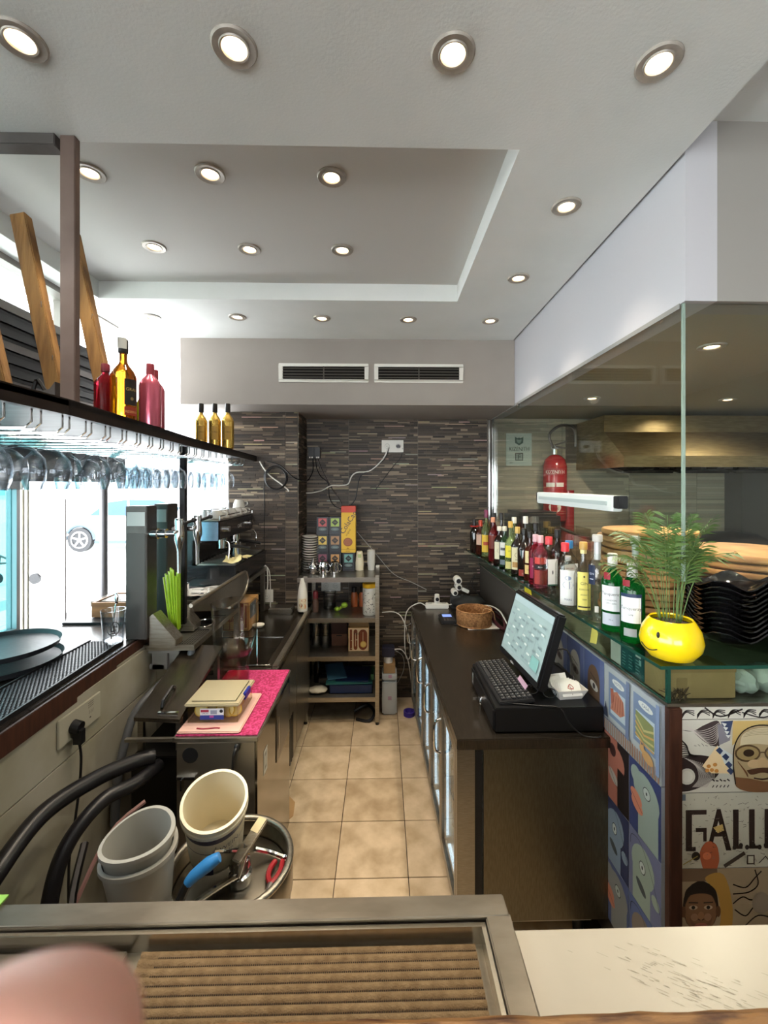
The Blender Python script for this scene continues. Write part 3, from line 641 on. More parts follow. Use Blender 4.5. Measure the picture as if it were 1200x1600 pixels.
bottle(.765, 3.57, zb, .036, .28, DKG, 'round dark bottle with black and red cap at the far end of the shelf', cap='1a1210', caph=.05, sh=.6, labels=[(.78, .82, 300, 'b02a22', [])], group=G)

# =================================================================== RIGHT LOW WALL, GLASS BOX, PARTITION
lw = struct(M().prism([(.915, 1.37), (2.6, 1.37), (2.6, 2.3), (1.5, 2.3), (1.45, 3.79), (.86, 3.79), (.885, 2.64)], 0, 1.125), 'wall_kitchen', mat('low_wall_core', '4b4640', .6))
M().prism([(.90, 1.345), (2.62, 1.345), (2.62, 2.32), (1.52, 2.32), (1.47, 3.785), (.845, 3.785), (.872, 2.64)], 1.126, 1.136).single('steel_capping', STEELH, 'flat steel capping on top of the picture-tiled low wall', 'capping', bev=.001)
M().box(.902, 1.335, 0, .942, 1.362, 1.125).single('corner_post', DWOOD, 'dark brown wooden corner strip between blue tiles and front mural', 'corner strip', bev=.002)
gb = thing('glass_bottle_shelf', 'low glass display box whose green-edged top carries the bottles', 'glass shelf', (1.1, 1.5, 1.136))
TOPP = [(.872, 1.335), (2.6, 1.335), (2.6, 2.25), (1.30, 2.25), (1.15, 3.785), (.735, 3.785)]
M().prism(TOPP, 1.251, 1.261).part('glass_top', GLASSG, gb)
e1 = M().prism([(.8715, 1.3345), (.735, 3.785), (.7355, 3.785), (.8725, 1.3345)], 1.2505, 1.2612).prism([(.872, 1.3335), (2.6, 1.3335), (2.6, 1.3348), (.872, 1.3348)], 1.2505, 1.2612); e1.part('polished_edge', GEDGE, gb)
M().prism([(.906, 1.352), (.850, 3.785), (.856, 3.785), (.912, 1.352)], 1.137, 1.25).part('side_pane', thin_glass('box_glass', (.86, .92, .88), 1.0, ior=1.4), gb)
M().box(.912, 1.352, 1.137, 2.6, 1.358, 1.25).part('front_pane', thin_glass('box_glass', (.86, .92, .88), 1.0), gb)
M().box(.903, 1.349, 1.137, .914, 1.360, 1.2505).part('corner_edge', GEDGE, gb)
M().prism([(.903, 1.349), (.847, 3.785), (.851, 3.785), (.907, 1.349)], 1.1365, 1.141).part('bottom_edge', GEDGE, gb)
# hanging partition
gp = thing('glass_partition', 'tall clear glass screen above the bottles, meeting another pane at the corner', 'glass screen', (.965, 2.4, 1.5))
M().box(.962, 1.372, 1.52, .970, 3.755, 2.41).part('side_pane', GLASS, gp)
M().box(.972, 1.362, 1.52, 3.88, 1.370, 2.41).part('front_pane', GLASS, gp)
M().box(.962, 1.362, 1.52, .970, 1.370, 2.41).part('corner_edge', mat('pane_edge', 'a9bfb2', .15, trans=.4), gp)
M().box(.955, 1.37, 2.395, .958, 3.755, 2.412).part('top_channel', mat('silicone_joint', '8b8a86', .5), gp)
M().box(.948, 3.0, 2.375, .962, 3.035, 2.40).part('clip', CHROME, gp)
# strip lamp on the glass
lt = thing('strip_lamp', 'white strip lamp fixture fixed on the glass screen above the bottles', 'lamp', (.94, 2.1, 1.72))
M().box(.915, 1.70, 1.722, .958, 2.54, 1.785).part('housing', mat('lamp_white', 'd6dbd8', .35), lt, bev=.004)
M().box(.911, 1.74, 1.745, .915, 2.50, 1.762).part('diffuser', mat('lamp_diffuser', 'aebab8', .3), lt, bev=.001)
M().box(.918, 1.665, 1.735, .960, 1.70, 1.785).part('end_cap', BLACK, lt, bev=.003)
M().box(.918, 2.54, 1.735, .960, 2.56, 1.785).part('end_cap', BLACK, lt, bev=.003)

# ---------------------------------------------------------------- picture tiles, aisle side (plane x~.905, facing -x)
at = thing('aisle_tile_panel', 'blue illustrated tiles lining the low wall behind the steel fridge end', 'picture tiles', (.9, 2.0, .1))
def px(y): return .905 - (y - 1.362) * .0265 if y < 2.64 else .871
def tilebox(y0, y1, z0, z1, name='picture_tile'):
    m = M(); a, b = px(y0), px(y1); g = .0015
    m.prism([(a - .012, y0 + g), (b - .012, y1 - g), (b + .006, y1 - g), (a + .006, y0 + g)], z0 + g, z1 - g)
    t = m.part(name, mat('tile_body', '9aa3ad', .3), at, bev=.001)
    u = Vector((b - a, y1 - y0, 0)).normalized() * -1     # u runs toward the camera (picture right)
    a_ = Art((b - .0125, y1 - g, z0 + g), u, (0, 0, 1), Vector((-1, -.0265, 0)).normalized()); a_.sat = .75; a_.gain = .85; return t, a_
rows = [(.862, 1.123), (.615, .862), (.375, .615), (.135, .375)]
ys = [1.362, 1.535, 1.70, 1.865, 2.03, 2.195, 2.36, 2.525, 2.69]
# row 0: the window scene across two tiles
w0 = .34 - .003
t, A = tilebox(1.362, 1.70, *rows[0]); H0 = .258
A.poly(rec(0, 0, w0, H0), 'aeb7ba'); 
for a, b in ((.03, .16), (.19, .325)):
    A.poly(rec(a, .07, b, H0 - .02), '6f88ad'); A.poly(rec(a + .014, .085, b - .02, H0 - .075), 'b9cdd6')
    A.poly(ell((a + b) / 2, H0 - .045, .04, .013, 12, -2), 'dadfd8'); A.text('HOTEL' if a < .1 else 'CASA', (a + b) / 2, H0 - .05, .016, '4c5c78', centre=True)
A.poly([(.045, .10), (.06, .17), (.09, .185), (.13, .165), (.138, .12), (.11, .10)], 'c97752'); A.poly([(.05, .12), (.045, .18), (.065, .185), (.07, .14)], 'b4583c')
for k in range(5): A.line([(.06 + .016 * k, .11), (.07 + .014 * k, .165)], .003, '8b3f28')
A.poly([(.205, .09), (.205, .18), (.30, .17), (.305, .09)], '8a9350')
for k in range(4): A.line([(.205, .16 - .02 * k), (.25, .13 - .015 * k), (.30, .15 - .022 * k)], .007, 'd9a13c' if k % 2 else 'c9bb6a')
for k in range(24): A.poly(rec(.004 + k * .014, .004, .010 + k * .014, .05), 'a9744c')
A.poly(ell(.275, .052, .030, .018, 14, -10), 'cf9a4a'); A.poly(ell(.245, .068, .013, .012, 12), 'cf9a4a')
A.poly([(.235, .078), (.237, .092), (.245, .08)], 'cf9a4a'); A.poly([(.247, .08), (.254, .092), (.256, .076)], 'cf9a4a')
A.line([(0, .052), (.18, .054)], .004, '5a6d92'); A.line([(.16, .055), (.165, .25)], .02, '6579a0'); A.line([(.325, .03), (.327, .25)], .018, '7a93bd')
A.poly([(.0, .06), (.02, .12), (.035, .06)], '2b3450')
A.part('artwork', t)
# arch heads with one eye further along row 0
for k, (y0, y1, c, ec) in enumerate(((1.70, 1.865, '6d5137', 'd9d6c8'), (1.865, 2.03, 'a5a294', '6a5a50'), (2.03, 2.195, 'a09d92', '5c4c44'), (2.195, 2.36, '98968c', '5c4c44'), (2.36, 2.525, '7f8794', '4c4c54'), (2.525, 2.69, '8b8f98', '4c4c54'))):
    t, A = tilebox(y0, y1, *rows[0]); w_ = y1 - y0 - .003
    A.poly(rec(0, 0, w_, H0), '4a5f96' if k % 2 == 0 else '43578c'); A.poly(rec(w_ * .8, 0, w_, H0), '5a6ea6')
    A.poly([(w_ * .2, 0)] + [(w_ * .5 + w_ * .3 * math.cos(a), .15 + .065 * math.sin(a)) for a in [PI - PI * i / 10 for i in range(11)]] + [(w_ * .8, 0)], c)
    A.poly(ell(w_ * .52, .13, w_ * .2, .017, 14, -14), ec); A.poly(ell(w_ * .52, .13, .01, .012, 10), '241a18'); A.line([(w_ * .34, .175), (w_ * .66, .155)], .004, '2c211c')
    A.part('artwork', t)
def head(y0, y1, row, bg, skin, kind, h):
    t, A = tilebox(y0, y1, *row); w_ = y1 - y0 - .003; A.poly(rec(0, 0, w_, h), bg); Kx = '1a1c24'
    if kind == 'bird':
        A.poly(rec(w_ * .30, 0, w_ * .92, h * .55), skin); A.poly(ell(w_ * .55, h * .68, w_ * .42, h * .24, 18, -25), skin); A.poly(ell(w_ * .22, h * .82, w_ * .16, h * .12, 14, -20), skin)
        A.poly(ell(w_ * .24, h * .50, w_ * .2, h * .085, 16, -22), 'd87a52'); A.poly(ell(w_ * .27, h * .40, w_ * .2, h * .085, 16, -22), 'd87a52')
        A.line([(w_ * .08, h * .52), (w_ * .44, h * .36)], .002, Kx)
        A.poly(ell(w_ * .58, h * .70, w_ * .12, h * .085, 16), Kx); A.poly(ell(w_ * .58, h * .70, w_ * .105, h * .074, 16), 'b9c6bd'); A.poly(ell(w_ * .58, h * .70, .004, .006, 10), Kx)
    elif kind == 'blob':
        A.poly(rec(w_ * .12, 0, w_ * .68, h * .6), skin); A.poly(ell(w_ * .45, h * .62, w_ * .36, h * .28, 18, -20), skin); A.poly(ell(w_ * .84, h * .36, w_ * .13, h * .08, 12, -45), skin)
        A.poly(ell(w_ * .44, h * .60, w_ * .10, h * .09, 16), Kx); A.poly(ell(w_ * .44, h * .60, w_ * .085, h * .078, 16), 'c4cfc8'); A.poly(ell(w_ * .44, h * .60, .004, .007, 8), Kx)
        A.poly(ell(w_ * .40, h * .30, w_ * .18, h * .06, 14, -30), '4b5459'); A.line(cr([(w_ * .05, h * .75), (w_ * .1, h * .9), (w_ * .4, h * .92), (w_ * .75, h * .62), (w_ * .97, h * .3)]), .0018, Kx)
    elif kind == 'red':
        A.poly(rec(0, 0, w_ * .55, h), skin); A.poly(ell(w_ * .5, h * .68, w_ * .34, h * .22, 18, -35), skin); A.poly(ell(w_ * .36, h * .80, w_ * .13, h * .10, 14), '3a1a1c')
        A.poly(ell(w_ * .38, h * .40, w_ * .22, h * .075, 14, -30), 'b3aca0'); A.line([(w_ * .2, h * .5), (w_ * .56, h * .28)], .002, Kx); A.poly(rec(w_ * .56, 0, w_ * .8, h * .6), '1c1518')
    A.part('artwork', t)
head(1.535, 1.70, rows[1], '231a1e', 'b5644a', 'red', .245); head(1.362, 1.535, rows[1], '2c3c78', '93a79c', 'bird', .245)
head(1.535, 1.70, rows[2], '2a3560', '7d96ad', 'blob', .238); head(1.362, 1.535, rows[2], '6a7099', '97aa98', 'blob', .238)
head(1.535, 1.70, rows[3], '4a5c92', '8c8f8c', 'bird', .238); head(1.362, 1.535, rows[3], '50659e', '8a7a6c', 'blob', .238)
# ---------------------------------------------------------------- front mural (plane y=1.36, facing -y)
mu = thing('front_mural', 'printed collage panels with swirls, faces and large lettering under the glass box', 'mural', (1.5, 1.36, .1))
def mtile(x0, x1, z0, z1):
    t = M().box(x0 + .001, 1.352, z0 + .001, x1 - .001, 1.368, z1 - .001).part('printed_panel', mat('mural_body', 'a8a59a', .4), mu, bev=.001)
    a_ = Art((x0, 1.3515, z0), (1, 0, 0), (0, 0, 1), (0, -1, 0)); a_.gain = 1.45; return t, a_  # gain brightens the print to make up for weak light on the mural
K = '1d1715'
t, A = mtile(.945, 1.45, 1.085, 1.124)
A.poly(rec(0, 0, .5, .038), 'bab7ab')
for k in range(9):
    for j in range(3): A.line(cr([(.005 + k * .05, .003 + j * .005), (.02 + k * .05, .022 + j * .003), (.045 + k * .05, .012 + j * .007)]), .003, K)
A.line(cr([(.08, .036), (.13, .008), (.2, .03)]), .005, K); A.line(cr([(.2, .02), (.27, .003), (.33, .03)]), .004, K)
A.part('artwork', t)
t, A = mtile(.945, 1.45, .852, 1.083); s = .231
A.poly(rec(0, 0, .5, s), 'b9b6aa')
A.poly(cr([(0, .20), (.04, .195), (.08, .215), (.125, .225), (.13, .16), (.118, .145), (.08, .16), (.04, .195)]), '3b3030')
for k in range(9): A.line(cr([(.02 + k * .004, .21 - k * .003), (.06 + k * .004, .195 - k * .005), (.10 + k * .002, .205 - k * .006), (.125, .22 - k * .004)]), .0016, 'b9b1aa')
A.poly(cr([(0, .11), (.04, .12), (.09, .115), (.12, .10), (.125, .06), (.09, .03), (.04, .008), (0, .003)]), '2a2020')
for k in range(16): A.line(cr([(.012 + k * .0065, .112 - k * .002), (.05 + k * .004, .085 - k * .003), (.06 + k * .003, .045), (.04 + k * .003, .018)]), .0015, 'a9a29a')
for k in range(6): A.line(cr([(.0, .155 - k * .008), (.018 + k * .002, .150 - k * .006), (.03 + k * .002, .125 - k * .002), (.05, .118)]), .0028, K)
for k in range(5): A.line([(.045 + k * .012, .150 + .003 * (k % 3)), (.052 + k * .012, .148)], .0015, '5c5450')
A.poly(ell(.022, .052, .026, .026), 'b7b4a8'); A.poly(ell(.022, .052, .018, .018), 'c2bfb4')
A.line(cr([(0, .17), (.02, .15), (.03, .12), (.055, .115)]), .004, K)
A.poly([(.12, .215), (.165, .225), (.16, .165), (.125, .15)], '7b7880'); A.poly([(.13, .225), (.17, .228), (.155, .17)], '35405c')
for k in range(4): A.poly([(.133 + k * .004, .222 - k * .013), (.15 + k * .004, .218 - k * .012), (.142 + k * .004, .208 - k * .012)], 'c3c6c4')
A.poly([(.07, .085), (.118, .15), (.168, .118), (.168, .06), (.10, .062)], 'd2bb92'); A.poly([(.118, .15), (.168, .118), (.168, .06), (.14, .095)], 'b9c0bf')
for q in ((.125, .135), (.145, .115), (.155, .09), (.16, .07)): A.poly([(q[0] - .012, q[1]), (q[0], q[1] + .01), (q[0] + .012, q[1] - .002), (q[0] + .002, q[1] - .014)], '2f3c5c')
for q in ((.09, .085), (.10, .073), (.085, .072), (.115, .07), (.11, .09)): A.poly(ell(*q, .007, .006, 10), 'b9803f')
A.poly([(.168, .228), (.30, .228), (.30, .205), (.23, .20), (.165, .15)], 'b59b62')
# elderly face, generic
A.poly(cr([(.175, .03), (.168, .09), (.172, .15), (.20, .195), (.25, .212), (.33, .205), (.37, .15), (.365, .08), (.33, .02), (.28, .003), (.22, .003), (.175, .03)]), '9c8a68')
A.poly(cr([(.175, .05), (.178, .02), (.22, .003), (.3, .003), (.35, .03), (.34, .055), (.28, .035), (.22, .045), (.175, .05)]), '6c4a30')
A.poly(cr([(.19, .15), (.2, .185), (.25, .205), (.32, .2), (.355, .16), (.3, .15), (.24, .155), (.19, .15)]), 'b8ac8e')
A.poly(ell(.215, .125, .042, .028), '53402a'); A.poly(ell(.215, .125, .036, .022), '8d7a52'); A.poly(ell(.218, .126, .018, .012), '2a1c12'); A.poly(ell(.31, .125, .042, .028), '53402a'); A.poly(ell(.31, .125, .036, .022), '8d7a52'); A.poly(ell(.308, .126, .018, .012), '2a1c12')
A.line([(.257, .128), (.268, .128)], .004, '53402a'); A.line(cr([(.175, .03), (.168, .09), (.172, .15), (.20, .195), (.25, .214), (.33, .207)]), .004, K)
for k in range(5): A.line(cr([(.20 + k * .004, .178 + k * .005), (.26, .186 + k * .005), (.33, .176 + k * .005)]), .0012, '8a7a5c')
for k in range(4): A.line(cr([(.182 + k * .005, .10 - k * .006), (.20 + k * .004, .075 - k * .004), (.215, .05)]), .002, '6c4a30')
A.poly(ell(.235, .092, .022, .014), 'b39a74'); A.poly(ell(.292, .092, .022, .014), 'b39a74')
A.poly(ell(.262, .09, .017, .022), 'b09670'); A.poly(cr([(.21, .072), (.262, .08), (.32, .072), (.30, .058), (.262, .064), (.225, .058), (.21, .072)]), '4a2f20')
A.line(cr([(.235, .047), (.262, .043), (.29, .048)]), .005, '3a2018')
for k in range(5): A.line([(.10 + .012 * k, .045 - .004 * (k % 2)), (.106 + .012 * k, .04)], .004, K); A.line([(.10 + .012 * k, .02), (.104 + .012 * k, .026)], .003, K)
A.part('artwork', t)
t, A = mtile(.945, 1.45, .612, .850); s = .238
A.poly(rec(0, 0, .5, s), 'aeab9c'); A.poly(rec(.003, .215, .018, .235), '5c6670')
D = '2b1f1b'
A.poly(rec(.018, .055, .038, .185), D); A.poly(rec(.018, .17, .085, .185), D); A.poly(rec(.018, .055, .05, .068), D); A.poly(rec(.05, .115, .085, .128), D); A.poly(rec(.074, .085, .085, .128), D)
A.poly([(.085, .055), (.118, .187), (.130, .187), (.165, .055), (.148, .055), (.136, .10), (.110, .10), (.100, .055)], D); A.poly([(.114, .115), (.132, .115), (.123, .15)], 'aeab9c')
for x in (.170, .222, .272, .322): A.poly(rec(x, .06, x + .018, .185), D)
A.poly(rec(.17, .06, .2, .07), D); A.poly(rec(.222, .06, .252, .07), D)
A.poly(cr([(.072, .0), (.062, .05), (.085, .085), (.115, .075), (.125, .03), (.118, .0)]), '9c5236'); A.poly(ell(.085, .04, .014, .012), 'b96a48')
A.poly([(.105, .13), (.135, .14), (.14, .12), (.12, .112)], 'b49a5c')
for k in range(230):
    x = random.uniform(.005, .45); y = random.uniform(.01, .23)
    A.line([(x, y), (x + random.uniform(-.012, .014), y + random.uniform(-.006, .006))], .0012, random.choice(('4c443c', '6c665a', '3a302a')))
A.line([(.14, .012), (.2, .05)], .012, '3c332c'); A.poly(rec(.21, .015, .235, .045), '3c332c'); A.poly(rec(.214, .019, .231, .041), 'aeab9c'); A.line([(.25, .02), (.27, .04), (.29, .015)], .003, D)
for k in range(6): A.poly(ell(.17 + .02 * k, .07 + .006 * (k % 2), .007, .008, 10), '2b2420')
A.poly(ell(.045, .045, .014, .014), '221a16'); A.line([(.005, .02), (.05, .045)], .003, '8a7a3c')
A.part('artwork', t)
t, A = mtile(.945, 1.45, .36, .610); s = .25
A.poly(rec(0, 0, .5, s), '94836a'); A.poly(rec(0, .21, .12, s), '6a5442'); A.poly(cr([(.10, .0), (.13, .08), (.12, .17), (.08, .22), (.14, .23), (.17, .12), (.16, 0)]), 'a07a3c')
A.poly(ell(.066, .13, .058, .082), '2a1e18'); A.poly(ell(.066, .115, .052, .068), '75543c'); A.poly(cr([(.012, .14), (.02, .185), (.066, .21), (.112, .185), (.12, .14), (.10, .165), (.066, .172), (.03, .165), (.012, .14)]), '211813')
for sx in (-1, 1): A.poly(ell(.066 + sx * .024, .128, .014, .007), 'a8957c'); A.poly(ell(.066 + sx * .024, .128, .006, .006), '15100c'); A.line([(.066 + sx * .01, .143), (.066 + sx * .038, .144)], .004, '1c140f'); A.poly(ell(.066 + sx * .056, .115, .008, .018), '5c402c')
A.poly(cr([(.03, .10), (.034, .075), (.05, .055), (.066, .05), (.082, .055), (.098, .075), (.102, .10), (.088, .08), (.066, .075), (.044, .08), (.03, .10)]), '6a4a36'); A.poly(ell(.045, .098, .012, .012), '8c6a52'); A.poly(ell(.088, .098, .012, .012), '8c6a52'); A.poly(ell(.066, .102, .010, .014), '8a6448'); A.line([(.057, .092), (.063, .089)], .003, '2a1a14'); A.line([(.069, .089), (.075, .092)], .003, '2a1a14'); A.poly(ell(.066, .072, .02, .008), '9a5a4c'); A.line([(.048, .073), (.084, .073)], .002, '3a1c16'); A.poly([(.0, 0), (.03, .045), (.1, .045), (.14, 0)], '5c4230')
for q in ([(.17, .20), (.21, .19), (.24, .22), (.26, .24)], [(.17, .17), (.22, .175), (.25, .2), (.24, .245)], [(.17, .14), (.2, .16), (.23, .15), (.27, .17)], [(.175, .12), (.21, .10), (.24, .13), (.28, .13)], [(.21, .07), (.25, .1), (.3, .09)]): A.line(cr(q), .004, '241a15')
A.poly(ell(.26, .14, .03, .035), '857868'); A.poly(cr([(.17, 0), (.2, .04), (.26, .06), (.33, .03), (.36, 0)]), '5c4632')
A.part('artwork', t)
for x0, x1, z0, z1, c in ((1.45, 1.95, .852, 1.124, 'b0ad9f'), (1.45, 1.95, .612, .85, 'aeab9c'), (1.45, 1.95, .36, .61, '8f8068'), (.945, 1.45, .12, .358, '9b9078'), (1.45, 1.95, .12, .358, '9b9078')):
    t, A = mtile(x0, x1, z0, z1); A.poly(rec(.002, .002, x1 - x0 - .004, z1 - z0 - .004), c)
    for k in range(14):
        x, y = random.uniform(.03, .4), random.uniform(.02, .2); A.line(cr([(x, y), (x + .03, y + .02), (x + .07, y - .01)]), .004, random.choice((K, '5c4632', '4a4a58')))
    A.part('artwork', t)

# =================================================================== STEEL BOTTLE FRIDGE, RIGHT
def fr(y, off=0): return .291 - (y - 1.658) * .0305 + off
cf = thing('counter_fridge', 'long brushed steel bottle fridge with dark worktop and lit glass doors', 'fridge', (.57, 2.6, 0))
YE = 3.50
M().prism([(fr(1.658) - .003, 1.655), (.893, 1.655), (.868, 2.64), (.845, YE), (fr(YE) - .003, YE)], .808, .85).part('worktop', DSTEEL, cf, bev=.003)
M().prism([(.395, 1.672), (.888, 1.672), (.888, 1.69), (.395, 1.69)], .13, .806).part('end_panel', mat('end_steel', '77705f', .36, .92, c2='6b6454', nscale=30, stretch=(8, 1, 1)), cf, bev=.001)
M().prism([(fr(1.68), 1.668), (.36, 1.668), (.36, 1.70), (fr(1.68), 1.70)], .13, .806).part('corner_stile', STEEL, cf, bev=.002)
M().prism([(.362, 1.682), (.393, 1.682), (.393, 1.70), (.362, 1.70)], .13, .806).part('end_gap', BLACKM, cf)
M().prism([(.83, 1.69), (.87, 1.69), (.86, YE), (.82, YE)], .13, .80).part('back_panel', WHITEP, cf)
M().prism([(fr(1.7, .03), 1.70), (.83, 1.70), (.82, YE), (fr(YE, .03), YE)], .10, .13).part('floor_panel', WHITEP, cf)
M().prism([(fr(YE), YE - .03), (.85, YE - .03), (.85, YE), (fr(YE), YE)], .13, .806).part('far_end_panel', STEEL, cf)
for k, (x, y) in enumerate(((.36, 1.75), (.80, 1.75), (.32, 3.4), (.78, 3.4))): M().cyl((x, y, 0), (x, y, .10), .02, .025).part('leg', BLACK, cf)
de = [1.70, 2.06, 2.42, 2.78, 3.14, 3.47]
LEDM = mat('fridge_led', 'eaf6ff', .4, emit='dcefff', es=2)
for k, (a, b) in enumerate(zip(de, de[1:])):
    x = lambda y, o=0: fr(y, o)
    d = M()
    for (ya, yb, z0, z1) in ((a + .002, a + .032, .125, .803), (b - .032, b - .002, .125, .803), (a + .032, b - .032, .125, .165), (a + .032, b - .032, .763, .803)):
        d.prism([(x(ya), ya), (x(yb), yb), (x(yb, .022), yb), (x(ya, .022), ya)], z0, z1)
    door = d.part('door', STEEL, cf)
    M().prism([(x(a, .008), a + .032), (x(b, .008), b - .032), (x(b, .012), b - .032), (x(a, .012), a + .032)], .165, .763).part('glass_pane', thin_glass('fridge_pane', (.78, .86, .88), 1.0), door)
    yh = b - .017 if k % 2 == 0 else b - .017
    M().tube([(x(yh), yh, .56), (x(yh) - .028, yh - .002, .575), (x(yh) - .034, yh - .004, .64), (x(yh) - .028, yh - .002, .705), (x(yh), yh, .72)], .006, 8).part('handle', CHROME, door)
    M().prism([(x(a, .028), a + .004), (x(a, .028), a + .016), (x(a, .04), a + .016), (x(a, .04), a + .004)], .17, .76).part('led_strip', LEDM, door)
    M().prism([(x(a, .03), a + .03), (x(b, .03), b - .03), (x(b, .045), b - .03), (x(a, .045), a + .03)], .132, .14).part('led_strip', LEDM, door)
    for z in (.34, .55):
        w = M()
        for q in range(9):
            xx = x(a, .06) + q * .055; w.cyl((xx, a + .03, z), (xx, b - .03, z), .0025, n=5)
        w.cyl((x(a, .055), a + .03, z), (.80, a + .03, z), .003, n=5).cyl((x(a, .055), b - .03, z), (.80, b - .03, z), .003, n=5)
        w.part('wire_shelf', CHROME, cf)
for k, (a, b) in enumerate(zip(de, de[1:])):
    for q in range(3):
        for r_ in range(2):
            c = [('3a7a48', 'green'), ('7a3a1c', 'brown'), ('b4c2c8', 'clear')][(q + k) % 3]; y = a + .08 + q * .10; z = .14 if r_ == 0 else .553
            t = M().lathe([(0, 0), (.029, .001), (.029, .115), (.012, .16), (.0125, .20), (0, .20)], 14, (fr(y, .10 + .0 * q), y, z)).single('beer_bottle', mat('fridge_bottle_' + c[1], c[0], .1, trans=.5), '%s beer bottle on the fridge %s, %s behind the %s door' % (c[1], ['floor', 'upper rack'][r_], ['first', 'second', 'third'][q], ORD1[k]), 'bottle', 'bottles inside the counter fridge')

# ---------------------------------------------------------------- till things
zc = .85
cd = thing('cash_drawer', 'flat black cash drawer under the keyboard and till screen', 'cash drawer', (.655, 1.9, zc))
M().box(.445, 1.69, zc + .006, .876, 2.12, .95).part('case', mat('till_black', '0e0e10', .35), cd, bev=.003)
M().box(.438, 1.70, zc + .012, .445, 2.11, .935).part('drawer_front', mat('till_black2', '101012', .4), cd, bev=.002)
M().cyl((.425, 1.86, .905), (.44, 1.86, .905), .009, n=14).part('lock', CHROME, cd)
Art((.4375, 2.085, .875), (0, -1, 0), (0, 0, 1), (-1, 0, 0)).poly(rec(0, 0, .02, .05), 'a9a9a4').line([(.004, .01), (.004, .04)], .003, '333333').line([(.010, .01), (.010, .04)], .002, '333333').part('sticker', cd)
for x, y in ((.47, 1.72), (.85, 1.72), (.47, 2.09), (.85, 2.09)): M().cyl((x, y, zc), (x, y, zc + .007), .012, n=10).part('foot', BLACKM, cd)
k_ = thing('key_ring', 'small keys hanging from the cash drawer lock', 'key', (.41, 1.86, .86))
M().tube([(.425 + .0 * k, 1.86 + .014 * math.cos(a), .893 + .014 * math.sin(a)) for k, a in enumerate([2 * PI * i / 12 for i in range(13)])], .0012, 5, 1).part('ring', CHROME, k_)
M().cb((.408, 1.862, .905), (.03, .002, .012)).part('key', CHROME, k_); M().cb((.422, 1.865, .868), (.003, .012, .03)).part('key', CHROME, k_)
kb = thing('keyboard', 'black full-size keyboard on the cash drawer', 'keyboard', (.53, 1.92, .951))
KR = Matrix.Translation((.535, 1.915, .958)) @ Matrix.Rotation(R(-90 + 1.5), 4, 'Z') @ Matrix.Rotation(R(4), 4, 'X')
M().box(-.20, -.072, -.006, .20, .072, .008).xf(KR).part('base', mat('keyboard_body', '1b1b1d', .4), kb, bev=.003)
kcap = mat('key_cap', '29292b', .45); klg = mat('key_legend', '8d8c88', .6)
kn = 0
for r_ in range(6):
    xs = -.19; 
    for c in range(18):
        w = .0165
        if c in (13,): xs += .006
        if c in (16,): xs += .004
        if r_ == 5 and 4 <= c <= 8:
            if c > 4: xs += .0205; continue
            w = .095
        m = M().cb((xs + w / 2, .058 - r_ * .0215 - .0, .011), (w, .017, .007)).xf(KR)
        kk = m.part('key', kcap, kb, smooth=False)
        if w < .02:
            M().cb((xs + w / 2 - .003, .061 - r_ * .0215, .0147), (.005, .004, .0005)).xf(KR).part('legend', klg, kk, smooth=False)
        xs += .0205
mo = thing('till_monitor', 'black till touchscreen tilted back, showing a grey table layout', 'monitor', (.68, 1.93, .951))
# screen frame: bottom edge along y, tilted back
o_ = Vector((.585, 2.16, 1.0)); u = Vector((.035, -.43, 0)).normalized(); v = Vector((.085, .007, .285)).normalized(); w = u.cross(v).normalized()
def mp(m): return m.xf(Matrix(((u.x, v.x, w.x, o_.x), (u.y, v.y, w.y, o_.y), (u.z, v.z, w.z, o_.z), (0, 0, 0, 1))))
w_dir = w if w.x < 0 else -w; sg = 1 if w.x < 0 else -1
mp(M().box(0, 0, -.042 * sg if sg > 0 else 0, .44, .32, 0 if sg > 0 else .042)).part('case', mat('till_black', '0e0e10', .35), mo, bev=.008)
mp(M().box(.08, .05, (-.085 if sg > 0 else .042), .36, .27, (-.042 if sg > 0 else .085))).part('rear_housing', BLACK, mo, bev=.012)
scr = mat('screen_glow', '8fa3a3', .2, emit='a9c2bf', es=.10)
mp(M().box(.018, .03, 0 if sg > 0 else -.0008, .422, .30, .0008 if sg > 0 else 0)).part('screen', scr, mo, smooth=False)
A = Art(o_ + w_dir * .0008, u, v, w_dir)
A.poly(rec(.02, .27, .42, .298), '9fb4b8'); A.poly(rec(.02, .03, .42, .05), '93a6a8')
for i in range(9):
    for j in range(7):
        if (i * 3 + j * 5) % 4: A.poly(rec(.04 + i * .041, .065 + j * .028, .04 + i * .041 + .028, .065 + j * .028 + .008), ['7d9193', 'c3d0cd', '6f8488'][(i + j) % 3])
for i in range(5): A.line([(.06 + i * .07, .08), (.10 + i * .06, .22)], .003, '76898c')
A.poly(rec(.34, .06, .41, .11), '7fb0ac')
A.text('tables', .17, .008, .016, 'c8c8c8'); A.part('display', mo)
M().prism([(.64, 1.84), (.76, 1.82), (.78, 2.05), (.66, 2.06)], .951, .966).part('foot', BLACK, mo, bev=.004)
M().cb((.715, 1.94, 1.06), (.045, .12, .2), (0, 14, 0)).part('stand', BLACK, mo, bev=.01)
M().tube([(.80, 2.0, 1.0), (.84, 1.92, .975), (.80, 1.83, .957), (.74, 1.80, .957)], .005, 6).tube([(.78, 2.02, 1.04), (.86, 1.99, 1.06), (.85, 1.9, .97), (.84, 1.84, .957)], .004, 6).part('cable', BLACK, mo)
M().tube([(.50, 1.72, .955), (.62, 1.70, .954), (.70, 1.684, .952), (.73, 1.675, .90), (.78, 1.665, .855), (.83, 1.652, .853), (.85, 1.66, .853)], .0028, 6).part('cord', BLACK, kb)
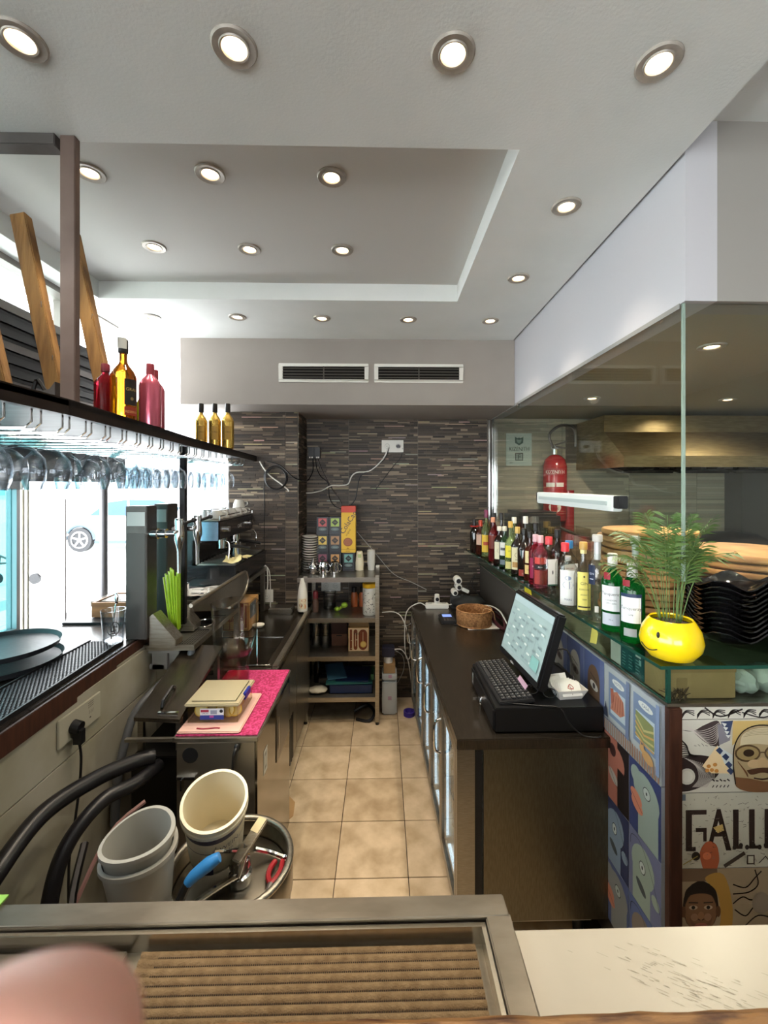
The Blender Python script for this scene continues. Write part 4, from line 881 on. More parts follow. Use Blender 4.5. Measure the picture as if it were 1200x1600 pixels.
st_ = M().cb((.60, 1.835, .985), (.002, .10, .02), (0, 35, 0)); t = st_.single('till_card', mat('card_pink', 'a98ba0', .4), 'narrow purple-pink printed strip tucked between keyboard and screen', 'card')
sp = thing('spectacles', 'folded black-framed spectacles lying on the cash drawer', 'spectacles', (.66, 1.78, .951))
for c in ((.625, 1.80), (.69, 1.765)):
    ring = [(c[0] + .026 * math.cos(a), c[1] + .012 * math.cos(a) * -.4 + .004 * math.sin(a), .972 + .018 * math.sin(a)) for a in [2 * PI * i / 16 for i in range(17)]]
    M().tube(ring, .0022, 6, 1).part('rim', BLACK, sp); M().add([ring[i] for i in range(16)], [list(range(16))]).part('lens', thin_glass('lens_glass', (.75, .8, .85), 1.2), sp)
M().tube([(.65, 1.789, .975), (.658, 1.783, .979), (.666, 1.778, .975)], .002, 6).part('bridge', BLACK, sp)
M().tube([(.715, 1.755, .975), (.735, 1.80, .97), (.69, 1.86, .954)], .002, 6).tube([(.60, 1.81, .975), (.64, 1.86, .965), (.72, 1.85, .954)], .002, 6).part('temple', BLACK, sp)
tr = thing('card_dish', 'white rectangular dish holding business cards beside the spectacles', 'dish', (.77, 1.78, .951))
def dish(x0, x1, y0, y1, z, h, fl, name, mt, par, ang=0):
    m = M(); cx, cy = (x0 + x1) / 2, (y0 + y1) / 2; hx, hy = (x1 - x0) / 2, (y1 - y0) / 2
    def ring(e, zz): return [(cx + sx * (hx - e), cy + sy * (hy - e), zz) for sx, sy in ((-1, -1), (1, -1), (1, 1), (-1, 1))]
    L = [ring(fl, z), ring(0, z + h), ring(-.004, z + h), ring(-.004, z + h - .003), ] ; vs = sum([ring(fl, z), ring(0, z + h), ring(.003, z + h), ring(fl + .003, z + .003)], []); fs = [(3, 2, 1, 0)]
    for r_ in range(3):
        for j in range(4): fs.append((r_ * 4 + j, r_ * 4 + (j + 1) % 4, (r_ + 1) * 4 + (j + 1) % 4, (r_ + 1) * 4 + j))
    fs.append((12, 13, 14, 15)); m.add(vs, fs); m.xf(Matrix.Translation((cx, cy, 0)) @ Matrix.Rotation(R(ang), 4, 'Z') @ Matrix.Translation((-cx, -cy, 0)))
    return m.part(name, mt, par)
dish(.705, .835, 1.735, 1.825, .951, .042, .018, 'dish_body', PORC, tr, 6)
for k in range(7):
    t = thing('business_card', 'white business card, %s in the fanned dish' % ['frontmost with red crest', 'second from the front', 'third from the front', 'fourth from the front', 'fifth from the front', 'tilted one at the back', 'rearmost, leaning left'][k], 'card', (.77, 1.75 + .008 * k, .957), group='cards in the white dish')
    mx = Matrix.Translation((.772 - .006 * k, 1.752 + .009 * k, .993 + .004 * (k > 4) * (k - 3))) @ Matrix.Rotation(R(6 + (14 if k > 4 else 0) * (1 if k == 5 else -1)), 4, 'Z') @ Matrix.Rotation(R(-38), 4, 'X') @ Matrix.Rotation(R(-10 if k == 6 else 0), 4, 'Y')
    M().box(-.0425, -.0006, -.027, .0425, .0006, .027).xf(mx).part('card', WHITEP, t, smooth=False)
    if k == 0:
        A = Art((0, 0, 0), (1, 0, 0), (0, 0, 1), (0, -1, 0)); A.h = .001
        A.line(cr([(-.012, .004), (0, .018), (.012, .004), (0, .0), (-.012, .004)]), .003, '9c4a3c'); A.line([(0, -.022), (0, .02)], .0015, '5c3a34'); A.line([(-.01, .012), (.01, -.002)], .002, '9c4a3c'); A.line([(-.018, -.016), (.018, -.016)], .0012, '77716c')
        A.m.xf(mx); A.part('crest', t)
# far end of the worktop
bk = thing('cork_basket', 'round brown woven basket on the far worktop', 'basket', (.645, 3.02, zc + .004))
WK = mat('woven_cork', 'a8794a', .8, c2='7c5430', nscale=70, bump=.8, bscale=120, detail=2)
M().lathe([(0, .0), (.112, 0), (.122, .02), (.126, .075), (.122, .108), (.116, .108), (.112, .02), (0, .012)], 36, (.645, 3.02, zc + .004)).part('weave', WK, bk)
for z in (.004, .104):
    M().tube([(.645 + (.118 + .003 * (z > .01)) * math.cos(a), 3.02 + (.118 + .003 * (z > .01)) * math.sin(a), zc + .004 + z) for a in [2 * PI * i / 30 for i in range(31)]], .005, 6, 1).part('rim_cord', WK, bk)
M().tube([(.69, 2.98, .93), (.70, 2.93, .985), (.755, 2.925, .965), (.775, 2.95, .90)], .002, 5).part('loose_strand', mat('straw', 'c9a06a', .7), bk)
M().prism([(.58, 2.90), (.80, 2.92), (.79, 3.12), (.60, 3.10)], zc + .0005, zc + .0035).single('napkin', mat('paper_white', 'd5cdc4', .8), 'pale paper napkin under the woven basket', 'napkin')
pt = thing('card_terminal', 'small black payment terminal with a lit blue display', 'card terminal', (.47, 3.08, zc))
M().box(.415, 3.02, zc, .525, 3.20, zc + .022).part('case', BLACK, pt, bev=.006)
M().box(.440, 3.12, zc + .022, .505, 3.18, zc + .0235).part('display', mat('blue_display', '6f86c8', .3, emit='7f97e0', es=.5), pt, smooth=False)
for i in range(12): M().cb((.445 + .02 * (i % 4), 3.04 + .022 * (i // 4), zc + .0235), (.013, .012, .003)).part('key', GREYMET, pt)
M().tube([(.525, 3.10, zc + .008), (.58, 3.04, zc + .004), (.56, 2.99, zc + .004), (.50, 3.01, zc + .004)], .003, 6).part('cord', BLACK, pt)
def plugstrip(x, y, z, lab, n=3):
    t = thing('power_strip', lab, 'power strip', (x, y, z)); M().box(x - .09, y - .025, z, x + .09, y + .025, z + .04).part('body', WHITEP, t, bev=.005)
    for i in range(n):
        if i == 1: M().lathe([(0, .075), (.018, .07), (.022, .03), (.022, .0)], 14, (x - .055 + .055 * i, y, z + .04)).part('plug', WHITEP if n == 3 else BLACK, t); M().cyl((x - .055 + .055 * i, y - .026, z + .075), (x - .055 + .055 * i, y - .02, z + .075), .014).part('plug_face', BLACK, t)
        else: M().cyl((x - .055 + .055 * i, y, z + .04), (x - .055 + .055 * i, y, z + .042), .019).part('socket', GREYP, t)
    return t
plugstrip(.435, 3.42, zc, 'white power strip with one tall plug at the far left end of the worktop')
bb = thing('black_bag', 'black bag-like bundle on the far worktop behind the basket', 'bag', (.70, 3.40, zc))
bm_ = M().ball((.68, 3.38, .90), (.14, .09, .055), 20, 10)
for i, v in enumerate(bm_.v): bm_.v[i] = (v[0], v[1], max(v[2], zc + .001) + .008 * math.sin(v[0] * 60) * math.cos(v[1] * 50) * (v[2] > .88))
bm_.part('bundle', mat('black_cloth', '121214', .7, bump=.3), bb)
hc = thing('white_adapter_stack', 'white plug adapters with black sockets stacked beside the black bundle', 'adapters', (.60, 3.44, zc))
M().box(.545, 3.40, zc, .655, 3.47, .95).part('block', mat('adapter_grey', '3a3a3c', .5), hc, bev=.006)
for (x, z, r_) in ((.575, .975, .024), (.605, 1.02, .026), (.60, 1.07, .03)):
    M().cyl((x, 3.47, z), (x, 3.40, z), r_, n=20).part('adapter', WHITEP, hc); M().cyl((x + .004, 3.40, z - .003), (x + .004, 3.396, z - .003), r_ * .6, n=16).part('socket', BLACK, hc)
M().cb((.66, 3.42, .99), (.06, .03, .025), (0, 25, 0)).part('adapter', WHITEP, hc, bev=.004)
def cable(name, lab, pts, r=.003, m=None, cat='cable', n=6, g=None): return M().tube(pts, r, n).single(name, m or BLACK, lab, cat, g)
cable('power_cable', 'white cord hanging in a long loop off the far end of the worktop', [(.345, 3.42, .87), (.29, 3.44, .885), (.20, 3.50, .80), (.185, 3.54, .60), (.20, 3.58, .40), (.235, 3.60, .40), (.225, 3.62, .55), (.17, 3.66, .70), (.10, 3.70, .74), (.0, 3.72, .73)], .0045, WHITEP)
cable('power_cable', 'white cord curving from the power strip toward the basket', [(.525, 3.42, .875), (.57, 3.36, .895), (.61, 3.28, .88), (.62, 3.20, .86)], .0035, WHITEP)
cable('power_cable', 'black cord draped across the wall behind the worktop', [(.62, 3.46, .98), (.70, 3.60, .97), (.80, 3.70, 1.05), (.78, 3.74, .95), (.84, 3.6, .88)], .003)
cable('coiled_leads', 'white-edged dark red and black leads piled against the tiled low wall', [(.77, 3.20, .87), (.82, 3.10, .93), (.84, 2.98, .91), (.82, 2.88, .86), (.79, 3.0, .87), (.80, 3.15, .90), (.84, 3.05, .88)], .012, mat('dark_red_lead', '3a1118', .6))
cable('power_cable', 'white cord lying on the leads beside the basket', [(.76, 3.24, .92), (.80, 3.12, .945), (.83, 3.0, .935), (.845, 2.90, .88)], .005, WHITEP)
# inside the glass box
sn = M(); sn.prism([(-.02, 0), (.032, .012), (.045, .06), (.02, .09), (.0, .075)], 0, .001, axis='y'); sn.xf(Matrix.Translation((.8885, 1.81, 1.155)) @ Matrix.Rotation(R(-88), 4, 'Z')); sn.single('sticky_note', mat('note_yellow', 'd9d268', .7), 'yellow sticky note on the side of the glass display box', 'note')
M().prism([(.853, 2.46), (.857, 2.46), (.853, 2.56), (.849, 2.56)], 1.17, 1.225).single('sticky_note', mat('note_deep_yellow', 'cdb822', .7), 'deeper yellow square note farther along the glass box', 'note')
mn = thing('menu_card', 'dark green menu card beside a plain white sheet in the glass box', 'menu', (.92, 1.58, 1.1375))
def side(y): return .911 - (y - 1.352) * .023 + .006
M().prism([(side(1.49), 1.49), (side(1.63), 1.63), (side(1.63) + .003, 1.63), (side(1.49) + .003, 1.49)], 1.138, 1.247).part('card', mat('menu_green', '174a4c', .5), mn)
M().prism([(side(1.63), 1.632), (side(1.70), 1.70), (side(1.70) + .003, 1.70), (side(1.63) + .003, 1.632)], 1.138, 1.247).part('white_sheet', mat('paper_white', 'd5cdc4', .8), mn)
A = Art((side(1.63) - .0006, 1.63, 1.138), Vector((.003, -.14, 0)).normalized(), (0, 0, 1), (-1, -.02, 0)); A.poly(rec(.008, .085, .045, .10), 'c5ccc6'); A.poly(rec(.047, .085, .08, .10), 'b9c2bc'); A.text('MENU', .011, .088, .012, '174a4c')
for i in range(3):
    for j in range(5): A.line([(.012 + i * .042, .062 - j * .011), (.03 + i * .042 + .004 * (j % 2), .062 - j * .011)], .0035, '6f9a98')
A.poly(rec(.095, .075, .125, .083), 'c5ccc6'); A.poly(rec(.115, .05, .128, .07), '8fb0ac'); A.part('print', mn)
cb_ = thing('cardboard_box', 'brown cardboard box inside the corner of the glass display box', 'box', (1.04, 1.41, 1.1375))
CARD = mat('cardboard', 'a5845a', .8, c2='977750', nscale=6)
M().prism([(.918, 1.375), (1.145, 1.375), (1.14, 1.49), (.912, 1.485)], 1.138, 1.232).part('carton', CARD, cb_, bev=.002)
M().prism([(.9165, 1.3745), (1.1465, 1.3745), (1.1465, 1.38), (.9165, 1.38)], 1.222, 1.234).part('flap', mat('cardboard_dark', '8f6f48', .8), cb_)
M().box(.95, 1.3742, 1.16, .985, 1.3748, 1.205).part('stain_patch', mat('cardboard_dark', '8f6f48', .8), cb_)
PLB = mat('plastic_bag', 'c9ccc4', .3, bump=1.0, bscale=40, trans=.3)
for k, (x, y, r_) in enumerate(((1.20, 1.42, .045), (1.29, 1.43, .05), (1.40, 1.43, .05))):
    m = M().ball((x, y, 1.138 + r_ * .85), (r_, r_ * 1.1, r_ * .85), 18, 12)
    for i, v in enumerate(m.v): m.v[i] = (v[0] + .005 * math.sin(v[2] * 190 + k), v[1] + .005 * math.sin(v[0] * 170), max(1.1375, v[2] + .004 * math.sin(v[0] * 200)))
    m.single('plastic_bag', PLB, 'crumpled clear plastic bag in the glass box, %s' % ['next to the cardboard box', 'second from the cardboard box', 'farthest from the cardboard box'][k], 'bag', 'crumpled bags in the glass box')
rc = M()
for k in range(26):
    a = random.uniform(0, PI); x, y = .925 + random.uniform(-.02, .05), 1.366 + random.uniform(-.004, .006); rc.tube([(x, y, 1.1375), (x + random.uniform(-.02, .02), y, 1.145 + random.random() * .012), (x + random.uniform(-.03, .03), y, 1.15 + random.random() * .03)], .0012, 4, 2)
rc.single('twig_litter', mat('dry_twigs', '4a3226', .8), 'dry brown twig litter in the corner of the glass box', 'twigs', kind='stuff')

# smiley pot + palm
sp_ = thing('smiley_pot', 'round bright yellow pot with a winking smile and a small palm', 'plant pot', (.945, 1.395, 1.262))
pc = (.945, 1.395, 1.262)
YEL = mat('yellow_glaze', 'f0cf14', .22, coat=.4)
m = M().lathe([(0, .004), (.042, 0), (.066, .010), (.087, .038), (.092, .062), (.084, .098), (.066, .128), (.062, .132), (.058, .128), (.074, .098), (.06, .03), (0, .02)], 40, pc); m.part('pot', YEL, sp_)
def potpt(az, z):
    prof = [(0, .042), (.010, .066), (.038, .087), (.062, .092), (.098, .084), (.128, .066)]
    for (z0, r0), (z1, r1) in zip(prof, prof[1:]):
        if z0 <= z <= z1: r_ = r0 + (r1 - r0) * (z - z0) / (z1 - z0); break
    r_ += .0012
    return (pc[0] + r_ * math.cos(R(az)), pc[1] + r_ * math.sin(R(az)), pc[2] + z)
M().tube([potpt(172 + 4.4 * i, .052 - .0145 * math.sin(PI * (i + .6) / 11)) for i in range(10)], .0016, 6, 2).part('smile', BLACK, sp_)
M().ball(potpt(213, .092), (.0055, .004, .010), 12, 8).part('eye', BLACK, sp_)
M().lathe([(0, .117), (.063, .115)], 20, pc).part('soil', mat('potting_soil', '2c1f16', .9, bump=1, bscale=80), sp_)
LEAF = mat('palm_leaf', '5f7a3c', .5, c2='3f5a28', nscale=12)
plt_ = thing('parlour_palm', 'small feathery parlour palm growing in the yellow pot', 'plant', (pc[0], pc[1], pc[2] + .116))
rng = random.Random(5)
for k in range(19):
    az = rng.uniform(0, 2 * PI); ln = rng.uniform(.20, .36); out = rng.uniform(.03, .16) if k > 3 else .03
    b = Vector((pc[0] + .03 * math.cos(az), pc[1] + .02 * math.sin(az), pc[2] + .114)); d = Vector((math.cos(az), math.sin(az) * .8, 0))
    P = [b, b + d * out * .25 + Vector((0, 0, ln * .45)), b + d * out * .6 + Vector((0, 0, ln * .8)), b + d * (out * 1.15) + Vector((0, 0, ln * (1.0 if out < .1 else .88)))]
    m = M().tube(P, .0014, 5, 4)
    side_ = Vector((-d.y, d.x, 0)).normalized()
    for j in range(3, 20):
        f = .32 + .68 * j / 20; q = min(int(f * 3), 2); tt = f * 3 - q; pp = P[q].lerp(P[q + 1], tt); td = (P[q + 1] - P[q]).normalized()
        for sgn in (-1, 1):
            L = .062 * math.sin(PI * min(1, (f - .2) / .95)) + .018; dr = (side_ * sgn * .8 + td * .55 + Vector((0, 0, rng.uniform(-.3, .1)))).normalized()
            e = pp + dr * L + Vector((0, 0, -.012 * L / .07)); mid = pp + dr * L * .5; wv = td * .0032
            m.add([pp, mid + wv, e, mid - wv], [(0, 1, 2, 3)])
    m.part('frond', LEAF, plt_)

# =================================================================== KITCHEN SIDE
for k in range(13):
    a = random.uniform(0, 6); r_ = .195 + random.uniform(-.006, .006); cx, cy = 1.20 + random.uniform(-.012, .012), 1.93 + random.uniform(-.012, .012); z = 1.262 + .0285 * k
    M().lathe([(0, 0), (r_ - .006, 0), (r_, .007), (r_, .018), (r_ - .004, .0245), (r_ - .012, .0245), (r_ - .02, .021), (0, .021)], 32, (cx, cy, z)).single('wooden_plate', BOARDW, 'round wooden plate, %s in the taller stack behind the gin bottles' % ORD[k], 'plate', 'tall stack of round wooden plates')
for k in range(8):
    r_ = .27 + random.uniform(-.004, .004); cx = 1.70 + random.uniform(-.01, .01); z = 1.262 + .0335 * k
    M().lathe([(0, 0), (r_ - .01, 0), (r_, .008), (r_, .022), (r_ - .006, .030), (0, .030)], 40, (cx, 1.98, z)).single('serving_board', BOARDW, 'wide round wooden board, %s in the low stack behind the black bowls' % ORD[k], 'board', 'low stack of wide wooden boards')
def wavy(cx, cy, z, s, h):
    m = M(); n = 32; vs = []; fs = []
    prof = [(.25, 0, 0), (.55, .01, 0), (.8, h * .5, .3), (1.0, h, 1), (.97, h + .003, 1), (.77, h * .5 + .004, .3), (.5, .014, 0), (.0, .012, 0)]
    for (rr, zz, wv) in prof:
        for j in range(n):
            a = 2 * PI * j / n; q = 1 / max(abs(math.cos(a)), abs(math.sin(a))) ** .6
            vs.append((cx + s * rr * q * math.cos(a), cy + s * rr * q * math.sin(a), z + zz + wv * .016 * math.cos(4 * a + PI)))
    for i in range(len(prof) - 1):
        for j in range(n): fs.append((i * n + j, i * n + (j + 1) % n, (i + 1) * n + (j + 1) % n, (i + 1) * n + j))
    m.add(vs, fs); return m
bb0 = None
for k in range(11):
    z = 1.262 + .0175 * k
    lab = 'black wavy-rimmed square bowl, %s in the stack beside the palm' % ORD[k]
    if bb0 is None: bb0 = wavy(1.245, 1.54, z, .108, .045).single('black_bowl', mat('black_glaze', '101012', .12, coat=.6), lab, 'bowl', 'stack of black bowls')
    else: copy_tree(bb0, (bb0.location.x + random.uniform(-.003, .003), bb0.location.y + random.uniform(-.003, .003), bb0.location.z + .0175 * k), random.uniform(-.03, .03), lab)
for k in range(10):
    copy_tree(bb0, (1.46 + random.uniform(-.003, .003), bb0.location.y + .02, bb0.location.z + .0175 * k), random.uniform(-.03, .03), 'black wavy-rimmed square bowl, %s in the stack at the picture edge' % ORD[k])
ac = thing('acrylic_box', 'open clear acrylic box behind the red-capped bottles', 'box', (1.13, 2.7, 1.262))
for (a, b, c, d) in ((1.0, 2.60, 1.27, 2.605), (1.0, 2.795, 1.27, 2.80), (1.0, 2.605, 1.005, 2.795), (1.265, 2.605, 1.27, 2.795)): M().box(a, b, 1.262, c, d, 1.56).part('wall_sheet', CLEARP, ac)
M().box(1.005, 2.605, 1.262, 1.265, 2.795, 1.267).part('base', CLEARP, ac)
kt = thing('kitchen_worktop', 'steel kitchen worktop against the far kitchen wall', 'worktop', (2.3, 3.4, 0))
M().box(1.54, 3.0, 1.12, 3.85, 3.77, 1.16).part('top', STEELH, kt, bev=.003); M().box(1.56, 3.03, .1, 3.83, 3.75, 1.12).part('cabinet', STEEL, kt)
for x in (1.62, 3.76):
    for y in (3.1, 3.7): M().cyl((x, y, 0), (x, y, .1), .02).part('leg', BLACK, kt)
gr = thing('contact_grill', 'dark kitchen grill with raised lid behind the acrylic box', 'grill', (1.28, 3.45, 1.136))
M().box(1.06, 3.28, 1.137, 1.36, 3.70, 1.30).part('base', mat('dark_grill', '2b2826', .4, .4), gr, bev=.01)
M().box(1.03, 3.24, 1.45, 1.36, 3.66, 1.62).part('lid', mat('dark_grill', '2b2826', .4, .4), gr, bev=.03)
M().cyl((1.34, 3.6, 1.28), (1.34, 3.6, 1.5), .02).part('hinge_post', GREYMET, gr); M().cyl((1.05, 3.6, 1.28), (1.05, 3.6, 1.5), .02).part('hinge_post', GREYMET, gr)
M().tube([(1.36, 3.3, 1.5), (1.50, 3.24, 1.44), (1.62, 3.2, 1.41)], .012, 8).part('handle', BLACK, gr)
ov = thing('domed_oven', 'dark domed oven at the far edge of the kitchen', 'oven', (2.75, 3.3, 1.16))
M().lathe([(.39, .01), (.37, .12), (.28, .22), (.15, .28), (0, .30)], 32, (2.80, 3.39, 1.161)).part('dome', mat('oven_black', '1f1c1a', .45), ov); M().cyl((2.80, 3.39, 1.161), (2.80, 3.39, 1.175), .385, n=28).part('base', STEEL, ov)
hd = thing('extractor_hood', 'wide brushed steel extractor hood along the kitchen wall', 'hood', (2.6, 3.4, 1.95))
HS = mat('hood_steel', 'b39d74', .3, .95, c2='a08b66', nscale=14, stretch=(1, 1, 6))
M().box(1.715, 3.30, 2.235, 3.86, 3.785, 2.365).part('top_band', HS, hd, bev=.002)
M().add([(1.715, 3.30, 2.235), (3.86, 3.30, 2.235), (3.86, 3.04, 2.035), (1.715, 3.04, 2.035), (1.715, 3.785, 2.235), (1.715, 3.785, 2.035), (3.86, 3.785, 2.235), (3.86, 3.785, 2.035)], [(0, 3, 2, 1), (0, 4, 5, 3), (1, 2, 7, 6)]).part('canopy', HS, hd, smooth=False)
M().box(1.715, 3.03, 1.955, 3.86, 3.05, 2.035).box(1.715, 3.05, 1.955, 1.735, 3.785, 2.035).part('lower_band', HS, hd)
for k in range(5): M().cb((1.95 + .42 * k, 3.42, 1.985), (.38, .6, .02), (12, 0, 0)).part('grease_filter', mat('filter_dark', '2b2620', .4, .6), hd, bev=.003)
for k in range(18): M().box(1.76 + k * .115, 3.052, 1.94, 1.83 + k * .115, 3.07, 1.97).part('filter_tab', mat('filter_dark', '2b2620', .4, .6), hd)
fe_ = thing('fire_extinguisher', 'red fire extinguisher hung on the kitchen tiles beside the hood', 'fire extinguisher', (1.47, 3.62, 1.60))
RED = mat('extinguisher_red', '9c1c22', .25, coat=.4); ex = (1.475, 3.66, 1.52)
M().lathe([(0, 0), (.085, .0), (.098, .02), (.098, .46), (.085, .52), (.05, .555), (.025, .565), (0, .565)], 28, ex).part('cylinder', RED, fe_)
M().cyl((ex[0], ex[1], 2.085), (ex[0], ex[1], 2.14), .02).part('neck', CHROME, fe_)
M().lathe([(0, 0), (.025, .0), (.03, .02), (.0, .04)], 14, (ex[0], ex[1], 2.13)).part('gauge', ALU, fe_)
M().cb((ex[0] + .04, ex[1] - .02, 2.18), (.1, .025, .012), (0, -18, 0)).part('lever', GREYMET, fe_); M().cb((ex[0] + .04, ex[1] - .02, 2.145), (.09, .025, .012), (0, 8, 0)).part('lever', GREYMET, fe_)
M().tube([(ex[0] - .02, ex[1] - .02, 2.14), (ex[0] - .06, ex[1] - .03, 2.25), (ex[0] + .04, ex[1] - .03, 2.33), (ex[0] + .15, ex[1] - .03, 2.30), (ex[0] + .17, ex[1] - .02, 2.15)], .012, 8).part('hose', GREYMET, fe_)
M().box(ex[0] - .11, ex[1] + .095, 1.55, ex[0] + .11, 3.785, 1.60).part('wall_bracket', BLACK, fe_)
an = math.atan2(-ex[1], -ex[0])
A = Art((0, 0, 0), (1, 0, 0), (0, 0, 1), (0, 1, 0), bend=(ex, .0985, an))
A.poly(rec(-.07, .39, .07, .445), '8c1a20'); A.text('KIZENITH', 0, .40, .042, 'd9cfc8', centre=True, sx=.9)
A.poly(rec(-.075, .29, .0, .325), 'd2c8bf'); A.poly(rec(.012, .29, .075, .325), 'd2c8bf'); A.poly(ell(0, .12, .05, .045), 'cfc3b4'); A.text('6 kg', 0, .105, .035, '8c1a20', centre=True)
for j in range(7): A.line([(-.06, .26 - j * .013), (.06, .26 - j * .013)], .004, 'b86a64')
A.part('label', fe_)
dr = M().cyl((1.60, 3.70, 1.30), (1.60, 3.70, 1.78), .055, n=20); dr.single('red_cylinder', RED, 'second narrower red cylinder under the hose, below the strip lamp', 'cylinder'); 
sg_ = thing('kitchen_sign', 'pale safety company sign with shield logo on kitchen tiles', 'sign', (1.2, 3.78, 2.0))
M().box(1.09, 3.772, 1.995, 1.315, 3.785, 2.28).part('plate', mat('sign_glass', 'bcc4b9', .25), sg_, bev=.001)
A = Art((1.09, 3.7715, 1.995), (1, 0, 0), (0, 0, 1), (0, -1, 0)); A.poly([(.075, .255), (.10, .24), (.112, .248), (.125, .24), (.15, .255), (.148, .20), (.112, .178), (.077, .20)], '3a5850'); A.poly([(.09, .235), (.112, .225), (.135, .235), (.13, .205), (.112, .195), (.094, .205)], '7f948a')
A.text('KIZENITH', .1125, .130, .050, '2b302c', centre=True, sx=.82); A.poly(rec(.078, .045, .148, .112), '262a28'); A.poly(rec(.085, .052, .141, .105), '8f988f'); A.text('F', .1125, .056, .062, '262a28', centre=True); A.text('001', .03, .02, .02, '3a403c'); A.part('logo', sg_)
for nm, x, z, lab in (('wall_switch', 1.81, 2.15, 'double grey socket on the dark kitchen wall by the hood'), ('wall_switch', 3.15, 1.80, 'small square switch box on the kitchen wall under the hood')):
    t = thing(nm, lab, 'switch', (x, 3.77, z - .05)); M().box(x - .085 if x < 2 else x - .06, 3.765, z - .05, x + .085 if x < 2 else x + .06, 3.786, z + .05).part('plate', GREYP, t, bev=.003)
    for q in ((-.035, .035) if x < 2 else (0,)): M().cyl((x + q, 3.763, z), (x + q, 3.766, z), .022).part('socket', BLACK, t)
struct(M().box(1.62, 3.775, 2.02, 2.3, 3.787, 2.36), 'trim_2', mat('dark_kitchen_panel', '4a4038', .4, c2='3c332c', nscale=6))
struct(M().box(3.05, 3.60, 1.16, 3.9, 3.787, 2.0), 'wall_kitchen', mat('dark_pillar', '55504a', .6))

# =================================================================== LEFT BAR THINGS
mt_ = M(); t = thing('bar_mat', 'long black studded rubber bar mat along the inner counter edge', 'bar mat', (-1.24, 1.2, 1.10))
M().prism([(-1.345, .2), (-1.135, .2), (-1.135, 1.0), (-1.190, 2.02), (-1.345, 2.02)], 1.101, 1.107).part('base', BLACKM, t)
M().prism([(-1.345, .2), (-1.338, .2), (-1.338, 2.02), (-1.345, 2.02)], 1.107, 1.116).prism([(-1.142, .2), (-1.135, .2), (-1.135, 1.0), (-1.190, 2.02), (-1.197, 2.02), (-1.142, 1.0)], 1.107, 1.116).part('rim', BLACKM, t)
s_ = M()
for j in range(110):
    y = .9 + j * .0102; xr = -1.145 - max(0, y - 1.0) * .054
    for i in range(14):
        x = -1.333 + i * .0135 + (j % 2) * .006
        if x < xr - .004: s_.add([(x, y, 1.112), (x + .006, y, 1.112), (x + .006, y + .006, 1.112), (x, y + .006, 1.112), (x - .001, y - .001, 1.107), (x + .007, y - .001, 1.107), (x + .007, y + .007, 1.107), (x - .001, y + .007, 1.107)], [(0, 1, 2, 3), (4, 5, 1, 0), (5, 6, 2, 1), (6, 7, 3, 2), (7, 4, 0, 3)])
s_.part('stud', mat('mat_stud', '2a2c31', .4), t, smooth=False, kind='stuff')
for k, (x, y, z, r_) in enumerate(((-1.53, 1.77, 1.118, .205), (-1.555, 1.80, 1.150, .20))):
    M().lathe([(0, 0), (r_ - .02, 0), (r_ - .006, .006), (r_, .026), (r_ + .003, .027), (r_ - .002, .022), (r_ - .01, .01), (r_ - .025, .0055), (0, .0055)], 48, (x, y, z - .016 * (k == 0))).single('serving_tray', mat('tray_black', '1c1d20', .45, c2='25272b', nscale=30, bump=.15), ['lower round black serving tray on the window counter', 'upper round black serving tray on the window counter'][k], 'tray', 'two round serving trays')
mg = thing('glass_mug', 'clear glass tumbler with a black crest and a spoon standing in it', 'glass', (-1.215, 2.03, 1.118))
c = (-1.215, 1.985, 1.117)
THK = mat('thick_glass', 'f0f6f6', .03, trans=.95, ior=1.25)
M().lathe([(0, 0), (.036, .0), (.040, .01), (.050, .145), (.0505, .148), (.048, .148), (.0375, .012), (0, .010)], 28, c).part('tumbler', TUMB, mg)
A = Art((0, 0, 0), (1, 0, 0), (0, 0, 1), (0, 1, 0), bend=(c, .047, math.atan2(-c[1], -c[0])))
A.line([(.024 * math.cos(a), .072 + .03 * math.sin(a)) for a in [2 * PI * i / 18 for i in range(19)]], .0035, '15161a'); A.line([(-.008, .09), (-.008, .062), (.01, .062)], .005, '15161a'); A.line([(0, .088), (.004, .055)], .004, '15161a'); A.line([(-.014, .05), (.014, .052)], .004, '15161a'); A.line([(-.002, .078), (.014, .080)], .004, '15161a'); A.part('crest', mg)
M().tube([(c[0] - .01, c[1], c[2] + .015), (c[0] + .005, c[1] + .01, c[2] + .17)], .003, 6, 1).ball((c[0] + .007, c[1] + .012, c[2] + .195), (.010, .006, .026), 12, 8).single('teaspoon', CHROME, 'steel teaspoon standing in the crested glass', 'spoon')
wb_ = thing('wooden_caddy', 'small open wooden box of utensils beside the tap tower', 'box', (-1.45, 2.45, 1.10))
OAK = mat('oak_caddy', '8a6238', .55, c2='6c4a28', nscale=6, stretch=(1, 8, 8))
for q in ((-1.56, 2.36, -1.27, 2.372), (-1.56, 2.57, -1.27, 2.582), (-1.56, 2.372, -1.548, 2.57), (-1.282, 2.372, -1.27, 2.57)): M().box(q[0], q[1], 1.115, q[2], q[3], 1.195).part('side', OAK, wb_, bev=.001)
M().box(-1.55, 2.37, 1.113, -1.28, 2.58, 1.12).part('bottom', OAK, wb_)
for k in range(4): M().tube([(-1.50 + .05 * k, 2.55, 1.125), (-1.45 + .05 * k, 2.42, 1.205)], .004, 6, 1).ball((-1.45 + .05 * k, 2.41, 1.208), (.011, .016, .005), 10, 6).single('spoon', CHROME, 'steel spoon lying in the wooden caddy, %s from the window' % ORD1[k], 'spoon', 'spoons in the caddy')
M().box(-1.66, 2.28, 1.101, -1.30, 2.62, 1.113).single('black_folder', BLACK, 'flat black folder under the wooden caddy', 'folder', bev=.002)

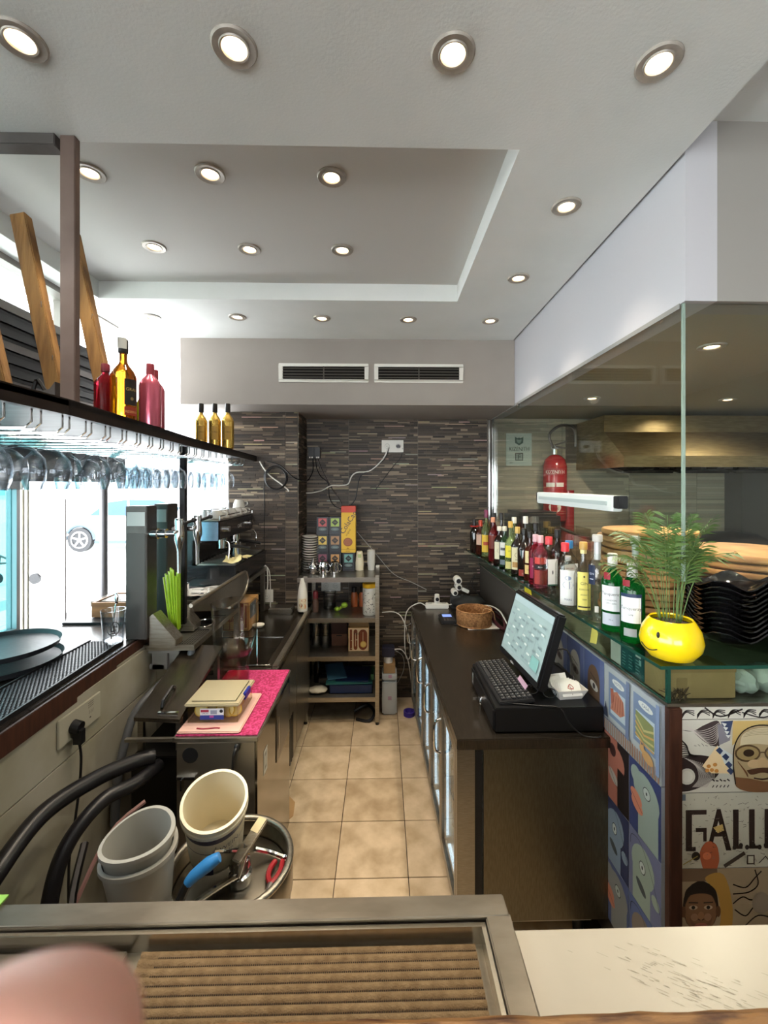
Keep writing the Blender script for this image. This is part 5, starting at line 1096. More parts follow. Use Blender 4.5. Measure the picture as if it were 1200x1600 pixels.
tt = thing('tap_tower', 'twin-column dark grey beer tap tower with chrome taps', 'beer tap', (-1.15, 2.1, 1.06))
TG = mat('tower_grey', '4c4844', .4, .6, c2='56524d', nscale=20); TG2 = mat('tower_slate', '45413d', .42, .5); LB = mat('tower_label', '9c9b96', .35, .3)
for (x0, y0, x1, y1, z0, lx) in ((-1.205, 2.06, -1.107, 2.155, 1.10, 1), (-1.19, 2.28, -1.117, 2.395, 1.10, 2)):
    cdn = M().box(x0, y0, z0, x1, y1, 1.728).part('column', TG, tt, bev=.003)
    M().box(x0 + .004, y0 - .002, z0 + .01, x1 - .006, y0, 1.60).part('front_inlay', TG2, cdn); M().box(x0 + .008, y0 - .003, 1.635, x1 - .006, y0 + .0, 1.70).part('label_plate', LB, cdn)
    xm = x1; ym = (y0 + y1) / 2 - .01; zt = 1.595
    tp = M().cyl((xm, ym, zt), (xm + .035, ym, zt), .025, n=20).cyl((xm + .035, ym, zt), (xm + .045, ym, zt), .019, n=16).cyl((xm + .045, ym, zt), (xm + .075, ym, zt), .022, n=16).cyl((xm + .075, ym, zt), (xm + .125, ym, zt), .014, .012, n=14).part('tap_shank', CHROME, tt)
    M().lathe([(0, .075), (.018, .073), (.021, .06), (.019, .03), (.022, .0), (.022, -.03), (.014, -.06), (.0095, -.085), (.0085, -.19), (.006, -.19), (0, -.17)], 18, (xm + .135, ym, zt)).part('tap_body', CHROME, tt)
    M().cyl((xm + .135, ym - .015, zt + .01), (xm + .135, ym - .04, zt + .012), .007, n=10).ball((xm + .135, ym - .043, zt + .012), .01, 10, 8).part('flow_knob', CHROME, tt)
    M().cyl((xm + .15, ym, zt + .045), (xm + .175, ym + .05, zt + .058), .008, n=10).ball((xm + .18, ym + .055, zt + .06), (.014, .014, .012), 12, 8).part('lever_knob', BLACK, tt)
    M().prism([(x1 + .0, 1.058), (x1 + .125, 1.058), (x1 + .125, 1.088), (x1 + .018, 1.215), (x1, 1.20)], y0 + .02, y1 + .0, axis='y').part('wedge_foot', STEELH, tt, bev=.002)
sb = thing('straw_holder', 'clear slanted holder at the tap tower foot', 'holder', (-1.04, 2.2, 1.09))
M().prism([(-1.09, 2.16), (-1.00, 2.16), (-1.03, 2.26), (-1.09, 2.26)], 1.09, 1.096).box(-1.09, 2.258, 1.09, -1.03, 2.262, 1.30).part('sheet', CLEARP, sb)
STR = mat('lime_straw', '9dc52c', .4)
for k in range(14):
    a = k / 13; M().tube([(-1.025 - .035 * a, 2.19 + .02 * (k % 3), 1.098), (-1.02 - .068 * a, 2.17 + .03 * (k % 3), 1.37 + .012 * (k % 4))], .0042, 7, 1).single('drinking_straw', STR, 'lime green straw, %s from the aisle side of the holder' % ORD1[k], 'straw', 'lime green straws')
dt = thing('drip_tray', 'stainless drip tray with holes and a glass rinser below the taps', 'drip tray', (-1.04, 2.4, 1.03))
M().box(-1.18, 2.105, 1.03, -.905, 2.115, 1.056).box(-1.18, 2.115, 1.03, -.905, 2.74, 1.05).box(-.915, 2.115, 1.05, -.905, 2.74, 1.056).part('tray', STEELH, dt)
hm = M()
for i in range(20):
    for j in range(16):
        x = -1.165 + i * .0125; y = 2.128 + j * .0135
        if x < -.98 and y > 2.18: continue
        hm.add([(x + .0038 * math.cos(a), y + .0038 * math.sin(a), 1.0503) for a in [2 * PI * q / 8 for q in range(8)]], [list(range(8))])
hm.part('drain_hole', mat('hole_dark', '0c0b0a', .8), dt, smooth=False, kind='stuff')
M().tube([(-.985 + .052 * math.cos(a), 2.42 + .052 * math.sin(a), 1.062 + .006 * math.sin(a)) for a in [2 * PI * i / 24 for i in range(25)]], .005, 8, 1).part('rinser_ring', CHROME, dt)
M().lathe([(0, 0), (.045, 0), (.047, .006), (0, .004)], 24, (-.985, 2.42, 1.05)).part('rinser_disc', BLACK, dt)
for q in ((-1.08, 2.34, -.93, 2.352), (-1.02, 2.58, -.93, 2.60)): M().box(q[0], q[1], 1.0501, q[2], q[3], 1.052).part('slot', mat('hole_dark', '0c0b0a', .8), dt)
BR = mat('bracket_grey', '8c8a84', .5)
M().box(-1.12, 2.13, .93, -1.045, 2.20, 1.028).box(-1.16, 2.12, 1.012, -.985, 2.22, 1.029).box(-1.132, 2.13, .93, -1.06, 2.18, .955).part('support_bracket', BR, dt, bev=.002)
M().prism([(-1.06, .93), (-.985, 1.0), (-1.0, 1.02), (-1.06, 1.0)], 2.15, 2.16, axis='y').part('gusset', BR, dt)
M().tube([(-.93, 2.14, 1.03), (-.935, 2.12, .99), (-.98, 2.08, .94), (-1.03, 1.99, .90), (-1.07, 1.90, .84), (-1.08, 1.84, .74), (-1.085, 1.80, .62), (-1.085, 1.78, .45)], .017, 10).single('grey_drain_hose', mat('grey_hose', '55575a', .35), 'grey drain hose curving down from the drip tray to the dark corner', 'hose')

# coffee station
cs = thing('coffee_station', 'raised steel ledge carrying saucers and the espresso machine', 'ledge', (-1.2, 2.9, 1.10))
M().box(-1.60, 2.41, 1.16, -.90, 3.41, 1.19).part('top', STEEL, cs, bev=.002); M().box(-1.58, 2.45, 1.101, -1.22, 3.40, 1.16).part('plinth', STEEL, cs)
for y in (2.76, 3.36): M().box(-.94, y, .852, -.91, y + .03, 1.16).part('leg', STEEL, cs)
M().box(-1.21, 2.78, .86, -1.205, 3.41, 1.16).part('back_sheet', BLACK, cs)
fn = M().prism([(2.0, 1.275), (2.03, 1.24), (2.3, 1.165), (2.53, 1.125), (2.70, 1.135), (2.80, 1.17), (2.83, 1.21), (2.82, 1.25), (2.77, 1.27)], -.878, -.872, axis='x')
sg = thing('splash_guard', 'tilted grey steel splash guard with rolled rim before the espresso machine', 'splash guard', (-.875, 2.4, 1.12)); fn.part('sheet', STEEL, sg)
M().tube([(-.875, 2.0, 1.275), (-.875, 2.4, 1.276), (-.875, 2.74, 1.276), (-.875, 2.82, 1.25), (-.875, 2.835, 1.20), (-.875, 2.79, 1.15), (-.875, 2.68, 1.12), (-.875, 2.5, 1.125)], .010, 8).part('rolled_rim', STEELH, sg)
M().box(-.91, 2.5, 1.165, -.872, 2.54, 1.185).part('bracket', STEEL, sg)
for k, (x, y) in enumerate(((-1.09, 2.82 - .24), (-1.00, 2.62 - .0), (-1.06, 2.50), (-.975, 2.49))):
    M().lathe([(0, 0), (.03, 0), (.05, .006), (.068, .013), (.069, .015), (.048, .009), (.03, .004), (0, .004)], 30, (x, y, 1.1905 + (.004 if k else 0))).single('saucer', PORC, 'white coffee saucer on the steel ledge, %s' % ['rear one by the black post', 'rear one by the machine', 'middle one', 'front one by the splash guard'][k], 'saucer', 'saucers laid out on the ledge')
    M().tube([(x - .035, y + .01, 1.208), (x + .02, y - .005, 1.209)], .002, 6, 1).ball((x + .032, y - .009, 1.209), (.014, .008, .003), 10, 6).single('coffee_spoon', CHROME, 'small spoon lying on the saucer, %s' % ['rear one by the black post', 'rear one by the machine', 'middle one', 'front one by the splash guard'][k], 'spoon', 'spoons on saucers')
M().lathe([(0, 0), (.028, 0), (.030, .08), (.031, .082), (.028, .08), (.026, .004), (0, .004)], 20, (-1.115, 2.455, 1.191)).single('steel_beaker', CHROME, 'dented steel beaker between the tap tower and the saucers', 'beaker')
em = thing('espresso_machine', 'black espresso machine with steel side panel and cups on top', 'espresso machine', (-1.15, 3.03, 1.19))
EB = mat('machine_black', '121215', .22, coat=.5)
M().box(-1.40, 2.68, 1.205, -.90, 3.37, 1.33).part('base', EB, em, bev=.006)
M().box(-1.40, 2.70, 1.33, -1.17, 3.36, 1.50).part('back_body', EB, em, bev=.004)
M().box(-1.42, 2.68, 1.485, -1.00, 3.37, 1.605).part('head', EB, em, bev=.008)
M().box(-1.11, 2.672, 1.485, -1.003, 2.679, 1.60).part('side_panel', mat('blue_steel', '93aec4', .25, .8), em, bev=.001, label='pale blue-grey steel side panel')
for k in range(12): M().box(-1.15 + .0, 2.72 + k * .052, 1.33, -.915, 2.735 + k * .052, 1.336).part('grille_bar', STEEL, em)
M().box(-1.42, 2.68, 1.605, -1.0, 3.37, 1.61).part('cup_warmer', STEEL, em); M().tube([(-1.0, 2.69, 1.61), (-1.0, 2.69, 1.635), (-1.0, 3.36, 1.635), (-1.0, 3.36, 1.61)], .004, 6, 1).part('cup_rail', CHROME, em)
for x, y in ((-1.36, 2.72), (-.94, 2.72), (-1.36, 3.33), (-.94, 3.33)): M().cyl((x, y, 1.19), (x, y, 1.207), .02).part('foot', BLACK, em)
for y in (2.86, 3.12):
    gp_ = M().cyl((-1.05, y, 1.485), (-1.05, y, 1.44), .035, n=20).part('group_head', CHROME, em)
    M().cyl((-1.05, y, 1.44), (-1.05, y, 1.415), .033, n=20).part('filter_holder', CHROME, em); M().tube([(-1.02, y, 1.43), (-.95, y, 1.425), (-.87, y, 1.41)], .011, 8).part('handle', BLACK, em)
for y in (2.73, 3.30): M().tube([(-1.01, y, 1.49), (-.96, y, 1.47), (-.95, y - .01, 1.42), (-.96, y, 1.35)], .0045, 8).part('steam_wand', CHROME, em)
A = Art((-.9995, 3.02, 1.53), (0, 1, 0), (0, 0, 1), (1, 0, 0)); A.text('CAFE', 0, 0, .035, 'c9c9c6'); A.part('lettering', em)
for y in (2.80, 3.25): M().cyl((-1.0, y, 1.545), (-.975, y, 1.545), .018, n=16).part('knob', CHROME, em)
M().lathe([(0, 0), (.038, 0), (.040, .02), (.033, .085), (.036, .10), (.033, .10), (.031, .085), (.036, .01), (0, .005)], 24, (-1.0, 2.98, 1.337)).single('milk_pitcher', CHROME, 'steel milk pitcher under the espresso machine head', 'pitcher')
cl = M(); n_ = 18; vs = []; fs = []
for i in range(n_):
    for j in range(8):
        x = -.99 + .10 * j / 7; y = 2.70 + .30 * i / (n_ - 1); z = 1.343 + .018 * math.exp(-((i - 4) / 3.0) ** 2) * (1 + math.cos(j)) + .004 * math.sin(i * 1.7 + j)
        vs.append((x + .008 * math.sin(i * .9), y, z))
for i in range(n_ - 1):
    for j in range(7): fs.append((i * 8 + j, (i + 1) * 8 + j, (i + 1) * 8 + j + 1, i * 8 + j + 1))
cl.add(vs, fs).single('cleaning_cloth', mat('pale_yellow_cloth', 'd3cb98', .85, bump=.4), 'pale yellow cloth crumpled on the espresso machine drip grille', 'cloth')
def cup_mesh(r_, h, n=22): return M().lathe([(0, h), (r_ * .62, h), (r_ * .9, h * .55), (r_, .002), (r_ * .95, .0), (r_ * .84, h * .5), (r_ * .5, h * .9), (0, h * .93)], n)
c0 = None; cupspots = [(-1.06, 2.80, 0), (-1.055, 2.90, 0), (-1.06, 3.06, 0), (-1.055, 3.17, 0), (-1.06, 3.27, 0), (-1.055, 3.22, .052), (-1.15, 2.85, 0), (-1.15, 3.0, 0), (-1.15, 3.15, 0)]
for k, (x, y, dz) in enumerate(cupspots):
    lab = 'white coffee cup upside-down on the machine, %s' % ['front row nearest', 'front row second', 'front row third', 'front row fourth', 'front row fifth', 'perched on two others', 'rear row nearest', 'rear row middle', 'rear row farthest'][k]
    if c0 is None:
        c0 = thing('coffee_cup', lab, 'cup', (x, y, 1.611), group='cups on the espresso machine', world=False); cup_mesh(.043, .055).part('bowl', PORC, c0)
        M().tube([(.038, 0, .012), (.062, 0, .015), (.062, 0, .038), (.033, 0, .042)], .0045, 8).part('handle', PORC, c0)
    else: copy_tree(c0, (x, y, 1.611 + dz), random.uniform(-1, 1), lab)
for k, (x, y) in enumerate(((-1.10, 2.74), (-1.17, 2.76), (-1.08, 2.98), (-1.22, 2.93))):
    M().lathe([(0, 0), (.030, 0), (.033, .115), (.031, .115), (.028, .008), (0, .008)], 20, (x, y, 1.611)).single('tall_tumbler', TUMB, 'clear tall tumbler among the cups on the machine, %s' % ['nearest', 'nearest the window', 'beside the second cup', 'in the rear'][k], 'glass', 'tumblers on the espresso machine')

# =================================================================== SINK, ICE CABINET
sk = thing('sink_counter', 'low steel sink counter with lidded basins beyond the pink mat', 'sink counter', (-.85, 2.85, 0))
M().box(-1.12, 2.30, .825, -.55, 3.41, .85).part('worktop', DSTEEL, sk, bev=.003)
M().box(-1.10, 2.32, .08, -.575, 3.40, .825).part('cabinet', STEEL, sk)
for (a, b) in ((2.34, 2.78), (2.79, 3.24)):
    M().box(-1.05, a, .846, -.63, b, .8535).part('basin_lid', mat('lid_steel', '5b544a', .22, .95, c2='4c463d', nscale=9), sk, bev=.001)
M().box(-1.05, 2.781, .853, -.63, 2.788, .857).part('lid_seam', CHROME, sk)
M().box(-.585, 2.32, .845, -.555, 3.40, .868).part('front_rim', STEELH, sk, bev=.004)
M().box(-.574, 2.33, .13, -.562, 2.86, .80).part('front_panel', STEELH, sk, bev=.001); M().box(-.574, 2.87, .13, -.562, 3.38, .80).part('front_panel', STEELH, sk, bev=.001)
for k in range(6): M().box(-.563, 2.52 + k * .04, .12, -.558, 2.54 + k * .04, .40).part('vent_slot', BLACK, sk)
M().box(-1.08, 2.36, 0, -.62, 3.38, .08).part('plinth', BLACKM, sk)
ws = thing('wire_stand', 'thin chrome wire stand leaning at the near end of the sink', 'stand', (-.67, 2.34, .854))
M().tube([(-.735, 2.345, .857), (-.60, 2.345, .857)], .004, 6, 1).tube([(-.70, 2.44, 1.02), (-.672, 2.345, .857)], .003, 6, 1).tube([(-.715, 2.40, .93), (-.735, 2.345, .857)], .003, 6, 1).tube([(-.70, 2.44, 1.02), (-.72, 2.40, .93)], .003, 6, 1).part('wire', CHROME, ws)
M().ball((-.672, 2.342, .859), .007, 8, 6).part('foot', CHROME, ws); M().ball((-.605, 2.342, .859), .006, 8, 6).part('foot', CHROME, ws)
def krafttext(name, lab, x0, y0, x1, y1, z0, z1, txt, top=True):
    t = thing(name, lab, 'box', ((x0 + x1) / 2, (y0 + y1) / 2, z0)); M().box(x0, y0, z0, x1, y1, z1).part('carton', mat('kraft', 'c79a5e', .75), t, bev=.002)
    w, h = x1 - x0, z1 - z0; A = Art((x0, y0 - .0003, z0), (1, 0, 0), (0, 0, 1), (0, -1, 0)); return t, A, w, h
t, A, w, h = krafttext('kraft_box', 'kraft cardboard box with red-brown block letters on the sink counter', -1.06, 2.90, -.885, 3.12, .856, 1.045, '')
A.poly(rec(.004, .006, w - .004, h - .006), '8a3a22'); A.poly(rec(.008, .01, .045, h - .01), 'cda468'); A.poly(rec(.05, .01, .012 + .08, h - .01), 'cda468'); A.text('C', .012, .06, .09, '8a3a22'); A.text('A', .05, .06, .07, '8a3a22'); A.poly(rec(.098, .01, .118, h - .01), 'cda468'); A.text('GE', .100, .05, .05, 'cda468')
A.poly(rec(.14, .01, w - .008, h - .01), 'cda468'); A.poly(rec(.147, .02, w - .014, h - .02), '8a3a22'); A.part('print', t)
M().box(-.884, 2.92, .93, -.883, 3.05, 1.03).part('side_label', mat('blue_grey_label', '4b5a68', .5), t)
cc = M().lathe([(0, 0), (.03, 0), (.04, .012), (.0405, .016), (.03, .012), (0, .01)], 20, (-.845, 2.98, .857)); cc.single('paper_plates', WHITEP, 'small white paper dishes beside the kraft box', 'dish')
M().box(-.86, 3.28, .8505, -.68, 3.40, .895).single('steel_pan', STEEL, 'low grey steel pan at the wall end of the sink counter', 'pan', bev=.01)
mb = thing('milk_bottle', 'white tapered bottle with orange picture at the sink end', 'bottle', (-.605, 3.33, .851))
mbc = (-.606, 3.31, .869)
M().lathe([(0, 0), (.036, 0), (.038, .01), (.038, .11), (.030, .17), (.017, .235), (.015, .25), (0, .25)], 24, mbc).part('body', WHITEP, mb)
A = Art((0, 0, 0), (1, 0, 0), (0, 0, 1), (0, 1, 0), bend=(mbc, .0384, math.atan2(-mbc[1], -mbc[0])))
A.poly(rec(-.03, .02, .03, .10), 'd9cdb0'); A.poly(ell(.008, .04, .02, .02), 'cf7a3a'); A.poly(ell(-.012, .05, .012, .014), '5c3420'); A.poly(ell(.01, .085, .018, .01), 'b0483a'); A.poly(ell(.01, .085, .014, .007), 'd9cdb0'); A.part('label', mb)
rb = thing('sauce_bottle', 'small clear sauce bottle with dark red cap beside the white bottle', 'bottle', (-.545, 3.38, .81))
rbc = (-.525, 3.43, .825); M().lathe([(0, 0), (.024, 0), (.026, .08), (.018, .11), (.016, .13), (0, .13)], 18, rbc).part('body', mat('sauce_pale', '8a6a5c', .2, trans=.4), rb); M().lathe([(.019, .10), (.021, .15), (.016, .165), (0, .165)], 16, rbc).part('cap', mat('cap_darkred', '7c1f26', .4), rb)

ic = thing('ice_cabinet', 'mirror-polished steel ice cabinet in front of the sink counter', 'cabinet', (-.73, 1.95, 0))
M().box(-.80, 1.70, .05, -.487, 2.29, .835).part('body', MIRROR, ic, bev=.003)
M().box(-.985, 1.72, .05, -.80, 2.29, .76).part('side_body', mat('dark_cabinet', '2b2825', .3, .8), ic, bev=.003)
M().box(-.99, 1.685, .838, -.80, 1.70, .850).part('front_lip', STEELH, ic); M().box(-.81, 1.685, .835, -.480, 2.295, .852).part('top', STEELH, ic, bev=.002)
M().box(-.795, 1.692, .15, -.495, 1.70, .83).part('front_panel', mat('cabinet_front', '9a9182', .3, .85), ic, bev=.002)
M().cyl((-.742, 1.69, .782), (-.742, 1.6925, .782), .030, n=24).part('round_port', mat('port_black', '08080a', .6), ic)
M().box(-.79, 1.678, .695, -.72, 1.692, .706).box(-.77, 1.668, .66, -.765, 1.69, .70).part('latch', CHROME, ic)
M().tube([(-.56, 1.685, .815), (-.565, 1.665, .80), (-.572, 1.672, .74), (-.575, 1.68, .68)], .006, 8).ball((-.56, 1.683, .815), (.012, .008, .014), 12, 8).part('strap_handle', BLACK, ic)
Art((-.4865, 1.83, .62), (0, .06, 0), (0, 0, 1), (1, 0, 0)).part if False else None
A = Art((-.4865, 1.79, .63), (0, 1, 0), (0, 0, 1), (1, 0, 0)); A.poly(rec(0, 0, .055, .10), 'c9c6ba'); A.poly(rec(.01, .015, .045, .085), '8a867a'); A.poly(rec(.018, .03, .037, .07), 'bdb9ab'); A.part('sticker', ic)
M().box(-.487, 2.0, .55, -.483, 2.26, .80).part('hatch', STEEL, ic, bev=.001); M().box(-.483, 2.02, .60, -.479, 2.03, .75).part('hinge', CHROME, ic)
for x in (-.95, -.52):
    for y in (1.75, 2.24): M().cyl((x, y, 0), (x, y, .05), .02).part('leg', BLACK, ic)
ld = thing('ice_bin_lid', 'sloping brushed steel bin lid with handle left of the lemon box', 'lid', (-.9, 1.95, .90))
M().add([(-.985, 1.74, .905), (-.805, 1.74, .895), (-.80, 2.19, 1.02), (-.985, 2.19, 1.03), (-.985, 1.74, .89), (-.805, 1.74, .88), (-.80, 2.19, 1.005), (-.985, 2.19, 1.015)], [(0, 1, 2, 3), (7, 6, 5, 4), (0, 4, 5, 1), (1, 5, 6, 2), (2, 6, 7, 3), (3, 7, 4, 0)]).part('sheet', DSTEEL, ld, smooth=False)
M().tube([(-.90, 1.79, .918), (-.90, 1.80, .94), (-.90, 1.88, .962), (-.90, 1.90, .947)], .007, 8, 1).part('handle', BLACK, ld)
M().box(-.90, 1.755, .9, -.82, 1.765, .915).part('catch', CHROME, ld)
for q in ((-.982, 2.15, .76, -.96, 2.18, 1.01), (-.83, 2.15, .76, -.81, 2.18, 1.0), (-.982, 1.76, .76, -.96, 1.78, .90), (-.83, 1.76, .76, -.81, 1.78, .89)): M().box(*q).part('support', STEEL, ld)
PK = mat('pink_glitter', '8e1344', .6, c2='b83a70', nscale=110, detail=2, contrast=(.42, .6), bump=.6, bscale=160)
M().box(-.80, 1.695, .853, -.486, 2.285, .857).single('pink_mat', PK, 'glittery hot pink mat on top of the ice cabinet', 'mat')
M().box(-.80, 1.70, .8575, -.555, 2.015, .867).xf(Matrix.Identity(4)).single('cutting_board', mat('pale_pink_board', 'cfa89c', .5), 'pale pink chopping board under the plastic lemon box', 'chopping board', bev=.004)
M().tube([(-.73, 1.722, .8685), (-.70, 1.718, .8685), (-.66, 1.724, .8685), (-.64, 1.722, .8685)], .003, 6).single('red_knife', mat('knife_red', '8c2436', .4), 'thin red-handled knife on the near edge of the pink board', 'knife')
lb = thing('lemon_box', 'frosted plastic box with blue clip holding lemon slices', 'food box', (-.68, 1.88, .868))
FP = thin_glass('frosted_plastic', (.94, .92, .86), .6, edge=(.88, .85, .78), rough=.25)
def hollow(x0, y0, z0, x1, y1, z1, t=.003):
    m = M(); m.box(x0, y0, z0, x1, y1, z0 + t); m.box(x0, y0, z0, x1, y0 + t, z1); m.box(x0, y1 - t, z0, x1, y1, z1); m.box(x0, y0, z0, x0 + t, y1, z1); m.box(x1 - t, y0, z0, x1, y1, z1); return m
hollow(-.785, 1.765, .868, -.585, 1.965, .935).part('tub', FP, lb)
M().box(-.795, 1.755, .935, -.575, 1.975, .947).part('lid', mat('frosted_lid', 'c3b795', .4, trans=.35), lb, bev=.004)
M().box(-.775, 1.775, .947, -.595, 1.955, .951).part('lid_panel', mat('frosted_lid', 'c3b795', .4, trans=.35), lb, bev=.002)
M().box(-.584, 1.83, .925, -.572, 1.90, .955).part('clip', mat('clip_blue', '23308c', .4), lb, bev=.003)
A = Art((-.735, 1.7645, .880), (1, 0, 0), (0, 0, 1), (0, -1, 0)); A.poly(rec(0, 0, .095, .045), 'dfe1e6'); A.poly(rec(0, 0, .095, .018), '273a8c'); A.poly(rec(.038, .008, .055, .016), 'b04a9c'); A.poly(rec(.003, .030, .035, .040), 'a8344c'); A.poly(ell(.085, .034, .007, .007), '1b1d26'); A.poly(rec(.042, .022, .068, .038), '8c93a8'); A.text('LIMON', .006, .022, .009, '3a3f60'); A.part('label', lb)
LEM = mat('lemon_rind', 'd9b63a', .45); LEP = mat('lemon_flesh', 'e6d694', .4)
lsp = [(-.745, 1.80, 68, 10), (-.70, 1.82, 40, -20), (-.66, 1.80, 62, 30), (-.63, 1.795, 70, -8), (-.605, 1.80, 60, 20), (-.72, 1.86, 20, 0), (-.66, 1.87, 35, 50), (-.615, 1.86, 25, 10), (-.75, 1.92, 15, 0), (-.68, 1.93, 30, 30)]
for k, (x, y, tl, rz) in enumerate(lsp):
    t = thing('lemon_slice', 'lemon slice in the plastic box, %s of the %s' % (ORD1[k % 5], 'front layer' if k < 5 else 'rear layer'), 'lemon', (x, y, .90), group='lemon slices')
    mx = Matrix.Translation((x, y + .0, .902)) @ Matrix.Rotation(R(rz), 4, 'Z') @ Matrix.Rotation(R(tl), 4, 'X')
    M().lathe([(0, -.0025), (.024, -.0025), (.026, 0), (.024, .0025), (0, .0025)], 20).xf(mx).part('rind', LEM, t); M().lathe([(0, -.0029), (.0215, -.0029), (.0215, .0029), (0, .0029)], 18).xf(mx).part('flesh', LEP, t)
jg = thing('plastic_jug', 'tall clear plastic container standing on the pink mat', 'container', (-.70, 2.10, .858)); jc = (-.715, 2.12, .858)
M().lathe([(0, .003), (.062, .0), (.066, .01), (.070, .15), (.092, .175), (.098, .20), (.110, .40), (.107, .40), (.095, .20), (.088, .18), (.066, .153), (.062, .012), (0, .012)], 36, jc).part('vessel', CLEARP, jg)
M().lathe([(0, .014), (.060, .014), (.0615, .045), (0, .045)], 28, jc).part('pink_water', thin_glass('pink_water', (.85, .45, .5), .6), jg)

# =================================================================== WALL OUTLET LEFT, HOSES
ot = thing('wall_outlet', 'long cream double socket plate on the white panel wall with a black plug', 'socket', (-1.132, 1.62, .95))
M().box(-1.1315, 1.53, .905, -1.124, 1.755, 1.005).part('plate', mat('cream_plate', 'a9a594', .5), ot, bev=.002)
M().cyl((-1.124, 1.60, .95), (-1.095, 1.60, .945), .024, .021, n=20).cb((-1.10, 1.597, .915), (.03, .022, .05)).part('plug', BLACK, ot, bev=0)
M().tube([(-1.10, 1.595, .90), (-1.095, 1.60, .84), (-1.10, 1.60, .74), (-1.10, 1.575, .62), (-1.11, 1.56, .48), (-1.11, 1.56, .2)], .0045, 8).part('cable', BLACK, ot)
A = Art((-1.1235, 1.68, .93), (0, 1, 0), (0, 0, 1), (1, 0, 0))
for k in range(3): A.line([(.0, .045 + k * .008), (.03, .047 + k * .008)], .002, '4a473f'); A.line([(.005 + .01 * k, .02), (.008 + .01 * k, .032)], .002, '4a473f')
A.poly(ell(.012, .005, .005, .003, 10), '3a3730'); A.part('markings', ot)
HO = mat('corrugated_hose', '151417', .35, bump=.0)
def hose(name, lab, pts, r_):
    m = M().tube(pts, r_, 12, 14)
    for i, v in enumerate(m.v):
        pass
    return m.single(name, HO, lab, 'hose')
hose('black_hose', 'thick black hose arching along the white wall into the cabinet, upper one', [(-1.06, 1.02, .50), (-1.07, 1.13, .68), (-1.065, 1.22, .755), (-1.06, 1.38, .80), (-1.00, 1.54, .80), (-.93, 1.66, .782), (-.885, 1.70, .775)], .027)
hose('black_hose', 'thick black hose dropping to the floor under the upper hose', [(-.98, 1.28, .05), (-.99, 1.29, .35), (-1.00, 1.32, .55), (-1.0, 1.39, .68), (-.96, 1.50, .745), (-.90, 1.60, .74), (-.87, 1.71, .735)], .024)
cable('pink_tube', 'dull pink tube looping behind the grey planters', [(-.62, 1.02, .45), (-.82, 1.12, .62), (-.95, 1.18, .66), (-.93, 1.24, .52), (-.88, 1.40, .70), (-.80, 1.48, .76)], .007, mat('dull_pink', '8c6a66', .5), 'tube')
cable('pink_tube', 'dull pink tube lying low across the corner floor', [(-1.0, 1.14, .60), (-.86, 1.16, .655), (-.78, 1.12, .60), (-.7, 1.06, .5)], .007, mat('dull_pink', '8c6a66', .5), 'tube')
cable('dark_rod', 'dark rod with silver tip leaning behind the grey planters', [(-.92, 1.36, .72), (-.88, 1.25, .66), (-.84, 1.19, .615)], .011, mat('near_black_steel', '141314', .35, .6), 'rod')
ct = thing('plastic_crate', 'grey plastic crate under the nested planters', 'crate', (-.83, 1.12, 0))
for q in ((-1.0, .98, -.70, .995), (-1.0, 1.215, -.70, 1.23), (-1.0, .995, -.985, 1.215), (-.715, .995, -.70, 1.215)): M().box(q[0], q[1], 0, q[2], q[3], .56).part('side', mat('dark_crate', '2f2d2c', .5), ct)
M().box(-.985, .995, .52, -.715, 1.215, .535).part('shelf', mat('dark_crate', '2f2d2c', .5), ct)

# keg and what lies on it
kg = thing('beer_keg', 'stainless beer keg with thick rolled rim behind the front bar', 'keg', (-.49, 1.42, 0)); kc = (-.492, 1.425, 0)
KS = mat('keg_steel', '8a8274', .3, .95, c2='6c6456', nscale=8)
M().lathe([(0, .02), (.16, .02), (.188, .06), (.188, .50), (.175, .54), (.12, .552), (0, .555)], 40, kc).part('body', KS, kg)
M().lathe([(.188, .48), (.196, .50), (.196, .585), (.190, .60), (.180, .598), (.178, .585), (.178, .53)], 48, kc).part('collar', KS, kg)
M().tube([(kc[0] + .188 * math.cos(a), kc[1] + .188 * math.sin(a), .597) for a in [2 * PI * i / 48 for i in range(49)]], .011, 10, 1).part('rolled_rim', STEELH, kg)
for z in (.16, .36): M().lathe([(.188, z), (.196, z + .012), (.188, z + .024)], 40, kc).part('rib', KS, kg)
M().lathe([(.185, 0), (.19, 0), (.19, .06), (.185, .06)], 40, kc).part('foot_ring', KS, kg)
cpx, cpy = -.455, 1.40
kp = thing('keg_coupler', 'chrome keg coupler with a blue-gripped lever on the keg', 'coupler', (cpx, cpy, .556))
M().lathe([(0, 0), (.034, 0), (.036, .03), (.028, .035), (.028, .05), (.034, .055), (.03, .075), (.015, .08), (.013, .11), (0, .115)], 22, (cpx, cpy, .556)).part('body', CHROME, kp)
M().tube([(cpx, cpy, .655), (cpx - .03, cpy - .05, .70), (cpx - .055, cpy - .075, .72)], .008, 8).part('lever', CHROME, kp)
M().tube([(-.552, 1.235, .700), (-.535, 1.245, .715), (-.50, 1.26, .735), (-.472, 1.268, .748)], .016, 12, 4, [.012, .017, .019, .013]).part('blue_grip', mat('grip_blue', '2f7cc0', .4), kp)
M().tube([(-.585, 1.20, .56), (-.575, 1.215, .64), (-.550, 1.237, .702)], .013, 8).part('black_hose', BLACK, kp)
M().tube([(cpx + .01, cpy - .02, .60), (cpx - .04, cpy - .06, .60), (cpx - .10, cpy - .10, .585), (cpx - .13, cpy - .14, .575)], .009, 8).part('side_port', CHROME, kp)
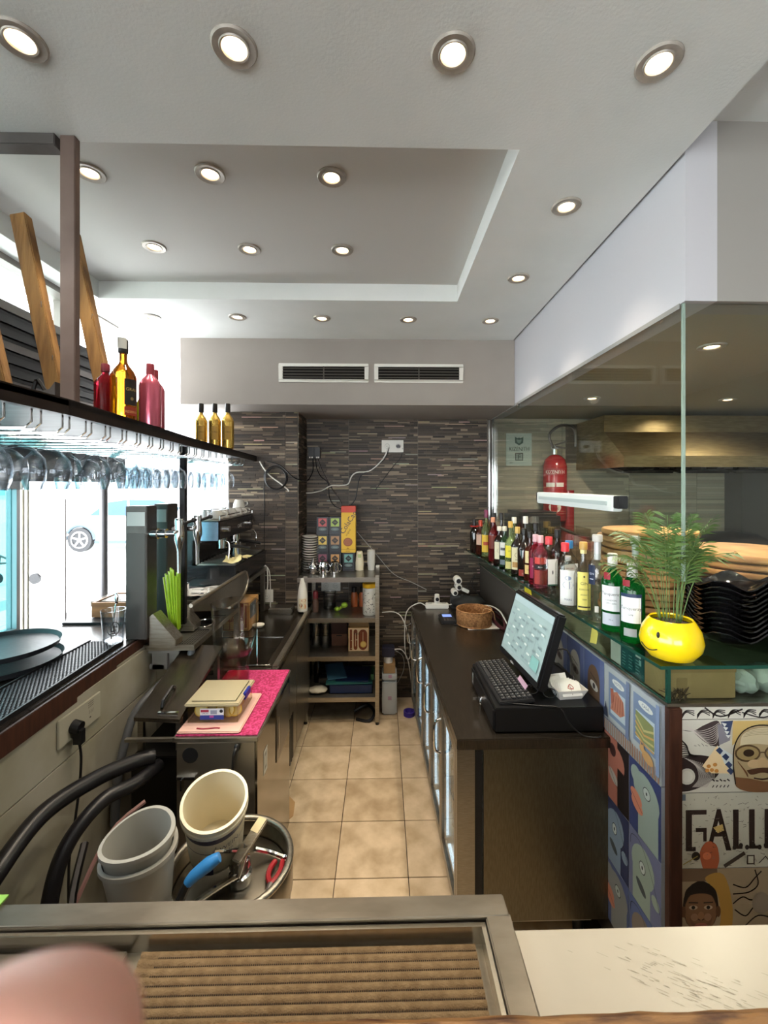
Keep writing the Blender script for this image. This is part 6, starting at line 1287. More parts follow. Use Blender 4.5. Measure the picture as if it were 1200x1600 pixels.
ol = M().cb((-.418, 1.385, .70), (.034, .13, .014), (22, 0, -28)); t = thing('keg_lever', 'flat steel bottle-opener lever with a pale sticker resting on the coupler', 'lever', (-.41, 1.4, .64)); ol.part('bar', STEELH, t, bev=.003); M().cb((-.402, 1.418, .722), (.030, .045, .003), (22, 0, -28)).part('sticker', mat('pale_sticker', 'c9bd96', .6), t); M().cyl((-.44, 1.345, .62), (-.425, 1.37, .70), .01).part('stem', CHROME, t)
M().tube([(-.43, 1.47, .60), (-.38, 1.485, .575), (-.33, 1.475, .565), (-.31, 1.47, .572)], .009, 8).single('steel_elbow', CHROME, 'chrome pipe elbow lying by the keg rim', 'pipe')
pl = thing('pliers', 'red-handled pliers lying inside the keg rim', 'pliers', (-.35, 1.40, .557))
for s__ in (-1, 1): M().tube([(-.352, 1.375, .566), (-.352 + s__ * .014, 1.40, .568), (-.350 + s__ * .018, 1.43, .568), (-.346 + s__ * .012, 1.46, .566)], .0085, 8).part('handle', mat('plier_red', '8f1f26', .4), pl)
M().tube([(-.352, 1.375, .566), (-.358, 1.345, .566)], .009, 8, 1, [.010, .005]).ball((-.352, 1.374, .567), (.012, .012, .006), 12, 6).part('jaws', GREYMET, pl)

def tilted_tub(name, lab, cat, rim, axis, L, rt, rb, mt, bands=(), lip=.006, egg=0, extra=None, wall=.004, group=None):
    ax = Vector(axis).normalized(); base = Vector(rim) - ax * L; q = ax.to_track_quat('Z', 'Y').to_matrix().to_4x4(); mx = Matrix.Translation(base) @ q
    t = thing(name, lab, cat, tuple(base), group=group)
    def eg(m):
        if egg:
            for i, v in enumerate(m.v):
                m.v[i] = (v[0] * (1 + egg * (v[0] / rt) * .5), v[1], v[2] + egg * .10 * v[0])
        return m.xf(mx)
    eg(M().lathe([(0, 0), (rb, 0), (rt, L - .012), (rt + lip, L - .012), (rt + lip, L), (rt - wall, L), (rb - wall, wall), (0, wall)], 44)).part('shell', mt, t)
    for (z0, z1, col) in bands:
        r0 = rb + (rt - rb) * z0 / L + .0008; r1 = rb + (rt - rb) * z1 / L + .0008
        eg(M().lathe([(r0, z0), (r1, z1)], 44)).part('band', mat('band_' + col, col, .45), t)
    return t, mx
bk_, bmx = tilted_tub('white_bucket', 'empty white plastic bucket with navy bands tilted against the ice cabinet', 'bucket', (-.527, 1.375, .838), (.10, -.34, .93), .225, .095, .082, mat('bucket_white', 'd9cfb4', .4), bands=((.158, .182, '23243f'), (.010, .012, '3a3a44'), (.11, .113, '3a3a44')), lip=.005)
M().lathe([(.096, .190), (.101, .192), (.101, .204), (.096, .206)], 44).xf(bmx).part('ridge', mat('bucket_white', 'd9cfb4', .4), bk_)
A = Art((0, 0, 0), (1, 0, 0), (0, 0, 1), (0, 1, 0), bend=((0, 0, 0), .0925, 0)); 
# find the azimuth on the bucket that faces the camera
inv = bmx.inverted(); loc = inv @ Vector((0, 0, 1.83)); az = math.atan2(loc.y, loc.x)
A.bend = ((0, 0, 0), .0925, az + .1); A.h = .0008
A.poly(rec(-.012, .085, .062, .148), 'cfc5aa'); A.text('SWEIN', .022, .122, .024, '2a2a3c', centre=True); A.text('NATA', .022, .104, .013, '5a5a64', centre=True); A.line([(-.012, .085), (-.012, .148)], .002, '5a5044'); A.line([(-.012, .118), (.06, .118)], .001, '5a5044')
A.poly(rec(-.062, .02, -.022, .085), '26244c'); A.m.xf(bmx); A.part('print', bk_)
GP = mat('planter_grey', '9a9890', .5)
t, mx1 = tilted_tub('grey_planter', 'outer of two nested grey plastic planters behind the front bar', 'planter', (-.692, 1.24, .808), (-.03, -.08, .99), .235, .092, .066, GP, egg=.30, group='nested grey planters')
t, mx2 = tilted_tub('grey_planter', 'inner of two nested grey planters, holding small steel tools', 'planter', (-.694, 1.238, .848), (-.03, -.08, .99), .215, .088, .066, GP, egg=.30, group='nested grey planters')
for k, (a, b, r_) in enumerate((((.0, .01, .02), (-.05, -.02, .075), .010), ((.01, .03, .02), (.055, .055, .13), .006), ((.02, .02, .02), (.075, .045, .12), .0045))):
    m = M().tube([a, ((a[0] + b[0]) / 2, (a[1] + b[1]) / 2, (a[2] + b[2]) / 2 + .004), b], r_, 8, 3); m.ball(b, r_ * 1.5, 10, 6); m.xf(mx2); m.single('steel_tool', CHROME, ['short dark steel fitting in the inner planter', 'long steel tool leaning on the inner planter wall', 'thin steel rod beside the long tool in the planter'][k], 'tool', 'tools in the planter')
sc = thing('blue_brush', 'blue-handled brush lying below the grey planters', 'brush', (-.74, 1.08, .60)); M().tube([(-.735, 1.13, .70), (-.745, 1.09, .655), (-.75, 1.05, .60)], .015, 10, 4, [.006, .019, .012]).part('handle', mat('brush_blue', '4f86a8', .45), sc)
M().tube([(-.745 + .02 * math.cos(a), 1.14, .70 + .02 * math.sin(a)) for a in [2 * PI * i / 14 for i in range(15)]], .003, 6, 1).part('ring', CHROME, sc)

# =================================================================== BACK SHELF UNIT
su = thing('shelf_unit', 'four-tier stainless shelf unit standing against the dark tiled wall', 'shelving', (-.33, 3.48, 0))
for z, x0 in ((1.12, -.645), (.812, -.60), (.52, -.60), (.208, -.60)):
    M().box(x0, 3.30, z - .035, -.022, 3.75, z).part('shelf', STEELH if z < .3 else STEEL, su, bev=.002)
for x, y in ((-.60, 3.31), (-.052, 3.29), (-.60, 3.71), (-.052, 3.71)):
    p = M().box(x, y, .02, x + .03, y + .03, 1.13 if x < -.1 else 1.14).part('post', STEELH, su, bev=.002); M().cyl((x + .015, y + .015, 0), (x + .015, y + .015, .03), .014).part('foot', BLACK, p)
for k in range(15):
    M().lathe([(0, 0), (.035, 0), (.05, .006), (.068, .016), (.069, .018), (.048, .010), (0, .006)], 28, (-.585, 3.55, 1.121 + k * .0195)).single('stacked_saucer', PORC, 'white saucer, %s in the tall stack on the top shelf' % ORD[k], 'saucer', 'stack of saucers')
cols = ['c45a5a', 'a9c060', 'd9bd5c', 'a8825c', '8a4e60', 'c9965a', '6fa39c']; nm = ['red', 'lime green', 'yellow', 'tan', 'plum', 'orange', 'teal']
TB = mat('tea_black', '17181f', .4)
spots_ = [(-.487, 2), (-.385, 2), (-.487, 1), (-.385, 1), (-.487, 0), (-.385, 0), (-.275, 0)]
for k, (x, lv) in enumerate(spots_):
    z = 1.121 + lv * .148
    t = thing('tea_box', 'black tea box with a %s diamond label, stacked on the top shelf' % nm[k], 'box', (x, 3.62, z), group='tea boxes'); w2 = .049
    M().box(x - w2, 3.56, z, x + w2, 3.68, z + .147).part('carton', TB, t, bev=.002)
    A = Art((x - w2, 3.5597, z), (1, 0, 0), (0, 0, 1), (0, -1, 0)); A.poly(rec(.014, .068, .082, .136), cols[k]); A.poly([(.048, .075), (.075, .102), (.048, .129), (.021, .102)], '1c1a1c'); A.text('TEA', .048, .098, .014, cols[k], centre=True); A.poly(ell(.048, .046, .033, .014, 16), '5c6c6c'); A.text('infusion', .048, .043, .010, 'b9c2bc', centre=True); A.line([(.02, .02), (.076, .02)], .003, '2e4a50'); A.part('label', t)
cc = thing('cocoa_carton', 'tall yellow cocoa carton with red top above the teal tea box', 'box', (-.275, 3.60, 1.269))
M().box(-.335, 3.555, 1.27, -.218, 3.65, 1.60).part('carton', mat('cocoa_yellow', 'e0b42c', .5), cc, bev=.003); M().box(-.336, 3.554, 1.60, -.217, 3.651, 1.652).part('top_band', mat('cocoa_red', 'c2402a', .5), cc, bev=.004)
A = Art((-.335, 3.5535, 1.27), (1, 0, 0), (0, 0, 1), (0, -1, 0)); A.text('ColaCao', .020, .150, .062, '241a3a', rot=58, sx=.95); A.text('original', .045, .135, .022, '7a4a1c', rot=58); A.poly(ell(.055, .088, .038, .035, 20), '8c4a24'); A.poly(ell(.055, .088, .030, .027, 18), 'a8643a')
for k in range(7): A.line([(.033 + .007 * k, .068), (.030 + .008 * k, .108)], .002, '6c3418')
A.poly([(.0, .030), (.04, .030), (.055, .045), (.07, .030), (.116, .030), (.116, .027), (0, .027)], 'b08414'); A.text('cacao', .055, .010, .016, '5c3a10', centre=True); A.part('print', cc)
wb2 = thing('dispenser_bottle', 'small ivory bottle with a pale green label beside the paper cups', 'bottle', (-.187, 3.56, 1.121)); q = (-.187, 3.60, 1.121)
M().lathe([(0, 0), (.034, 0), (.036, .06), (.033, .09), (.025, .150), (.022, .156), (0, .156)], 22, q).part('body', OFFW, wb2); A = Art((0, 0, 0), (1, 0, 0), (0, 0, 1), (0, 1, 0), bend=(q, .0305, math.atan2(-q[1], -q[0]))); A.poly(rec(-.014, .105, .014, .135), 'a8b47c'); A.poly(rec(-.012, .083, .012, .088), '2a2018'); A.part('label', wb2)
for k in range(12): M().lathe([(0, .0), (.026, 0), (.033, .068), (.0345, .070), (.0315, .068), (.0245, .004), (0, .004)][::1], 20, (-.090, 3.60, 1.121 + .0085 * k)).single('paper_cup', WHITEP, 'white paper cup, %s in the nested cup stack' % ORD[k], 'cup', 'nested paper cups')
for k, (x, y, lab) in enumerate(((-.61, 3.42, 'small clear milk jug at the window end of the top shelf'), (-.548, 3.45, 'silver sugar pot with pointed lid on the top shelf'), (-.465, 3.45, 'wide silver creamer before the plum tea box'), (-.378, 3.45, 'narrow silver creamer before the orange tea box'))):
    t = thing('metal_creamer' if k else 'glass_jug', lab, 'jug', (x, y, 1.121)); mt = CHROME if k else TUMB
    if k == 1: M().lathe([(0, 0), (.022, 0), (.036, .03), (.034, .06), (.02, .08), (.012, .09), (.008, .12), (.0, .128)], 20, (x, y, 1.121)).part('body', mt, t)
    else: M().lathe([(0, 0), (.034, 0), (.036, .03), (.026 if k != 2 else .034, .08), (.03, .095), (.027, .095), (.03, .03), (0, .01)], 20, (x, y, 1.121)).part('body', mt, t)
    M().tube([(x + .03, y - .01, 1.20), (x + .055, y - .02, 1.19), (x + .05, y - .02, 1.15), (x + .032, y - .01, 1.135)], .004, 8).part('handle', mt, t)
# second shelf
z2 = .813
M().lathe([(0, 0), (.048, 0), (.052, .01), (.052, .13), (.055, .14), (.052, .142), (.048, .13), (.048, .01), (0, .01)], 24, (-.43, 3.56, z2)).single('glass_jar', TUMB, 'empty clear glass jar in the middle of the second shelf', 'jar')
t = thing('lime_squeezer', 'lime green hand squeezer on the second shelf', 'squeezer', (-.335, 3.48, z2)); M().ball((-.30, 3.46, z2 + .055), (.028, .022, .022), 16, 10).tube([(-.31, 3.46, z2 + .05), (-.355, 3.47, z2 + .012)], .011, 8, 1).ball((-.36, 3.47, z2 + .02), (.022, .018, .019), 14, 8).part('body', mat('lime_plastic', 'a3c83a', .4), t)
for k, x in enumerate((-.232, -.165)):
    t = thing('spice_bottle', ['orange spice bottle nearer the lime squeezer', 'orange spice bottle nearer the yellow-lidded jar'][k], 'bottle', (x, 3.60, z2), group='orange spice bottles'); M().lathe([(0, 0), (.027, 0), (.028, .02), (.028, .10), (.02, .12), (0, .12)], 18, (x, 3.62, z2)).part('body', mat('spice_orange', 'a8562c', .3), t); M().lathe([(.021, .12), (.022, .16), (0, .165)], 16, (x, 3.62, z2)).part('cap', BLACK, t)
t = thing('patterned_jar', 'tall white jar with black scribbles and a yellow lid', 'jar', (-.085, 3.40, z2)); q = (-.097, 3.40, z2)
M().lathe([(0, 0), (.050, 0), (.055, .01), (.055, .205), (.05, .215), (0, .215)], 30, q).part('body', mat('jar_white', 'c9c5ba', .35), t); M().lathe([(.054, .212), (.056, .215), (.056, .240), (.05, .245), (0, .245)], 30, q).part('lid', mat('lid_yellow', 'd9a820', .4), t)
A = Art((0, 0, 0), (1, 0, 0), (0, 0, 1), (0, 1, 0), bend=(q, .0553, math.atan2(-q[1], -q[0])))
for k in range(46):
    x, y = random.uniform(-.065, .065), random.uniform(.012, .195); a = random.uniform(0, PI); l_ = random.uniform(.006, .014); A.line([(x, y), (x + l_ * math.cos(a), y + l_ * math.sin(a))], .0035, '1d1d20')
A.part('pattern', t)
# third shelf
z3 = .521
for k, x in enumerate((-.53, -.455)): M().lathe([(0, 0), (.036, 0), (.040, .02), (.036, .10), (.042, .20), (.039, .20), (.033, .10), (.036, .015), (0, .01)], 24, (x, 3.50, z3)).single('glass_carafe', TUMB, ['clear carafe at the dark end of the third shelf', 'clear carafe next to the brown box'][k], 'carafe', 'two glass carafes')
t = thing('brown_box', 'small brown box with darker top between carafes and kraft box', 'box', (-.345, 3.56, z3)); M().box(-.41, 3.52, z3, -.285, 3.62, z3 + .095).part('carton', mat('brown_card', '7a5440', .7), t, bev=.002); M().box(-.41, 3.518, z3 + .095, -.285, 3.62, z3 + .19).part('upper_half', mat('dark_brown_card', '3c241c', .7), t, bev=.002); M().box(-.37, 3.517, z3 + .08, -.325, 3.519, z3 + .088).part('clasp', BLACK, t)
t = thing('kraft_box', 'kraft box printed with big rounded brown letters on the third shelf', 'box', (-.18, 3.45, z3)); M().box(-.265, 3.40, z3, -.105, 3.50, z3 + .185).part('carton', mat('kraft', 'c79a5e', .75), t, bev=.002); M().box(-.262, 3.43, z3 + .185, -.108, 3.50, z3 + .235).part('open_flap', mat('cardboard_dark', '8f6f48', .8), t)
A = Art((-.265, 3.3997, z3), (1, 0, 0), (0, 0, 1), (0, -1, 0)); BRc = '7c3818'; CRc = 'dcc096'
A.poly(rec(.003, .003, .157, .182), CRc)
A.poly(rec(.012, .012, .030, .172), BRc); A.poly(rec(.020, .085, .032, .088), CRc); A.poly(rec(.018, .022, .034, .026), CRc)
A.poly(ell(.057, .155, .015, .017), BRc); A.poly(rec(.042, .03, .072, .155), BRc); A.poly(ell(.057, .03, .015, .018), BRc); A.poly(rec(.055, .04, .059, .145), CRc); A.poly(rec(.057, .088, .072, .093), CRc)
A.poly(ell(.115, .135, .034, .037), BRc); A.poly(rec(.081, .05, .149, .135), BRc); A.poly(ell(.115, .048, .034, .037), BRc); A.line([(.115, .08), (.115, .15)], .003, CRc); A.poly(ell(.118, .055, .025, .025), 'c9a04c'); A.poly(ell(.118, .055, .019, .019), 'd9b868'); A.text('ego', .045, .133, .03, '3c2418'); A.part('print', t)
# lowest shelf
z4 = .209
t = thing('blue_crate', 'shallow dark blue plastic crate on the lowest shelf', 'crate', (-.25, 3.5, z4)); hollow(-.41, 3.36, z4, -.075, 3.62, z4 + .065, .006).part('tub', mat('navy_plastic', '16294f', .4), t)
for k, (c, lab, x0, x1, y0, rz, dz) in enumerate((('2f6a68', 'teal plastic folder lying on the blue crate', -.44, -.08, 3.36, 2, .070), ('1a2a52', 'dark navy folder tilted on the teal one', -.36, -.10, 3.38, -4, .086), ('4f7a94', 'pale blue plastic sleeve folded on the stack', -.45, -.30, 3.40, 14, .10))):
    m = M().box(-(x1 - x0) / 2, -.10, 0, (x1 - x0) / 2, .12, .012); m.xf(Matrix.Translation(((x0 + x1) / 2, y0 + .11, z4 + dz)) @ Matrix.Rotation(R(rz), 4, 'Z') @ Matrix.Rotation(R(3 + 3 * k), 4, 'X')); m.single('plastic_folder', mat('folder_%d' % k, c, .35), lab, 'folder', bev=.002)
M().box(-.09, 3.40, z4 + .085, -.065, 3.55, z4 + .13).single('green_box', mat('mid_green', '2f6b48', .5), 'small green box at the post end of the folder pile', 'box', bev=.002)
m = M().ball((-.50, 3.38, z4 + .025), (.075, .05, .024), 18, 8)
for i, v in enumerate(m.v): m.v[i] = (v[0], v[1], max(z4 + .001, v[2] + .004 * math.sin(v[0] * 130)))
m.single('white_cloth_bundle', mat('cloth_white', 'b9b1a0', .85), 'crumpled whitish bundle at the near corner of the lowest shelf', 'bundle')
M().box(-.50, 3.42, z4 + .052, -.43, 3.50, z4 + .095).single('black_pouch', BLACK, 'black pouch with a white edge behind the whitish bundle', 'pouch', bev=.006)
t = thing('wine_bottle', 'dark brown bottle standing at the back of the lowest shelf', 'bottle', (-.53, 3.55, z4)); M().lathe([(0, 0), (.033, 0), (.034, .13), (.012, .19), (.012, .26), (0, .26)], 18, (-.53, 3.58, z4)).part('body', DKG, t)
M().tube([(-.20, 3.36, .012), (-.10, 3.33, .012), (-.06, 3.38, .05), (-.12, 3.46, .07), (-.22, 3.44, .03)], .012, 8).single('black_hose_coil', HO, 'black hose coil on the floor under the shelf unit', 'hose')
# jerrycan
jr = thing('jerrycan', 'white plastic canister with pump beside the shelf unit', 'canister', (.055, 3.5, 0))
M().box(.0, 3.43, 0, .118, 3.58, .27).part('lower_body', mat('canister_white', 'b3b7b8', .45), jr, bev=.012); M().box(.0, 3.43, .275, .118, 3.58, .325).part('upper_band', mat('canister_white', 'b3b7b8', .45), jr, bev=.008)
M().box(.012, 3.44, .325, .105, 3.57, .40).part('cardboard_collar', CARD, jr, bev=.004); M().cyl((.05, 3.49, .40), (.05, 3.49, .45), .035).part('cap', WHITEP, jr); M().box(.0, 3.45, .45, .10, 3.53, .53).part('pump_head', mat('pump_navy', '1b1d33', .4), jr, bev=.008)
Art((.047, 3.4297, .12), (1, 0, 0), (0, 0, 1), (0, -1, 0)).poly(rec(0, 0, .028, .03), 'a88a9c').poly(rec(.003, .175, .03, .20), 'b08aa0').part('label', jr)
cable('white_tube', 'white tube from the canister pump toward the fridge end', [(.10, 3.49, .50), (.16, 3.50, .49), (.21, 3.53, .40), (.235, 3.56, .25), (.25, 3.58, .12)], .004, WHITEP, 'tube')
cable('white_tube', 'thinner pale tube looping low behind the canister', [(.10, 3.50, .49), (.17, 3.55, .42), (.18, 3.58, .30), (.13, 3.6, .18)], .0025, GREYP, 'tube')
t = thing('purple_tape', 'small purple tape ring on the floor at the fridge end', 'tape', (.22, 3.44, 0)); M().lathe([(.035, 0), (.045, 0), (.045, .035), (.035, .035), (.035, 0)], 24, (.215, 3.43, 0)).part('ring', mat('purple_tape', '3a2a8c', .4), t)
M().prism([(-.545, 2.55), (-.50, 2.50), (-.49, 2.40), (-.535, 2.33)], .0005, .004).single('torn_cardboard', CARD, 'torn brown cardboard scrap along the sink counter foot', 'cardboard')

# =================================================================== WALL SOCKETS, CABLES
def sock(name, lab, x, y, z, w, h, n, plate=None, blk=()):
    t = thing(name, lab, 'socket', (x, y, z - h / 2)); M().box(x - w / 2, y - .009, z - h / 2, x + w / 2, y, z + h / 2).part('plate', plate or WHITEP, t, bev=.002)
    for i in range(n):
        xx = x - w / 2 + w * (i + .5) / n; M().lathe([(.020, 0), (.022, .002), (.018, -.003), (0, -.003)], 18, mx=Matrix.Translation((xx, y - .009, z)) @ Matrix.Rotation(R(90), 4, 'X')).part('socket_ring', GREYP, t)
        if i in blk: M().cyl((xx, y - .009, z), (xx, y - .05, z - .003), .017, .014, 14).part('plug', BLACK, t)
        else:
            for q in (-.006, .006): M().cyl((xx + q, y - .0125, z), (xx + q, y - .0115, z), .0025, n=8).part('pin_hole', BLACK, t)
    return t
sock('wall_socket', 'white double socket high on the dark tiled wall with a black plug', .092, 3.782, 2.164, .19, .105, 2, blk=(1,))
sock('wall_socket', 'white double socket behind the second shelf of the unit', -.445, 3.782, .95, .165, .095, 2)
sock('wall_socket', 'white socket low on the tiled pier beside the kraft box', -.905, 3.424, .955, .10, .10, 1)
t = thing('junction_box', 'black twin adapter box on the dark tiled wall by the pier', 'adapter', (-.585, 3.78, 2.06)); M().box(-.632, 3.73, 2.055, -.585, 3.782, 2.15).part('half', BLACK, t, bev=.003); M().box(-.582, 3.73, 2.055, -.535, 3.782, 2.15).part('half', BLACK, t, bev=.003)
for x in (-.62, -.60, -.56, -.545): M().cb((x, 3.728, 2.062), (.012, .004, .012)).part('pale_tab', WHITEP, t)
cable('white_cable', 'white cable swagging across the dark wall to the high socket', [(-.66, 3.75, 1.755), (-.60, 3.77, 1.76), (-.52, 3.77, 1.78), (-.44, 3.77, 1.82), (-.36, 3.775, 1.822), (-.295, 3.775, 1.835), (-.265, 3.775, 1.90), (-.22, 3.775, 1.935), (-.12, 3.775, 1.945), (-.04, 3.775, 2.00), (.02, 3.775, 2.07), (.055, 3.76, 2.15)], .006, WHITEP)
cable('white_cable', 'white cable end hanging from the shelf tip over the pier', [(-.955, 3.40, 2.01), (-.93, 3.415, 1.96), (-.88, 3.415, 1.90), (-.80, 3.415, 1.84), (-.74, 3.415, 1.79), (-.735, 3.415, 1.775)], .006, WHITEP)
cable('black_cable', 'black cable dropping from the high socket behind the cocoa carton', [(.06, 3.76, 2.15), (.02, 3.775, 2.05), (-.10, 3.775, 1.96), (-.19, 3.775, 1.90), (-.215, 3.775, 1.80), (-.235, 3.775, 1.70), (-.30, 3.775, 1.62)], .0045)
cable('black_cable', 'thin dark cable slanting below the high socket', [(.18, 3.775, 2.15), (.165, 3.778, 2.07), (.09, 3.778, 1.98), (.0, 3.778, 1.86), (-.06, 3.778, 1.78)], .003)
cable('black_cable', 'black cable looping from the adapter box to the cocoa carton', [(-.575, 3.76, 2.06), (-.57, 3.77, 1.98), (-.535, 3.775, 1.90), (-.47, 3.775, 1.84), (-.46, 3.775, 1.72), (-.41, 3.775, 1.64), (-.32, 3.775, 1.61)], .004)
cable('grey_cable', 'grey cable running diagonally from the adapter box downward', [(-.56, 3.76, 2.06), (-.52, 3.778, 1.95), (-.44, 3.778, 1.80), (-.36, 3.778, 1.68), (-.33, 3.778, 1.58)], .004, GREYMET)
cable('black_cable', 'black cable from the adapter box curling back to the pier corner', [(-.60, 3.76, 2.06), (-.60, 3.76, 1.95), (-.63, 3.75, 1.88), (-.640, 3.70, 1.86), (-.638, 3.50, 1.86), (-.640, 3.41, 1.865), (-.70, 3.395, 1.89), (-.80, 3.405, 1.98), (-.90, 3.41, 2.01)], .005)
cable('grey_cable', 'thin grey cable running from behind the cocoa carton to the worktop', [(-.22, 3.775, 1.42), (-.05, 3.778, 1.22), (.10, 3.778, 1.05), (.25, 3.778, .98), (.38, 3.70, .93)], .003, GREYP)
M().tube([(-.83 + .088 * math.cos(a), 3.408, 1.885 + .092 * math.sin(a)) for a in [2 * PI * i / 28 for i in range(29)]], .006, 8, 1).tube([(-.83 + .080 * math.cos(a), 3.400, 1.878 + .085 * math.sin(a)) for a in [2 * PI * i / 28 for i in range(29)]], .005, 8, 1).single('coiled_cable', BLACK, 'coil of black cable hung on the tiled pier at the shelf tip', 'cable')
cable('thin_black_cable', 'thin black cable running straight down the tiled pier', [(-.925, 3.418, 2.01), (-.925, 3.42, 1.6), (-.925, 3.42, 1.2), (-.925, 3.42, .98)], .003)
cable('white_cable', 'pair of white leads dropping to the low socket on the pier', [(-.93, 3.40, 1.20), (-.90, 3.405, 1.17), (-.895, 3.41, 1.05), (-.905, 3.405, .96)], .005, WHITEP)
cable('white_cable', 'second white lead beside the low pier socket', [(-.925, 3.40, 1.21), (-.885, 3.405, 1.16), (-.875, 3.41, 1.05), (-.875, 3.41, .87)], .004, WHITEP)

# =================================================================== FRONT BAR
fb = thing('front_bar', 'foreground bar with white marble top and a worn wooden rail', 'bar', (.2, .5, 0))
M().box(.215, .30, 1.06, 1.6, .705, 1.10).part('marble_top', MARBLE, fb, bev=.002)
M().box(-1.10, .36, .02, 1.6, .50, 1.059).part('bar_body', mat('bar_body_panel', 'a79d8a', .5), fb)  # unseen rear face made pale to brighten reflections in the ice cabinet
rl_ = M(); n_ = 90; vs = []; fs = []
for i in range(n_ + 1):
    x = -1.10 + 2.7 * i / n_; j = .0005 * math.sin(i * 2.3) + .0004 * math.sin(i * 5.1)
    vs += [(x, .10, 1.101), (x, .10, 1.196), (x, .506 + j, 1.2), (x, .516 + j, 1.192 + j), (x, .518 + j, 1.101)]
for i in range(n_):
    for k in range(4): fs.append((i * 5 + k, (i + 1) * 5 + k, (i + 1) * 5 + k + 1, i * 5 + k + 1))
    fs.append((i * 5 + 4, (i + 1) * 5 + 4, (i + 1) * 5, i * 5))
rl_.add(vs, [f[::-1] for f in fs]); rl_.part('wooden_rail', BARWOOD, fb)
M().box(-1.10, .36, 1.0595, .2, .50, 1.10).part('rail_support', DWOOD, fb)
stn = M()
for k in range(120):
    a = random.gauss(0, 1); x = .40 + .10 * random.random() + .05 * a; y = .64 - (x - .40) * .35 + random.gauss(0, .02); L = random.uniform(.004, .016)
    if .23 < x < 1.2 and .53 < y < .69: stn.add([(x, y, 1.1004), (x + L, y - L * .5, 1.1004), (x + L * .9, y - L * .5 + .0012, 1.1004), (x - .001, y + .001, 1.1004)], [(0, 1, 2, 3)])
stn.part('scuff', mat('marble_scuff', '8a8474', .5), fb, smooth=False, kind='stuff')
stt = thing('steel_bar_tray', 'stainless tray frame set in the foreground bar, holding a ribbed mat', 'tray', (-.3, .6, 1.06))
BT = mat('bar_tray_steel', '9d9486', .3, .95, c2='857c6e', nscale=7, stretch=(1, 3, 1))
def frm(m, x0, y0, x1, y1, w, z0, z1): m.box(x0, y1 - w, z0, x1, y1, z1); m.box(x1 - w, y0, z0, x1, y1 - w, z1); return m
frm(M(), -1.08, .50, .2135, .762, .040, 1.062, 1.106).part('outer_frame', BT, stt, bev=.002)
frm(M(), -1.08, .50, .172, .720, .007, 1.062, 1.098).part('inner_lip', mat('lip_steel', 'c9c0ae', .25, .95), stt)
M().box(-1.08, .50, 1.058, .172, .72, 1.068).part('floor_plate', BT, stt)
M().box(-1.08, .50, 1.068, -.41, .708, 1.078).part('left_plate', BT, stt, bev=.002); M().box(-1.08, .655, 1.078, -.41, .661, 1.084).part('ridge', BT, stt, bev=.001)
mm = thing('ribbed_mat', 'tan ribbed fabric mat lying in the steel bar tray', 'mat', (-.1, .6, 1.07)); TAN = mat('tan_fabric', '866e4e', .9, c2='735c3e', nscale=60, bump=.6, bscale=500)
rm = M(); n_ = 170; vs = []; fs = []
for i in range(n_ + 1):
    y = .50 + .203 * i / n_; ph = (y - .50) / .0130; z = 1.0752 + .0052 * abs(math.sin(PI * ph)) ** .6
    xl = -.385 + (.703 - y) * .12; vs += [(xl, y, 1.069), (xl, y, z), (.152, y, z), (.152, y, 1.069)]
    if i:
        a = (i - 1) * 4; b = i * 4
        for k in range(3): fs.append((a + k, b + k, b + k + 1, a + k + 1))
fs.append((0, 1, 2, 3)); fs.append(tuple(n_ * 4 + k for k in (3, 2, 1, 0)))
rm.add(vs, [f[::-1] for f in fs]); rm.part('fabric', TAN, mm)
sh_ = M()
for k in range(1, 16):
    y = .50 + .0130 * k
    for i in range(156):
        x = -.355 + i * .00325
        if x < -.385 + (.703 - y) * .12 + .004: continue
        sh_.add([(x, y - .0012, 1.0778), (x + .0022, y - .0012, 1.0778), (x + .0022, y + .0012, 1.0778), (x, y + .0012, 1.0778)], [(0, 1, 2, 3)])
sh_.part('stitch', mat('stitch_brown', '2e2010', .9), mm, smooth=False, kind='stuff')
M().box(-.70, .745, 1.1065, -.655, .775, 1.110).single('green_sponge', mat('lime_scrap', '7fb04a', .7), 'bright green corner of a sponge on the steel frame at the bar edge', 'sponge')

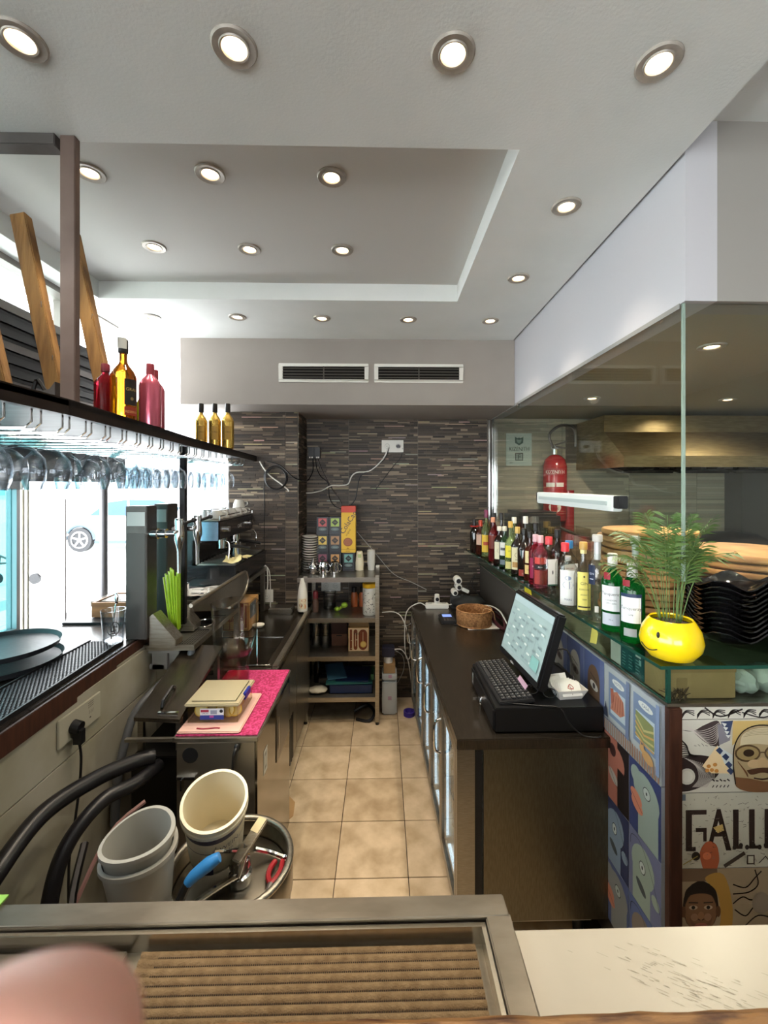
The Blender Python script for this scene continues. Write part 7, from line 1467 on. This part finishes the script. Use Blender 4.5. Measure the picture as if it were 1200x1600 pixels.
# =================================================================== PHOTOGRAPHER'S HAND (finger near the lens)
SK = mat('skin', 'e3a08c', .5, c2='ebb09c', nscale=60, sss=.15, bump=.05, bscale=900)
HZ = .0068
hp = thing('person', 'blurred pink fingertip of the photographer reaching in close to the camera', 'person', (-.038, .02, 1.70))
def chain(nodes, edges, name, par, mt, sub=2):
    me = bpy.data.meshes.new(name); me.from_pydata([n[0] for n in nodes], edges, []); o = bpy.data.objects.new(name, me); COL.objects.link(o)
    mod = o.modifiers.new('Skin', 'SKIN'); 
    for i, n in enumerate(nodes):
        sv = me.skin_vertices[0].data[i] if me.skin_vertices else None
        if sv: sv.radius = (n[1], n[1] * (n[2] if len(n) > 2 else 1)); sv.use_root = (i == 0)
    ss = o.modifiers.new('Sub', 'SUBSURF'); ss.levels = sub; ss.render_levels = sub
    return o
# finger as tapered tube with rounded tip; palm and other fingers continue out of the picture, held round the phone
tip = Vector((-.0365, .0475, 1.7700))
def finger(pts, rs):
    m = M().tube(pts, .01, 20, 6, rs); e = Vector(pts[-1]); return m
hm_ = M()
P0 = [(-.050, -.045, 1.668), (-.050, -.015, 1.690), (-.046, .012, 1.720), (-.0385, .035, 1.752), (-.0355, .0445, 1.7645), (-.0342, .0475, 1.7690), (-.0338, .049, 1.7712)]
hm_.tube(P0, .01, 24, 6, [.0125, .0120, .0118, .0116, .0108, .0085, .0025])
for k, (dx, l) in enumerate(((.018, .9), (.037, .85), (.055, .7))):
    hm_.tube([(-.050 + dx, -.045, 1.664), (-.048 + dx, -.02, 1.668), (-.044 + dx, .004 * l, 1.660), (-.042 + dx, .006, 1.642), (-.042 + dx, -.008, 1.630), (-.042 + dx, -.018, 1.630)], .01, 16, 5, [.0105, .0098, .0092, .0088, .008, .003])
hm_.tube([(-.085, -.055, 1.64), (-.085, -.02, 1.66), (-.075, .0, 1.672), (-.068, .012, 1.680)], .01, 16, 5, [.016, .013, .0115, .004])
hm_.ball((-.03, -.085, 1.645), (.045, .05, .018), 24, 14)
hm_.tube([(-.03, -.11, 1.64), (-.03, -.18, 1.61), (-.02, -.30, 1.55), (0, -.45, 1.45)], .03, 20, 4, [.030, .027, .032, .040])
bmh = bpy.data.meshes.new('hand'); bmh.from_pydata([tuple(Vector(v) - Vector((-.038, .02, 1.70 - HZ))) for v in hm_.v], [], hm_.f); oh = bpy.data.objects.new('hand', bmh); COL.objects.link(oh); oh.parent = hp; bmh.materials.append(SK)
rmod = oh.modifiers.new('Remesh', 'REMESH'); rmod.mode = 'VOXEL'; rmod.voxel_size = .0016; rmod.use_smooth_shade = True
sm_ = oh.modifiers.new('Smooth', 'SMOOTH'); sm_.factor = .5; sm_.iterations = 6
